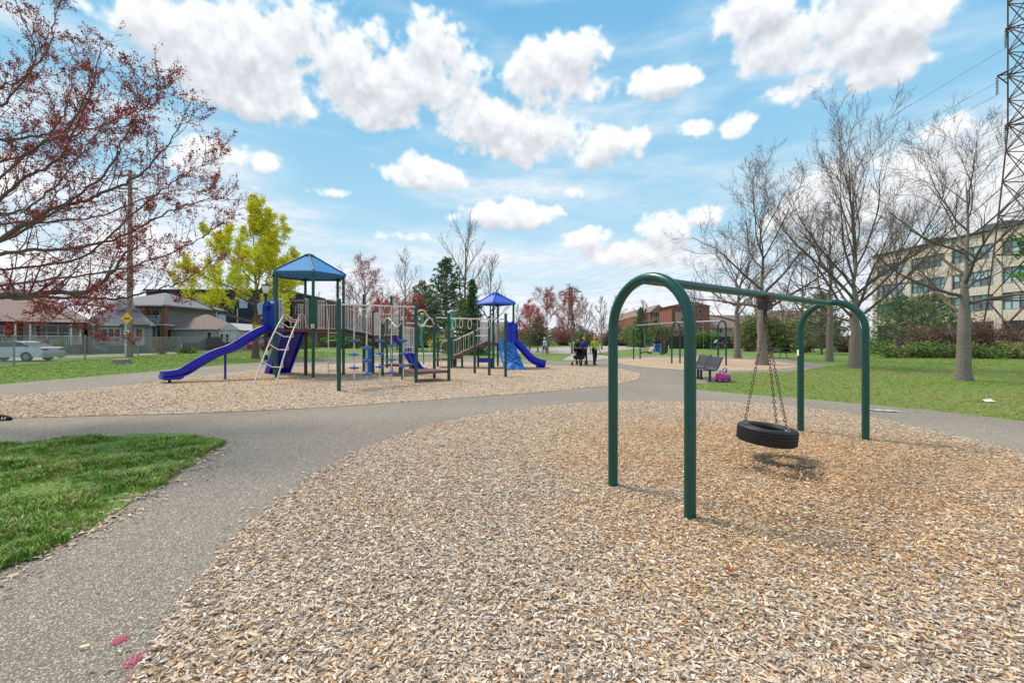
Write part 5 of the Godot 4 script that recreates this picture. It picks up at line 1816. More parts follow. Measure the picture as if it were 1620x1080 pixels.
func pylon(label: String, base: Vector3, h: float, wb: float, wt: float, arms: Array, m: String, r: float, yaw := 0.0, line_to := Vector3.ZERO) -> void:
	var o := thing("transmission_pylon", label, "pylon", base)
	var t := Transform3D(Basis(Vector3.UP, yaw), base)
	var half := func(y: float) -> float: return lerpf(wb, wt, minf(1.0, pow(y / (h * 0.55), 0.8))) * 0.5
	for sx in [-1.0, 1.0]:
		for sz in [-1.0, 1.0]:
			var lm := MB.new()
			lm.xf = t
			var pts := PackedVector3Array()
			for k in 10:
				var y := h * k / 9.0
				pts.push_back(Vector3(half.call(y) * sx, y - 0.1, half.call(y) * sz))
			lm.pipe(pts, r, 4)
			part(o, "leg", lm, M[m])
	var bm := MB.new()
	bm.xf = t
	var y := 0.3
	while y < h - 0.5:
		var w0: float = half.call(y)
		var step := maxf(1.1, w0 * 2.1)
		var w1: float = half.call(minf(y + step, h))
		var c0 := [Vector3(-w0, y, -w0), Vector3(w0, y, -w0), Vector3(w0, y, w0), Vector3(-w0, y, w0)]
		var y1 := minf(y + step, h)
		var c1 := [Vector3(-w1, y1, -w1), Vector3(w1, y1, -w1), Vector3(w1, y1, w1), Vector3(-w1, y1, w1)]
		for k in 4:
			bm.rod(c0[k], c1[(k + 1) % 4], r * 0.6, 4)
			bm.rod(c0[(k + 1) % 4], c1[k], r * 0.6, 4)
			bm.rod(c1[k], c1[(k + 1) % 4], r * 0.6, 4)
		y += step
	part(o, "bracing", bm, M[m])
	for a in arms:
		for s in [-1.0, 1.0]:
			var am := MB.new()
			am.xf = t
			var w: float = half.call(a[0])
			var tip := Vector3(s * a[1], a[0] + 0.1, 0)
			for sz in [-1.0, 1.0]:
				am.rod(Vector3(s * w, a[0], sz * w), tip, r * 0.7, 4)
				am.rod(Vector3(s * w, a[0] + a[1] * 0.35, sz * w), tip, r * 0.6, 4)
			am.rod(Vector3(s * (w + a[1]) * 0.5, a[0], w * 0.5), Vector3(s * (w + a[1]) * 0.5, a[0], -w * 0.5), r * 0.5, 4)
			var arm := part(o, "cross_arm", am, M[m])
			var im := MB.new()
			im.xf = t
			var prof := PackedVector2Array()
			for k in 8: prof.append_array([Vector2(0.03, -1.5 + k * 0.18), Vector2(0.11, -1.47 + k * 0.18), Vector2(0.03, -1.42 + k * 0.18)])
			im.lathe(prof, tip, 8)
			part(arm, "insulator", im, M.insulator)
			if line_to != Vector3.ZERO:
				var wm := MB.new()
				var s0 := t * (tip + Vector3(0, -1.55, 0))
				var e0 := line_to + Vector3(s * a[1], a[0] * 0.5, 0)
				var pp := PackedVector3Array()
				for k in 17: pp.push_back(s0.lerp(e0, k / 16.0) - Vector3(0, 4.0 * (k / 16.0) * (1.0 - k / 16.0) * 2.5, 0))
				wm.pipe(pp, 0.016, 4)
				part(arm, "conductor", wm, M.insulator)
func townhouses() -> void:
	var x := 24.0
	var N := Vector3.BACK
	var info := ["red brick townhouse with steep gable, leftmost and farthest of the row", "red brick townhouse second from the left of the row", "red brick townhouse third from the left of the row", "red brick townhouse fourth from the left of the row", "red brick townhouse with pale bay, fifth of the row", "tallest red brick townhouse at the right end of the row"]
	var px := [984, 993, 1004.5, 1016.5, 1042, 1093]
	var top := [498, 496, 493, 490, 484, 479]
	var dep := [160.0, 150.0, 141.0, 133.0, 119.0, 105.0]
	for k in 6:
		var z: float = dep[k]
		var w := [9, 12, 12, 14, 26, 60][k] * z / F as float
		var c := at(px[k], 536, z)
		var eave := hy(top[k] + (9 if k < 5 else 4), z)
		var tp := hy(top[k], z)
		var o := thing("townhouse", info[k], "house", Vector3(c.x, 0, -z), "row of brick townhouses beyond the far swings")
		walls(o, Vector3(c.x - w * 0.5, 0, -z - 9), Vector3(c.x + w * 0.5, eave, -z), "brick_red")
		var rm := MB.new()
		rm.prism(PackedVector2Array([Vector2(-w * 0.55, -0.15), Vector2(w * 0.55, -0.15), Vector2(0, tp - eave + 0.4)]), Transform3D(Basis.IDENTITY, Vector3(c.x, eave, -z + 0.35)), 9.5)
		part(o, "roof", rm, M.shingle_brown)
		var by := MB.new()
		by.box(Vector3(c.x - w * 0.22, eave * 0.42, -z + 0.25), Vector3(w * 0.4, eave * 0.84, 0.6))
		part(o, "bay", by, M.siding_tan)
		for f in 4:
			window_on(o, Vector3(c.x - w * 0.22, 1.6 + f * 2.1, -z + 0.57), Vector3.RIGHT, N, 1.0, 1.2, 2, 1, "white_paint", "glass_dark")
			if 1.6 + f * 2.1 < eave - 1.0: window_on(o, Vector3(c.x + w * 0.25, 1.6 + f * 2.1, -z + 0.03), Vector3.RIGHT, N, 0.9, 1.2, 1, 1, "white_paint", "glass_dark")
	for q in [[54.0, -108.0, 16.0, 4.2, "low brown-roofed house left of the big tree trunk", "siding_tan"], [72.0, -112.0, 18.0, 5.6, "wide house with grey-brown roof between the tree trunks", "siding_pale"]]:
		var o := thing("far_house", q[4], "house", Vector3(q[0], 0, q[1]), "houses beyond the far swings")
		var lo := Vector3(q[0] - q[2] * 0.5, 0, q[1] - 8)
		var hi := Vector3(q[0] + q[2] * 0.5, q[3], q[1])
		walls(o, lo, hi, q[5])
		var rm := MB.new()
		hip_roof(rm, lo, hi, q[3] + 3.2, 3.4, 0.5)
		part(o, "roof", rm, M.shingle_brown)
		for k in 3: window_on(o, Vector3(lo.x + q[2] * (0.2 + 0.3 * k), 3.6, q[1] + 0.04), Vector3.RIGHT, N, 1.3, 1.3, 2, 1, "white_paint", "glass_dark")
	var fz := 72.0
	var fo := thing("board_fence", "dark wooden board fence in front of the far townhouses", "fence", at(1090, 540, fz) * Vector3(1, 0, 1))
	for k in 14:
		var a := Vector3(25.0 + k * 2.0, 0, -fz - k * 0.3)
		var pm := MB.new()
		pm.bar(a + Vector3(0, 0.95, 0), a + Vector3(1.9, 0.95, -0.28), 0.05, 1.9)
		part(fo, "panel", pm, M.fence_dark)
		var po := MB.new()
		po.box(a + Vector3(-0.05, 1.0, 0), Vector3(0.12, 2.0, 0.12))
		part(fo, "post", po, M.fence_dark)
# ---------------------------------------------------------------- people: one continuous skin from tapered bones
func body_mesh(mb: MB, bones: Array, cell: float, blend: float) -> void:
	var lo := Vector3.ONE * 1e9
	var hi := -lo
	for b in bones:
		var r: float = maxf(b[2], b[3])
		lo = lo.min(b[0].min(b[1]) - Vector3.ONE * r); hi = hi.max(b[0].max(b[1]) + Vector3.ONE * r)
	lo -= Vector3.ONE * cell * 3; hi += Vector3.ONE * cell * 3
	var nx := int((hi.x - lo.x) / cell) + 1
	var ny := int((hi.y - lo.y) / cell) + 1
	var nzz := int((hi.z - lo.z) / cell) + 1
	var f := PackedFloat32Array()
	f.resize(nx * ny * nzz)
	f.fill(1.0)
	var who := PackedByteArray()
	who.resize(nx * ny * nzz)
	var best := PackedFloat32Array()
	best.resize(nx * ny * nzz)
	best.fill(9.0)
	for q in bones.size():
		var b: Array = bones[q]
		var a: Vector3 = b[0]
		var ab: Vector3 = b[1] - b[0]
		var l2 := maxf(ab.length_squared(), 1e-8)
		var m: float = maxf(b[2], b[3]) + blend + cell * 2
		var p0 := ((a.min(b[1]) - Vector3.ONE * m - lo) / cell).floor()
		var p1 := ((a.max(b[1]) + Vector3.ONE * m - lo) / cell).ceil()
		for z in range(maxi(0, int(p0.z)), mini(nzz, int(p1.z))):
			for y in range(maxi(0, int(p0.y)), mini(ny, int(p1.y))):
				var k := (z * ny + y) * nx
				for x in range(maxi(0, int(p0.x)), mini(nx, int(p1.x))):
					var p := lo + Vector3(x, y, z) * cell
					var t := clampf((p - a).dot(ab) / l2, 0, 1)
					var d := p.distance_to(a + ab * t) - lerpf(b[2], b[3], t)
					if d < best[k + x]:
						best[k + x] = d; who[k + x] = q
					var o := f[k + x]
					var h := clampf(0.5 + 0.5 * (o - d) / blend, 0, 1)
					f[k + x] = lerpf(o, d, h) - blend * h * (1.0 - h)
	var vid := {}
	var base := mb.v.size()
	var off := [0, 1, nx, nx + 1, nx * ny, nx * ny + 1, nx * ny + nx, nx * ny + nx + 1]
	var ofv := [Vector3(0, 0, 0), Vector3(1, 0, 0), Vector3(0, 1, 0), Vector3(1, 1, 0), Vector3(0, 0, 1), Vector3(1, 0, 1), Vector3(0, 1, 1), Vector3(1, 1, 1)]
	var ed := [[0, 1], [2, 3], [4, 5], [6, 7], [0, 2], [1, 3], [4, 6], [5, 7], [0, 4], [1, 5], [2, 6], [3, 7]]
	for z in nzz - 1:
		for y in ny - 1:
			for x in nx - 1:
				var k := (z * ny + y) * nx + x
				if f[k] > cell * 2.0 or f[k] < -cell * 2.0: continue
				var mask := 0
				for c in 8:
					if f[k + off[c]] < 0: mask |= 1 << c
				if mask == 0 or mask == 255: continue
				var s := Vector3.ZERO
				var n := 0
				for e in ed:
					var f0 := f[k + off[e[0]]]
					var f1 := f[k + off[e[1]]]
					if (f0 < 0) != (f1 < 0):
						s += ofv[e[0]].lerp(ofv[e[1]], f0 / (f0 - f1)); n += 1
				vid[k] = mb.v.size()
				mb.v.push_back(mb.xf * (lo + (Vector3(x, y, z) + s / n) * cell))
				var gr := Vector3(f[k + 1] - f[k], f[k + nx] - f[k], f[k + nx * ny] - f[k]) + Vector3(f[k + off[7]] - f[k + off[6]], f[k + off[7]] - f[k + off[5]], f[k + off[7]] - f[k + off[3]])
				mb.n.push_back((mb.xf.basis * gr).normalized())
				mb.c.push_back(bones[who[k]][4])
	var ax := [1, nx, nx * ny]
	for k in vid:
		for d in 3:
			var u: int = ax[(d + 1) % 3]
			var w: int = ax[(d + 2) % 3]
			if (f[k] < 0) == (f[k + ax[d]] < 0): continue
			if not (vid.has(k - u) and vid.has(k - w) and vid.has(k - u - w)): continue
			var a: int = vid[k]
			var b: int = vid[k - u]
			var c: int = vid[k - u - w]
			var e: int = vid[k - w]
			if f[k] < 0: mb.i.append_array(PackedInt32Array([a, c, b, a, e, c]))
			else: mb.i.append_array(PackedInt32Array([a, b, c, a, c, e]))
func fingers(mb: MB, wrist: Vector3, d: Vector3, side: Vector3, col: Color, s := 1.0) -> void:
	mb.col = col
	var pal := wrist + d * 0.085 * s
	var nrm := d.cross(side).normalized()
	for k in 4:
		var l: float = [0.07, 0.08, 0.076, 0.06][k] * s
		var o := pal + side * (k - 1.5) * 0.02 * s
		mb.tube(PackedVector3Array([o - d * 0.02 * s, o + d * l * 0.45, o + d * l * 0.8 + nrm * l * 0.3, o + d * l * 0.95 + nrm * l * 0.55]), PackedFloat32Array([0.0095 * s, 0.009 * s, 0.008 * s, 0.006 * s]), 6)
	var th := wrist + d * 0.035 * s + side * -0.035 * s
	mb.tube(PackedVector3Array([th, th + (d * 0.6 - side * 0.7) * 0.045 * s, th + (d * 1.1 - side * 0.6) * 0.06 * s + nrm * 0.015]), PackedFloat32Array([0.012 * s, 0.0105 * s, 0.008 * s]), 6)
# j: joints in the person's own space, facing +z. c: colours for skin, top, legs, shoes
func person(label: String, pos: Vector3, yaw: float, j: Dictionary, c: Dictionary, hair: String, s := 1.0, hat := "") -> Node3D:
	var o := thing("person", label, "person", pos)
	var mb := MB.new()
	mb.xf = Transform3D(Basis(Vector3.UP, yaw) * Basis.from_scale(Vector3.ONE * s), pos)
	var hd: Vector3 = j.head
	var nk: Vector3 = j.neck
	var ch: Vector3 = j.chest
	var pv: Vector3 = j.pelvis
	var tor := (nk - pv).normalized()
	var b := []
	b.push_back([pv, pv + (ch - pv) * 0.5, 0.125, 0.12, c.top])
	b.push_back([pv + Vector3(-0.06, -0.02, 0), pv + Vector3(0.06, -0.02, 0), 0.115, 0.115, c.legs])
	b.push_back([pv + (ch - pv) * 0.45, ch, 0.118, 0.13, c.top])
	b.push_back([ch + Vector3(-0.07, 0, 0), ch + Vector3(0.07, 0, 0), 0.115, 0.115, c.top])
	b.push_back([ch, nk, 0.08, 0.052, c.top])
	b.push_back([nk, hd, 0.05, 0.055, c.skin])
	for sd in [0, 1]:
		var sg := -1.0 if sd == 0 else 1.0
		var sh := ch + Vector3(sg * 0.17, 0.06, 0)
		b.push_back([ch + tor * 0.05, sh, 0.08, 0.062, c.top])
		b.push_back([sh, j.elbow[sd], 0.056, 0.044, c.top])
		b.push_back([j.elbow[sd], j.wrist[sd], 0.042, 0.03, c.get("sleeve", c.top)])
		var hdn: Vector3 = (j.wrist[sd] - j.elbow[sd]).normalized()
		b.push_back([j.wrist[sd] + hdn * 0.02, j.wrist[sd] + hdn * 0.075, 0.03, 0.026, c.skin])
		var hp := pv + Vector3(sg * 0.09, -0.04, 0)
		b.push_back([hp, j.knee[sd], 0.088, 0.06, c.legs])
		b.push_back([j.knee[sd], j.ankle[sd], 0.06, 0.042, c.get("shin", c.legs)])
		b.push_back([j.ankle[sd] + Vector3(0, -0.03, -0.02), j.toe[sd], 0.045, 0.036, c.shoe])
	body_mesh(mb, b, 0.024, 0.035)
	# head on a finer grid: skull, jaw, nose, ears
	var hb := []
	var fw: Vector3 = j.get("face", Vector3(0, 0, 1))
	var upv: Vector3 = (hd - nk).normalized()
	var sdv := upv.cross(fw).normalized()
	var hc := hd + upv * 0.09
	hb.push_back([hc - fw * 0.015, hc + fw * 0.015, 0.09, 0.088, c.skin])
	hb.push_back([hc - upv * 0.06 + fw * 0.03, hc - upv * 0.02 + fw * 0.03, 0.055, 0.07, c.skin])
	hb.push_back([hc - upv * 0.005 + fw * 0.1, hc - upv * 0.035 + fw * 0.112, 0.009, 0.015, c.skin])
	for sg in [-1.0, 1.0]: hb.push_back([hc + sdv * sg * 0.088, hc + sdv * sg * 0.092 - upv * 0.03, 0.016, 0.012, c.skin])
	body_mesh(mb, hb, 0.012, 0.014)
	for sg in [-1.0, 1.0]:
		mb.col = lin(60, 40, 35)
		mb.ball(hc + fw * 0.088 + sdv * sg * 0.033 + upv * 0.005, Vector3.ONE * 0.011, 6, 4)
	mb.col = lin(150, 80, 75)
	mb.box(hc + fw * 0.1 - upv * 0.062, Vector3(0.042, 0.009, 0.012), Basis(sdv, upv, fw))
	for sd in 2:
		var hdn: Vector3 = (j.wrist[sd] - j.elbow[sd]).normalized()
		fingers(mb, j.wrist[sd], hdn, Vector3.RIGHT * (1.0 if sd == 0 else -1.0) if absf(hdn.x) < 0.8 else Vector3.FORWARD, c.skin)
	mb.col = Color.WHITE
	part(o, "body", mb, M.cloth)
	var hm := MB.new()
	hm.xf = mb.xf
	var hr := []
	hr.push_back([hc + upv * 0.02 - fw * 0.02, hc + upv * 0.03 - fw * 0.01, 0.094, 0.092, Color.WHITE])
	hr.push_back([hc - upv * 0.03 - fw * 0.05, hc - fw * 0.03, 0.07, 0.085, Color.WHITE])
	body_mesh(hm, hr, 0.014, 0.02)
	part(o, "hair" if hat == "" else hat, hm, M[hair])
	return o
func stand(step := 0.12, arms := 0.0) -> Dictionary:
	return {"head": Vector3(0, 1.49, 0.02), "neck": Vector3(0, 1.42, 0), "chest": Vector3(0, 1.26, 0), "pelvis": Vector3(0, 0.93, 0),
		"elbow": [Vector3(-0.25, 1.03, -0.02 - arms * 0.5), Vector3(0.25, 1.03, -0.02 + arms * 0.5)], "wrist": [Vector3(-0.26, 0.82, 0.06 - arms), Vector3(0.26, 0.82, 0.1 + arms)],
		"knee": [Vector3(-0.1, 0.5, 0.03 + step), Vector3(0.1, 0.5, 0.03 - step * 0.3)], "ankle": [Vector3(-0.1, 0.08, step * 1.3), Vector3(0.1, 0.08, -step * 1.4)], "toe": [Vector3(-0.11, 0.04, step * 1.3 + 0.15), Vector3(0.11, 0.04, -step * 1.4 + 0.14)]}
func people() -> void:
	var skin := lin(205, 150, 125)
	person("person in yellow-green jacket and orange cap walking on the far path", g(940.5, 577.3), 0.3, stand(0.1, 0.06), {"skin": skin, "top": lin(165, 180, 50), "legs": lin(35, 38, 42), "shoe": lin(25, 25, 25)}, "orange_cloth", 1.02, "cap")
	var push := stand(0.16)
	push.elbow = [Vector3(-0.24, 1.05, 0.16), Vector3(0.24, 1.05, 0.16)]
	push.wrist = [Vector3(-0.2, 1.02, 0.4), Vector3(0.2, 1.02, 0.4)]
	person("person in blue top and black trousers pushing the black stroller", g(924.5, 577), -0.5, push, {"skin": skin, "top": lin(40, 60, 125), "legs": lin(25, 26, 32), "shoe": lin(20, 20, 22)}, "hair_fair")
	person("person with dark hair in black clothes standing behind the stroller", g(914.5, 575.8), -0.2, stand(0.04), {"skin": skin, "top": lin(28, 28, 32), "legs": lin(22, 22, 26), "shoe": lin(18, 18, 18)}, "hair_dark", 0.95)
	person("person in pale grey hoodie and dark shorts walking behind the reddish tree", g(862, 563), -1.0, stand(0.12, 0.05), {"skin": skin, "top": lin(190, 198, 210), "legs": lin(40, 42, 48), "shin": skin, "shoe": lin(200, 200, 200)}, "pale_cloth", 1.0, "hood")
	# stroller
	var p := g(924.5, 577) + Vector3(-0.48, 0, 0.88) * 0.82
	var o := thing("stroller", "black baby stroller on the far path in front of the person in blue", "stroller", p)
	var t := Transform3D(Basis(Vector3.UP, -0.5), p)
	var sm := MB.new()
	sm.xf = t
	sm.prism(PackedVector2Array([Vector2(-0.35, 0.4), Vector2(0.05, 0.36), Vector2(0.35, 0.45), Vector2(0.38, 0.6), Vector2(0.05, 0.55), Vector2(-0.2, 0.75), Vector2(-0.42, 0.95)]), Transform3D(Basis(Vector3.UP, -PI / 2), Vector3(-0.22, 0, 0.08)), 0.44)
	part(o, "seat", sm, M.black_cloth)
	var hm := MB.new()
	hm.xf = t
	for k in 8:
		var a0 := PI * 0.25 + PI * 0.6 * k / 8.0
		var a1 := PI * 0.25 + PI * 0.6 * (k + 1) / 8.0
		var z0 := Vector3(0, 0.72 + sin(a0) * 0.36, 0.05 + cos(a0) * 0.4)
		var z1 := Vector3(0, 0.72 + sin(a1) * 0.36, 0.05 + cos(a1) * 0.4)
		hm.quad(z0 - Vector3(0.24, 0, 0), z0 + Vector3(0.24, 0, 0), z1 + Vector3(0.24, 0, 0), z1 - Vector3(0.24, 0, 0))
		for s in [-0.24, 0.24]: hm.tri(Vector3(s, 0.72, 0.05), z0 + Vector3(s, 0, 0), z1 + Vector3(s, 0, 0))
	part(o, "canopy", hm, M.black_cloth)
	var fm := MB.new()
	fm.xf = t
	for s in [-0.24, 0.24]:
		fm.pipe(PackedVector3Array([Vector3(s, 0.12, 0.5), Vector3(s, 0.5, 0.05), Vector3(s, 0.98, -0.42)]), 0.015, 6)
		fm.pipe(PackedVector3Array([Vector3(s, 0.14, -0.3), Vector3(s, 0.55, 0.0)]), 0.015, 6)
	fm.rod(Vector3(-0.24, 0.98, -0.42), Vector3(0.24, 0.98, -0.42), 0.018, 6)
	part(o, "frame", fm, M.dark_metal)
	for s in [-0.26, 0.26]:
		for z in [0.5, -0.3]:
			var wm := MB.new()
			wm.xf = t
			wm.torus(Vector3(s, 0.13, z), Vector3.UP, Vector3.BACK, 0.11, 0.11, 0.025, 16, 6)
			wm.rod(Vector3(s - 0.02, 0.13, z), Vector3(s + 0.02, 0.13, z), 0.05, 8)
			part(o, "wheel", wm, M.rubber)
	# child on the far swing, leaning back with legs out to the left
	var sw := at(1029, 553, 33.0)
	sw.y = 0.5
	var kid := {"head": Vector3(0, 0.58, -0.34), "neck": Vector3(0, 0.5, -0.28), "chest": Vector3(0, 0.36, -0.18), "pelvis": Vector3(0, 0.1, 0.0), "elbow": [Vector3(-0.24, 0.34, 0.0), Vector3(0.24, 0.34, 0.0)], "wrist": [Vector3(-0.24, 0.5, 0.16), Vector3(0.24, 0.5, 0.16)],
		"knee": [Vector3(-0.1, 0.14, 0.42), Vector3(0.1, 0.14, 0.42)], "ankle": [Vector3(-0.1, 0.06, 0.8), Vector3(0.1, 0.06, 0.8)], "toe": [Vector3(-0.1, 0.18, 0.86), Vector3(0.1, 0.18, 0.86)], "face": Vector3(0, 0.5, 0.86)}
	person("child in white patterned top leaning back on a far swing, legs stretched left", sw, -PI / 2, kid, {"skin": skin, "top": lin(215, 210, 215), "legs": lin(120, 70, 80), "shoe": lin(60, 70, 130)}, "hair_dark", 0.85)
	var so := thing("belt_swing", "black belt swing carrying the child in white", "swing", sw, "")
	var sb := MB.new()
	sb.box(sw + Vector3(0, -0.01, 0), Vector3(0.18, 0.02, 0.42))
	part(so, "seat", sb, M.rubber)
	for s in [-0.21, 0.21]:
		var cm := MB.new()
		cm.rod(sw + Vector3(0, 0, s), Vector3(sw.x + 0.5, 2.56, sw.z + s), 0.008, 5)
		part(so, "chain", cm, M.galvanised)
	cyclist("cyclist in white shirt and pale helmet on the far path", g(1132, 554.5), 1.3, lin(205, 208, 212), lin(35, 36, 42))
	cyclist("cyclist in dark shirt and pale helmet riding behind the one in white", g(1145, 553.0), 1.2, lin(60, 50, 55), lin(150, 110, 95))
func cyclist(label: String, p: Vector3, yaw: float, top: Color, legs: Color) -> void:
	var skin := lin(210, 155, 130)
	var j := {"head": Vector3(0, 1.5, 0.3), "neck": Vector3(0, 1.42, 0.24), "chest": Vector3(0, 1.26, 0.14), "pelvis": Vector3(0, 0.96, -0.14), "elbow": [Vector3(-0.24, 1.08, 0.32), Vector3(0.24, 1.08, 0.32)], "wrist": [Vector3(-0.24, 1.0, 0.54), Vector3(0.24, 1.0, 0.54)],
		"knee": [Vector3(-0.11, 0.66, 0.22), Vector3(0.11, 0.58, 0.16)], "ankle": [Vector3(-0.12, 0.32, 0.02), Vector3(0.12, 0.18, 0.0)], "toe": [Vector3(-0.12, 0.28, 0.16), Vector3(0.12, 0.13, 0.13)]}
	person(label, p, yaw, j, {"skin": skin, "top": top, "sleeve": skin, "legs": legs, "shin": skin, "shoe": lin(30, 30, 34)}, "pale_cloth", 1.0, "helmet")
	var o := thing("bicycle", "bicycle under the " + label.replace(" on the far path", ""), "bicycle", p)
	var t := Transform3D(Basis(Vector3.UP, yaw), p)
	for z in [-0.5, 0.52]:
		var wm := MB.new()
		wm.xf = t
		wm.torus(Vector3(0, 0.34, z), Vector3.UP, Vector3.BACK, 0.325, 0.325, 0.02, 24, 6)
		var w := part(o, "wheel", wm, M.rubber)
		var sp := MB.new()
		sp.xf = t
		for k in 12: sp.rod(Vector3(0, 0.34, z), Vector3(0, 0.34 + sin(TAU * k / 12) * 0.31, z + cos(TAU * k / 12) * 0.31), 0.003, 3)
		part(w, "spokes", sp, M.galvanised)
	var fm := MB.new()
	fm.xf = t
	for q in [[Vector3(0, 0.34, -0.5), Vector3(0, 0.3, -0.05)], [Vector3(0, 0.34, -0.5), Vector3(0, 0.78, -0.18)], [Vector3(0, 0.3, -0.05), Vector3(0, 0.84, -0.2)], [Vector3(0, 0.3, -0.05), Vector3(0, 0.8, 0.38)], [Vector3(0, 0.76, -0.17), Vector3(0, 0.88, 0.36)], [Vector3(0, 0.34, 0.52), Vector3(0, 0.98, 0.36)]]: fm.rod(q[0], q[1], 0.018, 6)
	part(o, "frame", fm, M.purple)
	var hm := MB.new()
	hm.xf = t
	hm.pipe(PackedVector3Array([Vector3(-0.27, 0.98, 0.5), Vector3(-0.1, 1.0, 0.42), Vector3(0.1, 1.0, 0.42), Vector3(0.27, 0.98, 0.5)]), 0.014, 6)
	part(o, "handlebar", hm, M.dark_metal)
	var sd := MB.new()
	sd.xf = t
	sd.ball(Vector3(0, 0.87, -0.2), Vector3(0.07, 0.035, 0.13), 10, 6)
	part(o, "saddle", sd, M.black_cloth)
# ---------------------------------------------------------------- small things
func small_things() -> void:
	for q in [[1039.5, 557.5, 0.62, "blue_plastic", "blue wheeled recycling bin on the grass beyond the far swings"], [1051, 559, 0.66, "bin_green", "dark green wheeled bin beside the blue bin"]]:
		var p := g(q[0], q[1])
		var o := thing("wheeled_bin", q[4], "bin", p)
		var mb := MB.new()
		var w: float = q[2]
		var a := [Vector3(-w * 0.4, 0.08, -0.27), Vector3(w * 0.4, 0.08, -0.27), Vector3(w * 0.4, 0.08, 0.27), Vector3(-w * 0.4, 0.08, 0.27)]
		for k in 4:
			var b: Vector3 = a[k]
			var c: Vector3 = a[(k + 1) % 4]
			var up := Vector3(1.25, 1, 1.2)
			mb.quad(p + c, p + b, p + b * up + Vector3(0, 0.87, 0), p + c * up + Vector3(0, 0.87, 0))
		part(o, "body", mb, M[q[3]])
		var lm := MB.new()
		lm.prism(PackedVector2Array([Vector2(-w * 0.54, 0), Vector2(w * 0.54, 0), Vector2(w * 0.5, 0.07), Vector2(-w * 0.5, 0.07)]), Transform3D(Basis.IDENTITY, p + Vector3(0, 0.95, 0.36)), 0.74)
		part(o, "lid", lm, M[q[3]])
		for s in [-1.0, 1.0]:
			var wm := MB.new()
			wm.rod(p + Vector3(s * w * 0.4, 0.12, -0.3), p + Vector3(s * w * 0.48, 0.12, -0.3), 0.12, 12)
			part(o, "wheel", wm, M.rubber)
	# picnic table
	var p := g(1228, 566)
	var o := thing("picnic_table", "dark green metal picnic table on the lawn behind the tyre swing chains", "picnic table", p)
	for q in [["tabletop", Vector3(0, 0.76, 0), Vector3(1.8, 0.06, 0.75)], ["bench_seat", Vector3(0, 0.45, 0.65), Vector3(1.8, 0.05, 0.28)], ["bench_seat", Vector3(0, 0.45, -0.65), Vector3(1.8, 0.05, 0.28)]]:
		var mb := MB.new()
		mb.box(p + q[1], q[2])
		part(o, q[0], mb, M.green_paint)
	for s in [-0.6, 0.6]:
		var mb := MB.new()
		mb.rod(p + Vector3(s, 0, 0.55), p + Vector3(s, 0.74, 0.1), 0.035, 6)
		mb.rod(p + Vector3(s, 0, -0.55), p + Vector3(s, 0.74, -0.1), 0.035, 6)
		mb.rod(p + Vector3(s, 0.42, -0.7), p + Vector3(s, 0.42, 0.7), 0.03, 6)
		part(o, "leg_frame", mb, M.green_paint)
	# shoe at the left edge
	var sp := g(5, 665.5)
	var so := thing("sneaker", "black sneaker with white stripes on the path at the left edge", "shoe", sp)
	var sm := MB.new()
	var up := [[-0.16, 0.045, 0.1], [-0.1, 0.05, 0.11], [-0.02, 0.05, 0.1], [0.06, 0.052, 0.08], [0.11, 0.045, 0.065], [0.14, 0.03, 0.045]]
	for k in up.size() - 1:
		var a: Array = up[k]
		var b: Array = up[k + 1]
		for s in 8:
			var t0 := PI * s / 8.0
			var t1 := PI * (s + 1) / 8.0
			sm.quad(sp + Vector3(a[0], 0.02 + sin(t0) * a[2], -cos(t0) * a[1]), sp + Vector3(b[0], 0.02 + sin(t0) * b[2], -cos(t0) * b[1]), sp + Vector3(b[0], 0.02 + sin(t1) * b[2], -cos(t1) * b[1]), sp + Vector3(a[0], 0.02 + sin(t1) * a[2], -cos(t1) * a[1]))
	part(so, "upper", sm, M.black_cloth)
	var sl := MB.new()
	var ol := PackedVector2Array()
	for k in 20:
		var a := TAU * k / 20
		ol.push_back(Vector2(cos(a) * 0.155, sin(a) * 0.055 * (1.0 - 0.15 * cos(a))))
	sl.prism(ol, Transform3D(Basis(Vector3.RIGHT, Vector3.FORWARD, Vector3.UP), sp + Vector3(-0.005, 0.028, 0)), 0.026)
	part(so, "sole", sl, M.rubber)
	for x in [0.02, 0.075]:
		var st := MB.new()
		st.bar(sp + Vector3(x, 0.035, 0.056), sp + Vector3(x + 0.012, 0.075, 0.046), 0.008, 0.018)
		part(so, "stripe", st, M.white_plastic)
	# paper, leaf, sheet, paint marks
	var pm := MB.new()
	var pp := g(1566, 636.5)
	pm.quad(pp + Vector3(-0.14, 0.03, 0.05), pp + Vector3(0.02, 0.04, 0.09), pp + Vector3(0.05, 0.09, -0.02), pp + Vector3(-0.09, 0.06, -0.08))
	pm.quad(pp + Vector3(0.02, 0.04, 0.09), pp + Vector3(0.16, 0.03, 0.04), pp + Vector3(0.13, 0.05, -0.08), pp + Vector3(0.05, 0.09, -0.02))
	single("scrap_paper", pm, M.white_plastic, "crumpled white sheet of paper lying on the right lawn", "paper", pp)
	var lm := MB.new()
	var lp := g(1157, 917) + Vector3(0, 0.06, 0)
	for k in 7:
		var a := TAU * k / 7.0
		var d := Vector3(cos(a), 0.2 * sin(a * 2.0), sin(a))
		var sd := Vector3(-sin(a), 0.1, cos(a)) * 0.012
		lm.tri(lp, lp + d * 0.022 + sd, lp + d * 0.036 + Vector3(0, 0.012, 0))
		lm.tri(lp, lp + d * 0.036 + Vector3(0, 0.012, 0), lp + d * 0.022 - sd)
	single("dead_leaf", lm, M.dead_leaf, "curled orange-brown dead leaf lying on the near wood chips", "leaf", lp)
	var r := RandomNumberGenerator.new()
	r.seed = 8
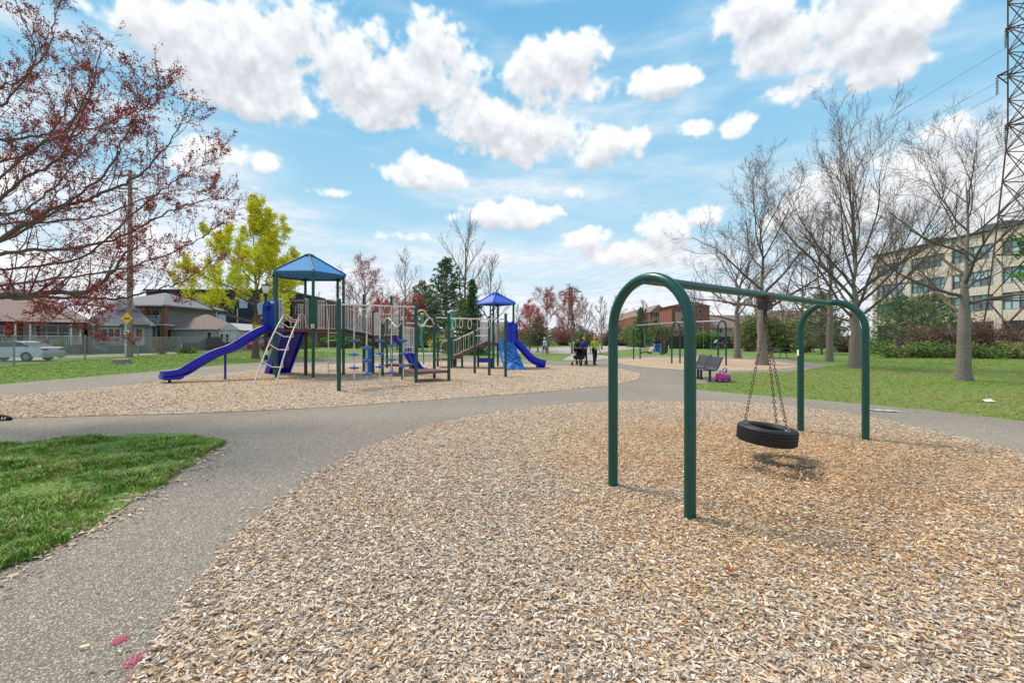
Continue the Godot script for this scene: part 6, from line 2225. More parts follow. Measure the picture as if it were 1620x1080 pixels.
	for q in [[188, 1017, 7.0, 6.0, "small pink spray paint spot on the asphalt path"], [214, 1047, 7.0, 13.0, "upper pink spray paint smear on the asphalt at the chip edge"], [224, 1068, 8.0, 12.0, "lowest pink spray paint smear on the asphalt at the picture's bottom"]]:
		var c := g(q[0], q[1])
		var mb := MB.new()
		for k in 260:
			var s := Vector3(r.randfn() * q[2] * 0.0024, 0, r.randfn() * q[3] * 0.003)
			var l := r.randf_range(0.0012, 0.0042)
			var a := r.randf() * TAU
			var u := Vector3(cos(a), 0, sin(a)) * l
			var w := Vector3(-sin(a), 0, cos(a)) * l * 0.6
			var o3 := c + s + Vector3(0, 0.0125 + 0.00001 * k, 0)
			mb.quad(o3 - u - w, o3 - u + w, o3 + u + w, o3 + u - w)
		single("paint_mark", mb, M.pink_paint, q[4], "paint mark", c)
	# clear plastic sheet half under the chips at the path edge
	var cs := g(1395, 650)
	var km := MB.new()
	for k in 6:
		for s in 3:
			var f := func(i: int, n: int) -> Vector3: return cs + Vector3(-0.22 + 0.075 * i, 0.012 + 0.02 * absf(sin(i * 1.7 + n * 2.3)), -0.16 + 0.09 * n + 0.03 * i + 0.02 * sin(i * 2.1))
			km.quad(f.call(k, s), f.call(k, s + 1), f.call(k + 1, s + 1), f.call(k + 1, s))
	single("plastic_sheet", km, M.sheet_plastic, "pale crumpled plastic sheet at the path edge behind the swing's right post", "plastic sheet", cs)
# ---------------------------------------------------------------- all together
func make_materials() -> void:
	var bark_n := bump_tex(0.06, 4, 256, 4, 8.0)
	mat("green_paint", srgb(14, 76, 68), 0.32)
	var worn := pieces_tex(1024, srgb(225, 225, 225), 900, [srgb(255, 255, 255), srgb(196, 196, 190), srgb(240, 240, 236), srgb(205, 205, 200)], 3, 26, 1.0, 2.5, 51)
	tri_map(M.green_paint, 1.3, worn[0], bump_tex(0.05, 9, 256, 4, 1.4), 0.4)
	M.green_paint.albedo_color = srgb(16, 86, 77)
	var faded := noise_tex(0.02, Color(0.8, 0.8, 0.82), Color(1, 1, 1), 19, 256, 5)
	mat("black_paint", srgb(34, 36, 38), 0.45)
	mat("bench_metal", srgb(62, 64, 68), 0.4)
	mat("beige_paint", srgb(236, 226, 214), 0.4)
	mat("rubber", srgb(40, 41, 43), 0.55)
	tri_map(M.rubber, 0.3, noise_tex(0.03, Color(0.6, 0.6, 0.6), Color(1, 1, 1), 8, 256), bump_tex(0.1, 6, 256, 3, 2.0), 0.4)
	mat("steel", srgb(165, 165, 168), 0.4, 0.8)
	mat("chain", srgb(120, 105, 95), 0.5, 0.7)
	mat("dark_metal", srgb(38, 37, 38), 0.5)
	mat("rust_brown", srgb(92, 62, 52), 0.7)
	mat("galvanised", srgb(150, 155, 158), 0.5, 0.4)
	mat("white_plastic", srgb(232, 232, 230), 0.5)
	mat("sheet_plastic", srgb(180, 182, 186), 0.5)
	mat("slide_blue", srgb(18, 24, 186), 0.34)
	mat("slide_blue2", srgb(20, 44, 205), 0.36)
	mat("slide_bright", srgb(30, 92, 200), 0.35)
	mat("slide_sky", srgb(62, 138, 218), 0.5)
	for q in ["slide_blue", "slide_blue2", "slide_bright", "slide_sky", "beige_paint"]: tri_map(M[q], 1.7, faded)
	mat("roof_blue", srgb(84, 146, 200), 0.7, 0.0, 0.2)
	mat("roof_blue2", srgb(58, 100, 205), 0.5)
	mat("roof_rib", srgb(28, 66, 78), 0.5)
	mat("deck_red", srgb(112, 58, 58), 0.8)
	mat("deck_brown", srgb(112, 80, 76), 0.8)
	mat("panel_grey", srgb(172, 172, 176), 0.6)
	mat("teal", srgb(20, 150, 120), 0.4)
	mat("orange", srgb(225, 160, 60), 0.5)
	mat("pink", srgb(225, 60, 140), 0.4)
	mat("pale_pink", srgb(235, 190, 215), 0.4)
	mat("purple", srgb(105, 60, 150), 0.4)
	mat("sign_yellow", srgb(250, 185, 20), 0.5)
	mat("sign_red", srgb(170, 45, 42), 0.6)
	mat("blue_plastic", srgb(30, 95, 190), 0.5)
	mat("bin_green", srgb(42, 66, 52), 0.6)
	mat("pink_paint", srgb(190, 82, 116), 0.9)
	mat("dead_leaf", srgb(150, 82, 40), 0.9)
	mat("cloth", Color.WHITE, 0.9)
	mat("black_cloth", srgb(32, 33, 36), 0.9)
	mat("orange_cloth", srgb(225, 150, 50), 0.9)
	mat("pale_cloth", srgb(212, 215, 220), 0.9)
	mat("hair_fair", srgb(150, 120, 95), 0.8)
	mat("hair_dark", srgb(40, 32, 30), 0.8)
	mat("silver_paint", srgb(196, 203, 214), 0.25, 0.15)
	M.silver_paint.clearcoat_enabled = true
	mat("silver", srgb(175, 178, 182), 0.35, 0.6)
	mat("brown_paint", srgb(58, 48, 44), 0.25)
	mat("red_paint", srgb(165, 40, 60), 0.25)
	mat("navy_paint", srgb(38, 46, 68), 0.25)
	mat("lantern", srgb(225, 222, 205), 0.4)
	mat("insulator", srgb(120, 125, 130), 0.3)
	mat("glass_dark", srgb(48, 54, 60), 0.06)
	mat("glass_grey", srgb(98, 110, 118), 0.08)
	mat("glass_teal", srgb(110, 150, 160), 0.06)
	mat("glass_pale", srgb(165, 195, 202), 0.08)
	mat("glass_sky", srgb(150, 175, 195), 0.06)
	mat("frame_grey", srgb(92, 96, 100), 0.6)
	# grainy building surfaces
	for q in [["brick_red", 152, 98, 80], ["brick_dark", 118, 84, 74], ["siding_grey", 168, 168, 172], ["siding_pale", 182, 182, 184], ["siding_white", 214, 214, 214], ["siding_tan", 178, 160, 140], ["navy", 40, 50, 66], ["beige_wall", 230, 219, 206], ["concrete", 168, 165, 160], ["concrete_dark", 120, 116, 112], ["white_paint", 226, 226, 226], ["brown_trim", 52, 40, 38], ["rust_orange", 176, 84, 52], ["shingle_brown", 158, 134, 126], ["shingle_grey", 138, 138, 144], ["shingle_dark", 84, 84, 90], ["fence_dark", 74, 66, 66], ["pole_wood", 156, 150, 144], ["cut_wood", 168, 152, 134], ["pylon_rust", 112, 84, 74], ["pylon_grey", 120, 122, 128]]:
		mat(q[0], srgb(q[1], q[2], q[3]), 0.85)
		tri_map(M[q[0]], 2.6, tex_wall)
	mat("bark", srgb(168, 157, 148), 0.95)
	tri_map(M.bark, 0.55, noise_tex(0.035, Color(0.66, 0.65, 0.64), Color(1.0, 1.0, 1.0), 14, 256, 5), bark_n, 1.0)
	M.bark.uv1_scale = Vector3(2.6, 0.9, 2.6)
	mat("bark_dark", srgb(134, 120, 114), 0.95)
	tri_map(M.bark_dark, 0.55, M.bark.albedo_texture, bark_n, 1.0)
	mat("twig", srgb(104, 91, 83), 0.95)
	mat("twig_red", srgb(126, 92, 88), 0.95)
	mat("leaf", Color.WHITE, 0.7)
	M.leaf.backlight_enabled = true
	M.leaf.backlight = Color(0.35, 0.35, 0.35)
	M.leaf.cull_mode = BaseMaterial3D.CULL_DISABLED
	mat("blade", Color.WHITE, 0.65)
	M.blade.backlight_enabled = true
	M.blade.backlight = Color(0.4, 0.4, 0.4)
	mat("chip", Color.WHITE, 0.9)
	# ground
	mat("soil_grass", Color.WHITE, 0.95)
	var gt := pieces_tex(1024, srgb(86, 110, 46), 26000, [srgb(112, 158, 52), srgb(96, 144, 42), srgb(134, 170, 70), srgb(80, 124, 38), srgb(150, 162, 84), srgb(120, 112, 74)], 9, 22, 1.5, 3.0, 21)
	tri_map(M.soil_grass, 2.2, gt[0], gt[1], 0.8)
	mat("mulch", Color.WHITE, 0.95)
	var mt := pieces_tex(2048, srgb(96, 78, 62), 62000, [srgb(214, 198, 180), srgb(190, 172, 152), srgb(230, 216, 196), srgb(216, 188, 152), srgb(196, 158, 120), srgb(146, 122, 102), srgb(184, 170, 156)], 16, 36, 5, 10, 31)
	tri_map(M.mulch, 2.6, mt[0], mt[1], 1.0)
	mat("asphalt", Color.WHITE, 0.92)
	var asp := pieces_tex(1024, srgb(122, 115, 105), 24000, [srgb(180, 171, 159), srgb(156, 148, 137), srgb(220, 211, 197), srgb(106, 100, 92), srgb(172, 162, 148), srgb(140, 133, 124)], 4, 12, 3, 7, 41)
	tri_map(M.asphalt, 1.1, asp[0], asp[1], 0.7)
	mat("path_concrete", srgb(196, 190, 186), 0.9)
	tri_map(M.path_concrete, 3.0, tex_wall)
	weathered = [lin(220, 204, 186), lin(202, 186, 168), lin(236, 222, 204), lin(178, 160, 142), lin(206, 196, 186), lin(226, 204, 178), lin(150, 130, 112), lin(214, 190, 164)]
	tan_cols = [lin(226, 190, 146), lin(212, 170, 122), lin(238, 210, 170), lin(194, 146, 100), lin(216, 182, 140), lin(168, 124, 86), lin(232, 198, 154), lin(196, 164, 126)]
var tex_wall: ImageTexture
func setting() -> void:
	var tint_g := func(p: Vector2) -> Color:
		var n := 1.0 + 0.28 * nz2.get_noise_2d(p.x * 1.3, p.y * 1.3)
		return Color(n, n, n).lerp(Color(2.0, 1.28, 1.35) * n, clampf(dry(p) * 0.85, 0, 0.8))
	var zero := func(_p: Vector2) -> float: return 0.0
	var gm := sheet(PackedVector2Array([Vector2(-120, -170), Vector2(120, -170), Vector2(120, 20), Vector2(-120, 20)]), 2.0, zero, tint_g)
	# and on to the horizon in four wide strips
	gm.quad(Vector3(-1500, 0, -170), Vector3(1500, 0, -170), Vector3(1500, 0, -2000), Vector3(-1500, 0, -2000))
	gm.quad(Vector3(-1500, 0, 600), Vector3(1500, 0, 600), Vector3(1500, 0, 20), Vector3(-1500, 0, 20))
	gm.quad(Vector3(-1500, 0, 20), Vector3(-120, 0, 20), Vector3(-120, 0, -170), Vector3(-1500, 0, -170))
	gm.quad(Vector3(120, 0, 20), Vector3(1500, 0, 20), Vector3(1500, 0, -170), Vector3(120, 0, -170))
	single("ground", gm, M.soil_grass, "park lawn stretching to the houses", "ground", Vector3.ZERO, "", "structure")
	var tint_a := func(p: Vector2) -> Color:
		var n := 0.9 + 0.16 * nz2.get_noise_2d(p.x * 2.0, p.y * 2.0) + 0.12 * nz.get_noise_2d(p.x * 0.9, p.y * 0.9)
		return Color(n, n * 0.985, n * 0.96)
	asphalt_poly = ground_poly([[-420, 652], [0, 608.5], [130, 597.5], [260, 586], [400, 574], [520, 566.5], [640, 564], [760, 566], [870, 571], [940, 573], [962, 567], [1000, 563.5], [1070, 562], [1150, 563], [1240, 568], [1312, 578], [1290, 584.5], [1235, 588.5], [1150, 590], [1150, 604], [1088, 608], [1080, 614], [1160, 622.5], [1280, 632], [1380, 641], [1500, 652.5], [1620, 667], [2100, 722]])
	asphalt_poly.append_array(PackedVector2Array([Vector2(14, -2), Vector2(10, 5), Vector2(-9, 5), Vector2(-12, -4)]))
	var lift := func(_p: Vector2) -> float: return 0.008
	single("asphalt_path", sheet(asphalt_poly, 1.0, lift, tint_a), M.asphalt, "grey asphalt path curving between the wood-chip beds", "path", Vector3.ZERO, "", "structure")
	# concrete paths farther off
	var far1 := ground_poly([[560, 559.5], [760, 556.5], [880, 549.5], [985, 546.2], [1480, 547.6], [1480, 549.6], [1090, 549.2], [1018, 550.6], [960, 556.2], [938, 560], [975, 565.5], [940, 570.5], [890, 569.5], [905, 561], [860, 558.5], [760, 559.2], [600, 562]])
	single("concrete_path", sheet(far1, 2.0, func(_p: Vector2) -> float: return 0.012, tint_a), M.path_concrete, "pale concrete path crossing the far lawn", "path", Vector3.ZERO, "", "structure")
	# street beyond the fence
	single("street", sheet(PackedVector2Array([Vector2(-60, -10), Vector2(-32, -24), Vector2(-36, -36), Vector2(-33, -80), Vector2(-26, -80), Vector2(-32, -80), Vector2(-36, -60), Vector2(-40, -41), Vector2(-60, -41)]), 2.0, func(_p: Vector2) -> float: return 0.006, tint_a), M.path_concrete, "pale street and driveways beyond the chain-link fence", "street", Vector3.ZERO, "", "structure")
	# wood-chip beds
	near_bed = ground_poly([[205, 1080], [240, 1030], [275, 968], [330, 902], [400, 828], [485, 758], [572, 712], [680, 673], [790, 651], [900, 639], [1000, 634.5], [1100, 634], [1230, 640], [1330, 652], [1420, 669], [1520, 692], [1620, 717], [1800, 765]])
	near_bed.append_array(PackedVector2Array([Vector2(9, -1), Vector2(7, 1.5), Vector2(-1.2, 1.5)]))
	play_bed = ground_poly([[-250, 652], [0, 628], [120, 618], [250, 604.5], [350, 591], [440, 582], [560, 574.5], [700, 573], [800, 574.5], [870, 578], [930, 580], [985, 584], [1013, 591], [1010, 601], [960, 611], [850, 621.5], [700, 632], [520, 645], [300, 655], [100, 660], [0, 662.5], [-250, 676]])
	swing_bed = curve_poly(ground_poly([[968, 569.5], [1010, 566.5], [1090, 566], [1160, 567.5], [1230, 572], [1268, 579], [1220, 585], [1130, 586.5], [1040, 582.5], [985, 576]]), 4)
	var tint_m := func(p: Vector2) -> Color:
		var n := 1.0 + 0.16 * nz.get_noise_2d(p.x * 1.3, p.y * 1.3)
		var c := Color(0.98, 0.97, 0.96).lerp(Color(1.08, 0.92, 0.72), fresh(p)) * n
		return c * (1.0 - 0.6 * damp(p))
	var up := func(p: Vector2) -> float: return 0.016 + 0.004 * nz.get_noise_2d(p.x * 4.0, p.y * 4.0)
	single("near_chip_bed", sheet(near_bed, 0.12 * 2, up, tint_m), M.mulch, "wood-chip bed under the tyre swing", "ground", Vector3.ZERO, "", "structure")
	single("play_chip_bed", sheet(play_bed, 0.5, up, tint_m), M.mulch, "wood-chip bed under the play structures", "ground", Vector3.ZERO, "", "structure")
	single("swing_chip_bed", sheet(swing_bed, 1.0, up, tint_m), M.mulch, "wood-chip bed under the far swing set", "ground", Vector3.ZERO, "", "structure")
	lawn_poly = ground_poly([[352, 702], [340, 694], [325, 690], [250, 686.5], [150, 691.5], [0, 706], [-300, 724]])
	lawn_poly.append_array(PackedVector2Array([Vector2(-15.0, -4.4), Vector2(-13.0, 0.5), Vector2(-4.6, -0.9)]))
	lawn_poly.append_array(ground_poly([[-40, 925], [0, 902], [50, 886], [150, 836], [240, 777], [305, 735]]))
	var rag := PackedVector2Array()
	for k in lawn_poly.size():
		var a := lawn_poly[k]
		var b := lawn_poly[(k + 1) % lawn_poly.size()]
		var m := maxi(1, int(a.distance_to(b) / 0.08))
		for s in m:
			var p := a.lerp(b, float(s) / m)
			rag.push_back(p + Vector2(nz.get_noise_2d(p.x * 9.0, p.y * 9.0), nz.get_noise_2d(p.x * 9.0 + 50.0, p.y * 9.0)) * 0.11)
	lawn_poly = rag
	single("near_lawn", sheet(lawn_poly, 0.4, func(_p: Vector2) -> float: return 0.018, tint_g), M.soil_grass, "wedge of lawn between the paths at the left", "lawn", Vector3.ZERO, "", "structure")
var asphalt_poly: PackedVector2Array
var near_bed: PackedVector2Array
var play_bed: PackedVector2Array
var swing_bed: PackedVector2Array
var lawn_poly: PackedVector2Array
func ground_cover() -> void:
	var t := 0
	t += scatter_chips("wood_chips", "grey and tan wood chips heaped loosely round the tyre swing", near_bed, Vector2(-3.5, -12.0), Vector2(12.5, -0.9), func(p: Vector2) -> float: return 5200.0 * minf(1.0, pow(3.6 / maxf(-p.y, 1.0), 1.6)) if absf(p.x) < -p.y * 1.18 + 1.6 else 0.0, 5200.0, Vector2(0.02, 0.05), 0.018, 3, 0.014)
	t += scatter_chips("wood_chips", "weathered wood chips covering the bed of the play structures", play_bed, Vector2(-19, -26), Vector2(6.5, -7.6), func(p: Vector2) -> float: return 520.0 * minf(1.0, pow(9.0 / -p.y, 1.6)) if absf(p.x) < -p.y * 1.18 + 1.0 else 0.0, 520.0, Vector2(0.034, 0.064), 0.016, 4, 0.016)
	# strays on the path: thick along the grass edge, sparse elsewhere
	var strays := PackedVector2Array([Vector2(-6, -0.5), Vector2(8, -0.5), Vector2(8, -9), Vector2(-8, -9)])
	var lawn_edge := ground_poly([[-40, 925], [0, 902], [50, 886], [150, 836], [240, 777], [305, 735], [352, 702]])
	var edge := func(p: Vector2) -> float:
		var best := 9.0
		for k in near_bed.size(): best = minf(best, p.distance_to(Geometry2D.get_closest_point_to_segment(p, near_bed[k], near_bed[(k + 1) % near_bed.size()])))
		var b2 := 9.0
		for k in lawn_edge.size() - 1: b2 = minf(b2, p.distance_to(Geometry2D.get_closest_point_to_segment(p, lawn_edge[k], lawn_edge[k + 1])))
		return 500.0 * exp(-best / 0.06) + 2600.0 * exp(-b2 / 0.1) * smoothstep(-0.25, 0.4, nz.get_noise_2d(p.x * 5.0, p.y * 5.0) + 0.2) + 7.0
	t += scatter_chips("stray_chips", "stray wood chips scattered along the path edges", strays, Vector2(-5.5, -7.6), Vector2(3.5, -1.4), edge, 2700.0, Vector2(0.022, 0.055), 0.016, 5, 0.01)
	var cols := [lin(120, 168, 46), lin(138, 184, 58), lin(98, 146, 40), lin(156, 192, 72), lin(100, 150, 52), lin(160, 176, 84), lin(188, 168, 112), lin(84, 132, 40)]
	t += scatter_grass("grass", "short green grass of the wedge lawn at the left", lawn_poly, Vector2(-13, -7.0), Vector2(-1.5, -0.2), func(p: Vector2) -> float: return 1500.0 * clampf(0.7 + 1.5 * nz.get_noise_2d(p.x * 2.6, p.y * 2.6), 0.34, 1.0) * (1.0 if p.x > p.y * 1.18 - 1.2 else 0.45), 1500.0, func(p: Vector2) -> float: return 0.05 * (1.0 + 1.3 * nz.get_noise_2d(p.x * 2.6, p.y * 2.6)), cols, 0.018, 6)
	var rl := ground_poly([[1088, 609], [1152, 604.5], [1152, 591], [1240, 589.5], [1320, 579], [1400, 560], [2000, 552], [2100, 720], [1620, 666], [1500, 651.5], [1380, 640], [1280, 631], [1160, 621.5], [1081, 613]])
	var cols2 := [lin(134, 170, 56), lin(150, 182, 66), lin(116, 154, 48), lin(166, 184, 84)]
	t += scatter_grass("grass", "patchy green and yellowed grass of the right lawn", rl, Vector2(5, -46), Vector2(48, -7), func(p: Vector2) -> float: return 190.0 * minf(1.0, pow(9.0 / maxf(-p.y, 1.0), 1.7)) if p.x < -p.y * 1.16 + 1.5 else 0.0, 190.0, func(p: Vector2) -> float: return 0.034 + 0.0009 * -p.y, cols2, 0.0, 7)
	var ll := ground_poly([[-300, 640], [0, 607.5], [130, 596.5], [260, 585], [400, 573], [520, 565.5], [560, 560], [445, 552.5], [282, 559.6], [134, 569], [21, 578], [-200, 600]])
	t += scatter_grass("grass", "green grass strip between the path and the chain-link fence", ll, Vector2(-36, -60), Vector2(-8, -11), func(p: Vector2) -> float: return 90.0 * minf(1.0, pow(15.0 / maxf(-p.y, 1.0), 1.6)) if p.x > p.y * 1.16 - 1.5 else 0.0, 90.0, func(p: Vector2) -> float: return 0.04 + 0.001 * -p.y, cols2, 0.0, 8)
	print("copies ", t)
func red_maple() -> void:
	var r := RandomNumberGenerator.new()
	r.seed = 404
	var base := Vector3(-11.3, 0, -9.0)
	var o := thing("red_maple", "large maple with dark red spring buds, its limbs reaching in from the left", "tree", base)
	var tm := MB.new()
	var cm := MB.new()
	var buds := []
	tm.tube(PackedVector3Array([base - Vector3(0, 0.1, 0), base + Vector3(0, 0.4, 0), base + Vector3(0.05, 1.6, 0), base + Vector3(0.0, 3.2, 0.05), base + Vector3(-0.1, 4.8, 0), base + Vector3(0.1, 6.2, -0.1)]), PackedFloat32Array([0.42, 0.3, 0.24, 0.18, 0.1, 0.02]), 14, false)
	var limbs := [
		[2.0, 8.2, 7.6, 0.12, [[-20, 470], [30, 470], [75, 464], [140, 459], [172, 436], [202, 398], [240, 372]]],
		[2.1, 8.0, 8.6, 0.06, [[-10, 468], [73, 470], [155, 472], [202, 470], [256, 455], [300, 440], [345, 405]]],
		[1.9, 7.9, 7.2, 0.035, [[10, 466], [47, 473], [93, 495], [124, 511], [152, 522]]],
		[2.5, 8.4, 9.0, 0.075, [[-10, 408], [46, 396], [115, 393], [190, 375], [255, 340], [318, 318], [350, 312]]],
		[2.7, 8.6, 8.2, 0.085, [[-20, 390], [0, 380], [70, 336], [125, 319], [167, 303], [204, 285], [240, 259], [278, 208], [298, 166]]],
		[3.2, 8.5, 9.3, 0.07, [[-20, 335], [0, 317], [42, 278], [93, 252], [120, 200], [139, 153], [158, 88], [157, 50]]],
		[3.9, 8.3, 7.6, 0.06, [[-20, 228], [0, 222], [70, 213], [111, 199], [150, 125], [165, 110]]],
		[4.6, 8.4, 9.0, 0.055, [[-20, 150], [0, 139], [37, 120], [74, 79], [88, 14], [92, -30]]],
		[2.9, 8.6, 7.8, 0.05, [[20, 372], [116, 315], [176, 259], [199, 213], [240, 153], [262, 137]]],
		[2.4, 8.6, 9.6, 0.055, [[-20, 430], [60, 420], [140, 400], [220, 330], [270, 290], [315, 265], [330, 255]]],
		[3.0, 8.8, 10.2, 0.05, [[-20, 360], [80, 350], [160, 340], [240, 310], [300, 300], [342, 316]]],
		[3.6, 8.7, 10.0, 0.05, [[-20, 270], [50, 240], [95, 190], [110, 130], [120, 80]]],
		[2.2, 8.6, 9.8, 0.05, [[-20, 455], [100, 440], [200, 425], [280, 395], [335, 365], [352, 350]]],
		[4.2, 8.2, 7.2, 0.05, [[-20, 190], [20, 150], [55, 90], [40, 30]]],
		[3.4, 8.5, 8.0, 0.045, [[-20, 300], [60, 230], [110, 215], [180, 190], [215, 170], [233, 120]]],
		[2.9, 8.2, 6.9, 0.045, [[-20, 350], [40, 330], [90, 290], [130, 240], [160, 200]]]]
	var sp := {"kids": [0, 4, 5], "ang": [28, 58], "ratio": [0.35, 0.6], "up": 0.1, "wiggle": 0.1, "lift": 0.12, "rmin": 0.004, "fine": 2, "bare": 0.15, "bud_level": 1}
	for L in limbs:
		var pts := PackedVector3Array([base + Vector3(0, L[0], 0)])
		var n: int = L[4].size()
		for k in n: pts.push_back(at(L[4][k][0], L[4][k][1], lerpf(L[1], L[2], float(k + 1) / n)))
		var path := smooth_path(pts, 6)
		var rr := PackedFloat32Array()
		var m := path.size()
		for k in m: rr.push_back(maxf(0.006, L[3] * 0.56 * pow(1.0 - float(k) / (m - 1), 0.8)))
		for k in m:                              # small crooks
			path[k] += Vector3(r.randfn(), r.randfn(), r.randfn()) * 0.015 * minf(1.0, k * 0.2)
		tm.tube(path, rr, 8, false)
		var tot := 0.0
		for k in m - 1: tot += path[k].distance_to(path[k + 1])
		var kids := int(tot / 0.2)
		for k in kids:
			var f := lerpf(0.2, 0.995, (k + r.randf()) / kids) * (m - 1)
			var a := mini(int(f), m - 2)
			var p := path[a].lerp(path[a + 1], f - a)
			var d := (path[a + 1] - path[a]).normalized()
			var nd := side_dir(d, deg_to_rad(r.randf_range(30, 65)), r)
			nd = (nd + Vector3.UP * 0.15).normalized()
			var far := 1.0 - f / (m - 1)
			grow(tm, cm, buds, p, nd, r.randf_range(0.3, 0.8) + 0.8 * far * r.randf(), maxf(0.0065, rr[a] * 0.4), 2 if r.randf() < 0.35 else 1, r, sp)
		for k in range(int(m * 0.55), m): buds.push_back([path[k], (path[k] - path[k - 1]).normalized()])
	var wide := sp.duplicate()
	wide.kids = [0, 5, 6, 8]
	for k in 9:                                  # the rest of the crown, away from the path
		var an := PI * (0.24 + 0.52 * k / 8.0)
		var d := Vector3(-sin(an) * 0.9, 0.45 + 0.1 * (k % 4), cos(an) * 0.9).normalized()
		grow(tm, cm, buds, base + Vector3(0, 2.1 + 0.42 * k, 0), d, 2.9 - 0.14 * k, 0.07 - 0.004 * k, 2, r, wide)
	part(o, "trunk", tm, M.bark_dark)
	part(o, "twigs", cm, M.twig_red)
	var lm := MB.new()
	leaf_clumps(lm, buds, [lin(170, 56, 58), lin(146, 46, 52), lin(186, 74, 66), lin(150, 58, 58), lin(120, 38, 44), lin(200, 108, 74)], 5, 0.036, 0.43, r, 0.018)
	part(o, "buds", lm, M.leaf)
	print("buds ", buds.size())
func planting() -> void:
	red_maple()
	var grp := "bare trees of the right lawn"
	tree("bare_tree", "bare spreading tree nearest the camera on the right lawn, low side branches", grp, g(1525, 602), 9.3, {"seed": 5, "trunk": 0.24, "fork": 0.27, "leader": 0.8, "limbs": 15, "limb_ang": [84, 20], "limb_len": [0.5, 0.36], "levels": 3, "kids": [0, 6, 7, 8], "ang": [25, 52], "ratio": [0.4, 0.66], "up": 0.05, "wiggle": 0.12, "limb_r": 0.27, "thin": 0.5, "crowd": 1.1, "rmin": 0.005})
	tree("bare_tree", "tall vase-shaped bare tree with many upright stems beside the right swing arch", grp, g(1353, 582), 13.0, {"seed": 9, "trunk": 0.3, "fork": 0.19, "leader": 0.74, "limbs": 24, "limb_ang": [60, 10], "limb_len": [0.58, 0.4], "levels": 3, "kids": [0, 6, 7, 8], "ang": [20, 48], "ratio": [0.34, 0.56], "up": 0.07, "wiggle": 0.09, "limb_r": 0.24, "crowd": 1.6, "thin": 0.42, "rmin": 0.0065})
	tree("bare_tree", "bare tree with forked trunk directly behind the tyre swing's chains", grp, g(1206, 577.5), 11.4, {"seed": 21, "trunk": 0.31, "fork": 0.23, "leader": 0.78, "limbs": 14, "limb_ang": [74, 16], "limb_len": [0.52, 0.36], "levels": 3, "kids": [0, 6, 7, 8], "ang": [24, 54], "ratio": [0.38, 0.62], "up": 0.07, "wiggle": 0.14, "limb_r": 0.3, "thin": 0.5, "rmin": 0.007})
	tree("bare_tree", "slender bare tree between the two bigger trunks on the right", grp, g(1313, 571.5), 10.8, {"seed": 33, "trunk": 0.22, "fork": 0.3, "leader": 0.85, "limbs": 14, "limb_ang": [75, 20], "limb_len": [0.42, 0.25], "levels": 3, "kids": [0, 5, 7, 7], "ang": [25, 52], "ratio": [0.38, 0.6], "up": 0.05, "wiggle": 0.16, "limb_r": 0.28, "rmin": 0.008})
	tree("bare_tree", "wide bare tree behind the nearest arch of the far swings", grp, g(1167, 566.5), 9.8, {"seed": 41, "trunk": 0.27, "fork": 0.26, "leader": 0.8, "limbs": 14, "limb_ang": [72, 24], "limb_len": [0.62, 0.3], "levels": 3, "kids": [0, 5, 7, 7], "ang": [24, 50], "ratio": [0.38, 0.6], "up": 0.06, "wiggle": 0.15, "limb_r": 0.28, "rmin": 0.009})
	var far := {"seed": 51, "trunk": 0.22, "fork": 0.25, "leader": 0.9, "limbs": 12, "limb_ang": [55, 18], "limb_len": [0.36, 0.22], "levels": 2, "kids": [0, 6, 9], "ang": [22, 48], "ratio": [0.36, 0.6], "up": 0.12, "wiggle": 0.13, "rmin": 0.014}
	var bt := [[1420, 45.0, 14.0, "bare tree behind the hedge, left of the office block"], [1270, 52.0, 12.5, "bare grey tree far behind the tall upright tree"], [735, 60.0, 17.5, "tall thin bare tree rising behind the spruce"], [775, 64.0, 13.0, "fan-shaped bare tree right of the tall thin one"], [640, 62.0, 12.5, "bare tree left of the dark pine"], [952, 66.0, 7.2, "small pale-barked bare tree right of the person in yellow-green"], [975, 85.0, 9.0, "bare tree left of the far townhouses"], [1020, 80.0, 8.0, "bare tree in front of the red townhouses"], [1100, 70.0, 10.0, "bare tree before the tallest townhouse"], [1240, 75.0, 10.5, "bare tree before the brown-roofed house"], [1470, 60.0, 13.0, "bare tree in front of the office windows"], [925, 70.0, 7.5, "bare shrubby tree behind the stroller"], [560, 75.0, 10.0, "bare tree far behind the bridge"], [605, 68.0, 8.5, "small bare tree behind the pod climber"], [690, 72.0, 9.5, "bare tree between the grey-green pine and the dark pine"], [822, 74.0, 6.5, "low bare tree right of the square blue roof"], [500, 80.0, 9.0, "bare tree behind the big tower's right side"], [1195, 62.0, 9.0, "thin bare tree left of the forked trunk"]]
	var n := 0
	for q in bt:
		far.seed = 60 + n * 7
		far.trunk = 0.018 * q[2]
		far.rmin = 0.00026 * q[1] + 0.001
		tree("far_bare_tree", q[3], "bare trees of the background", at(q[0], 536, q[1]) * Vector3(1, 0, 1), q[2], far)
		n += 1
	# spring trees in reddish bud
	var red := {"seed": 71, "trunk": 0.16, "fork": 0.22, "leader": 0.95, "limbs": 18, "limb_ang": [76, 26], "limb_len": [0.5, 0.26], "levels": 2, "kids": [0, 6, 8], "ang": [25, 55], "ratio": [0.36, 0.6], "up": 0.1, "wiggle": 0.13, "rmin": 0.01, "twig": "twig_red", "leaves": [lin(196, 112, 104), lin(176, 92, 92), lin(206, 132, 116), lin(168, 112, 100)], "per": 4, "leaf": 0.1, "keep": 0.5, "spread": 0.1, "bud_level": 1}
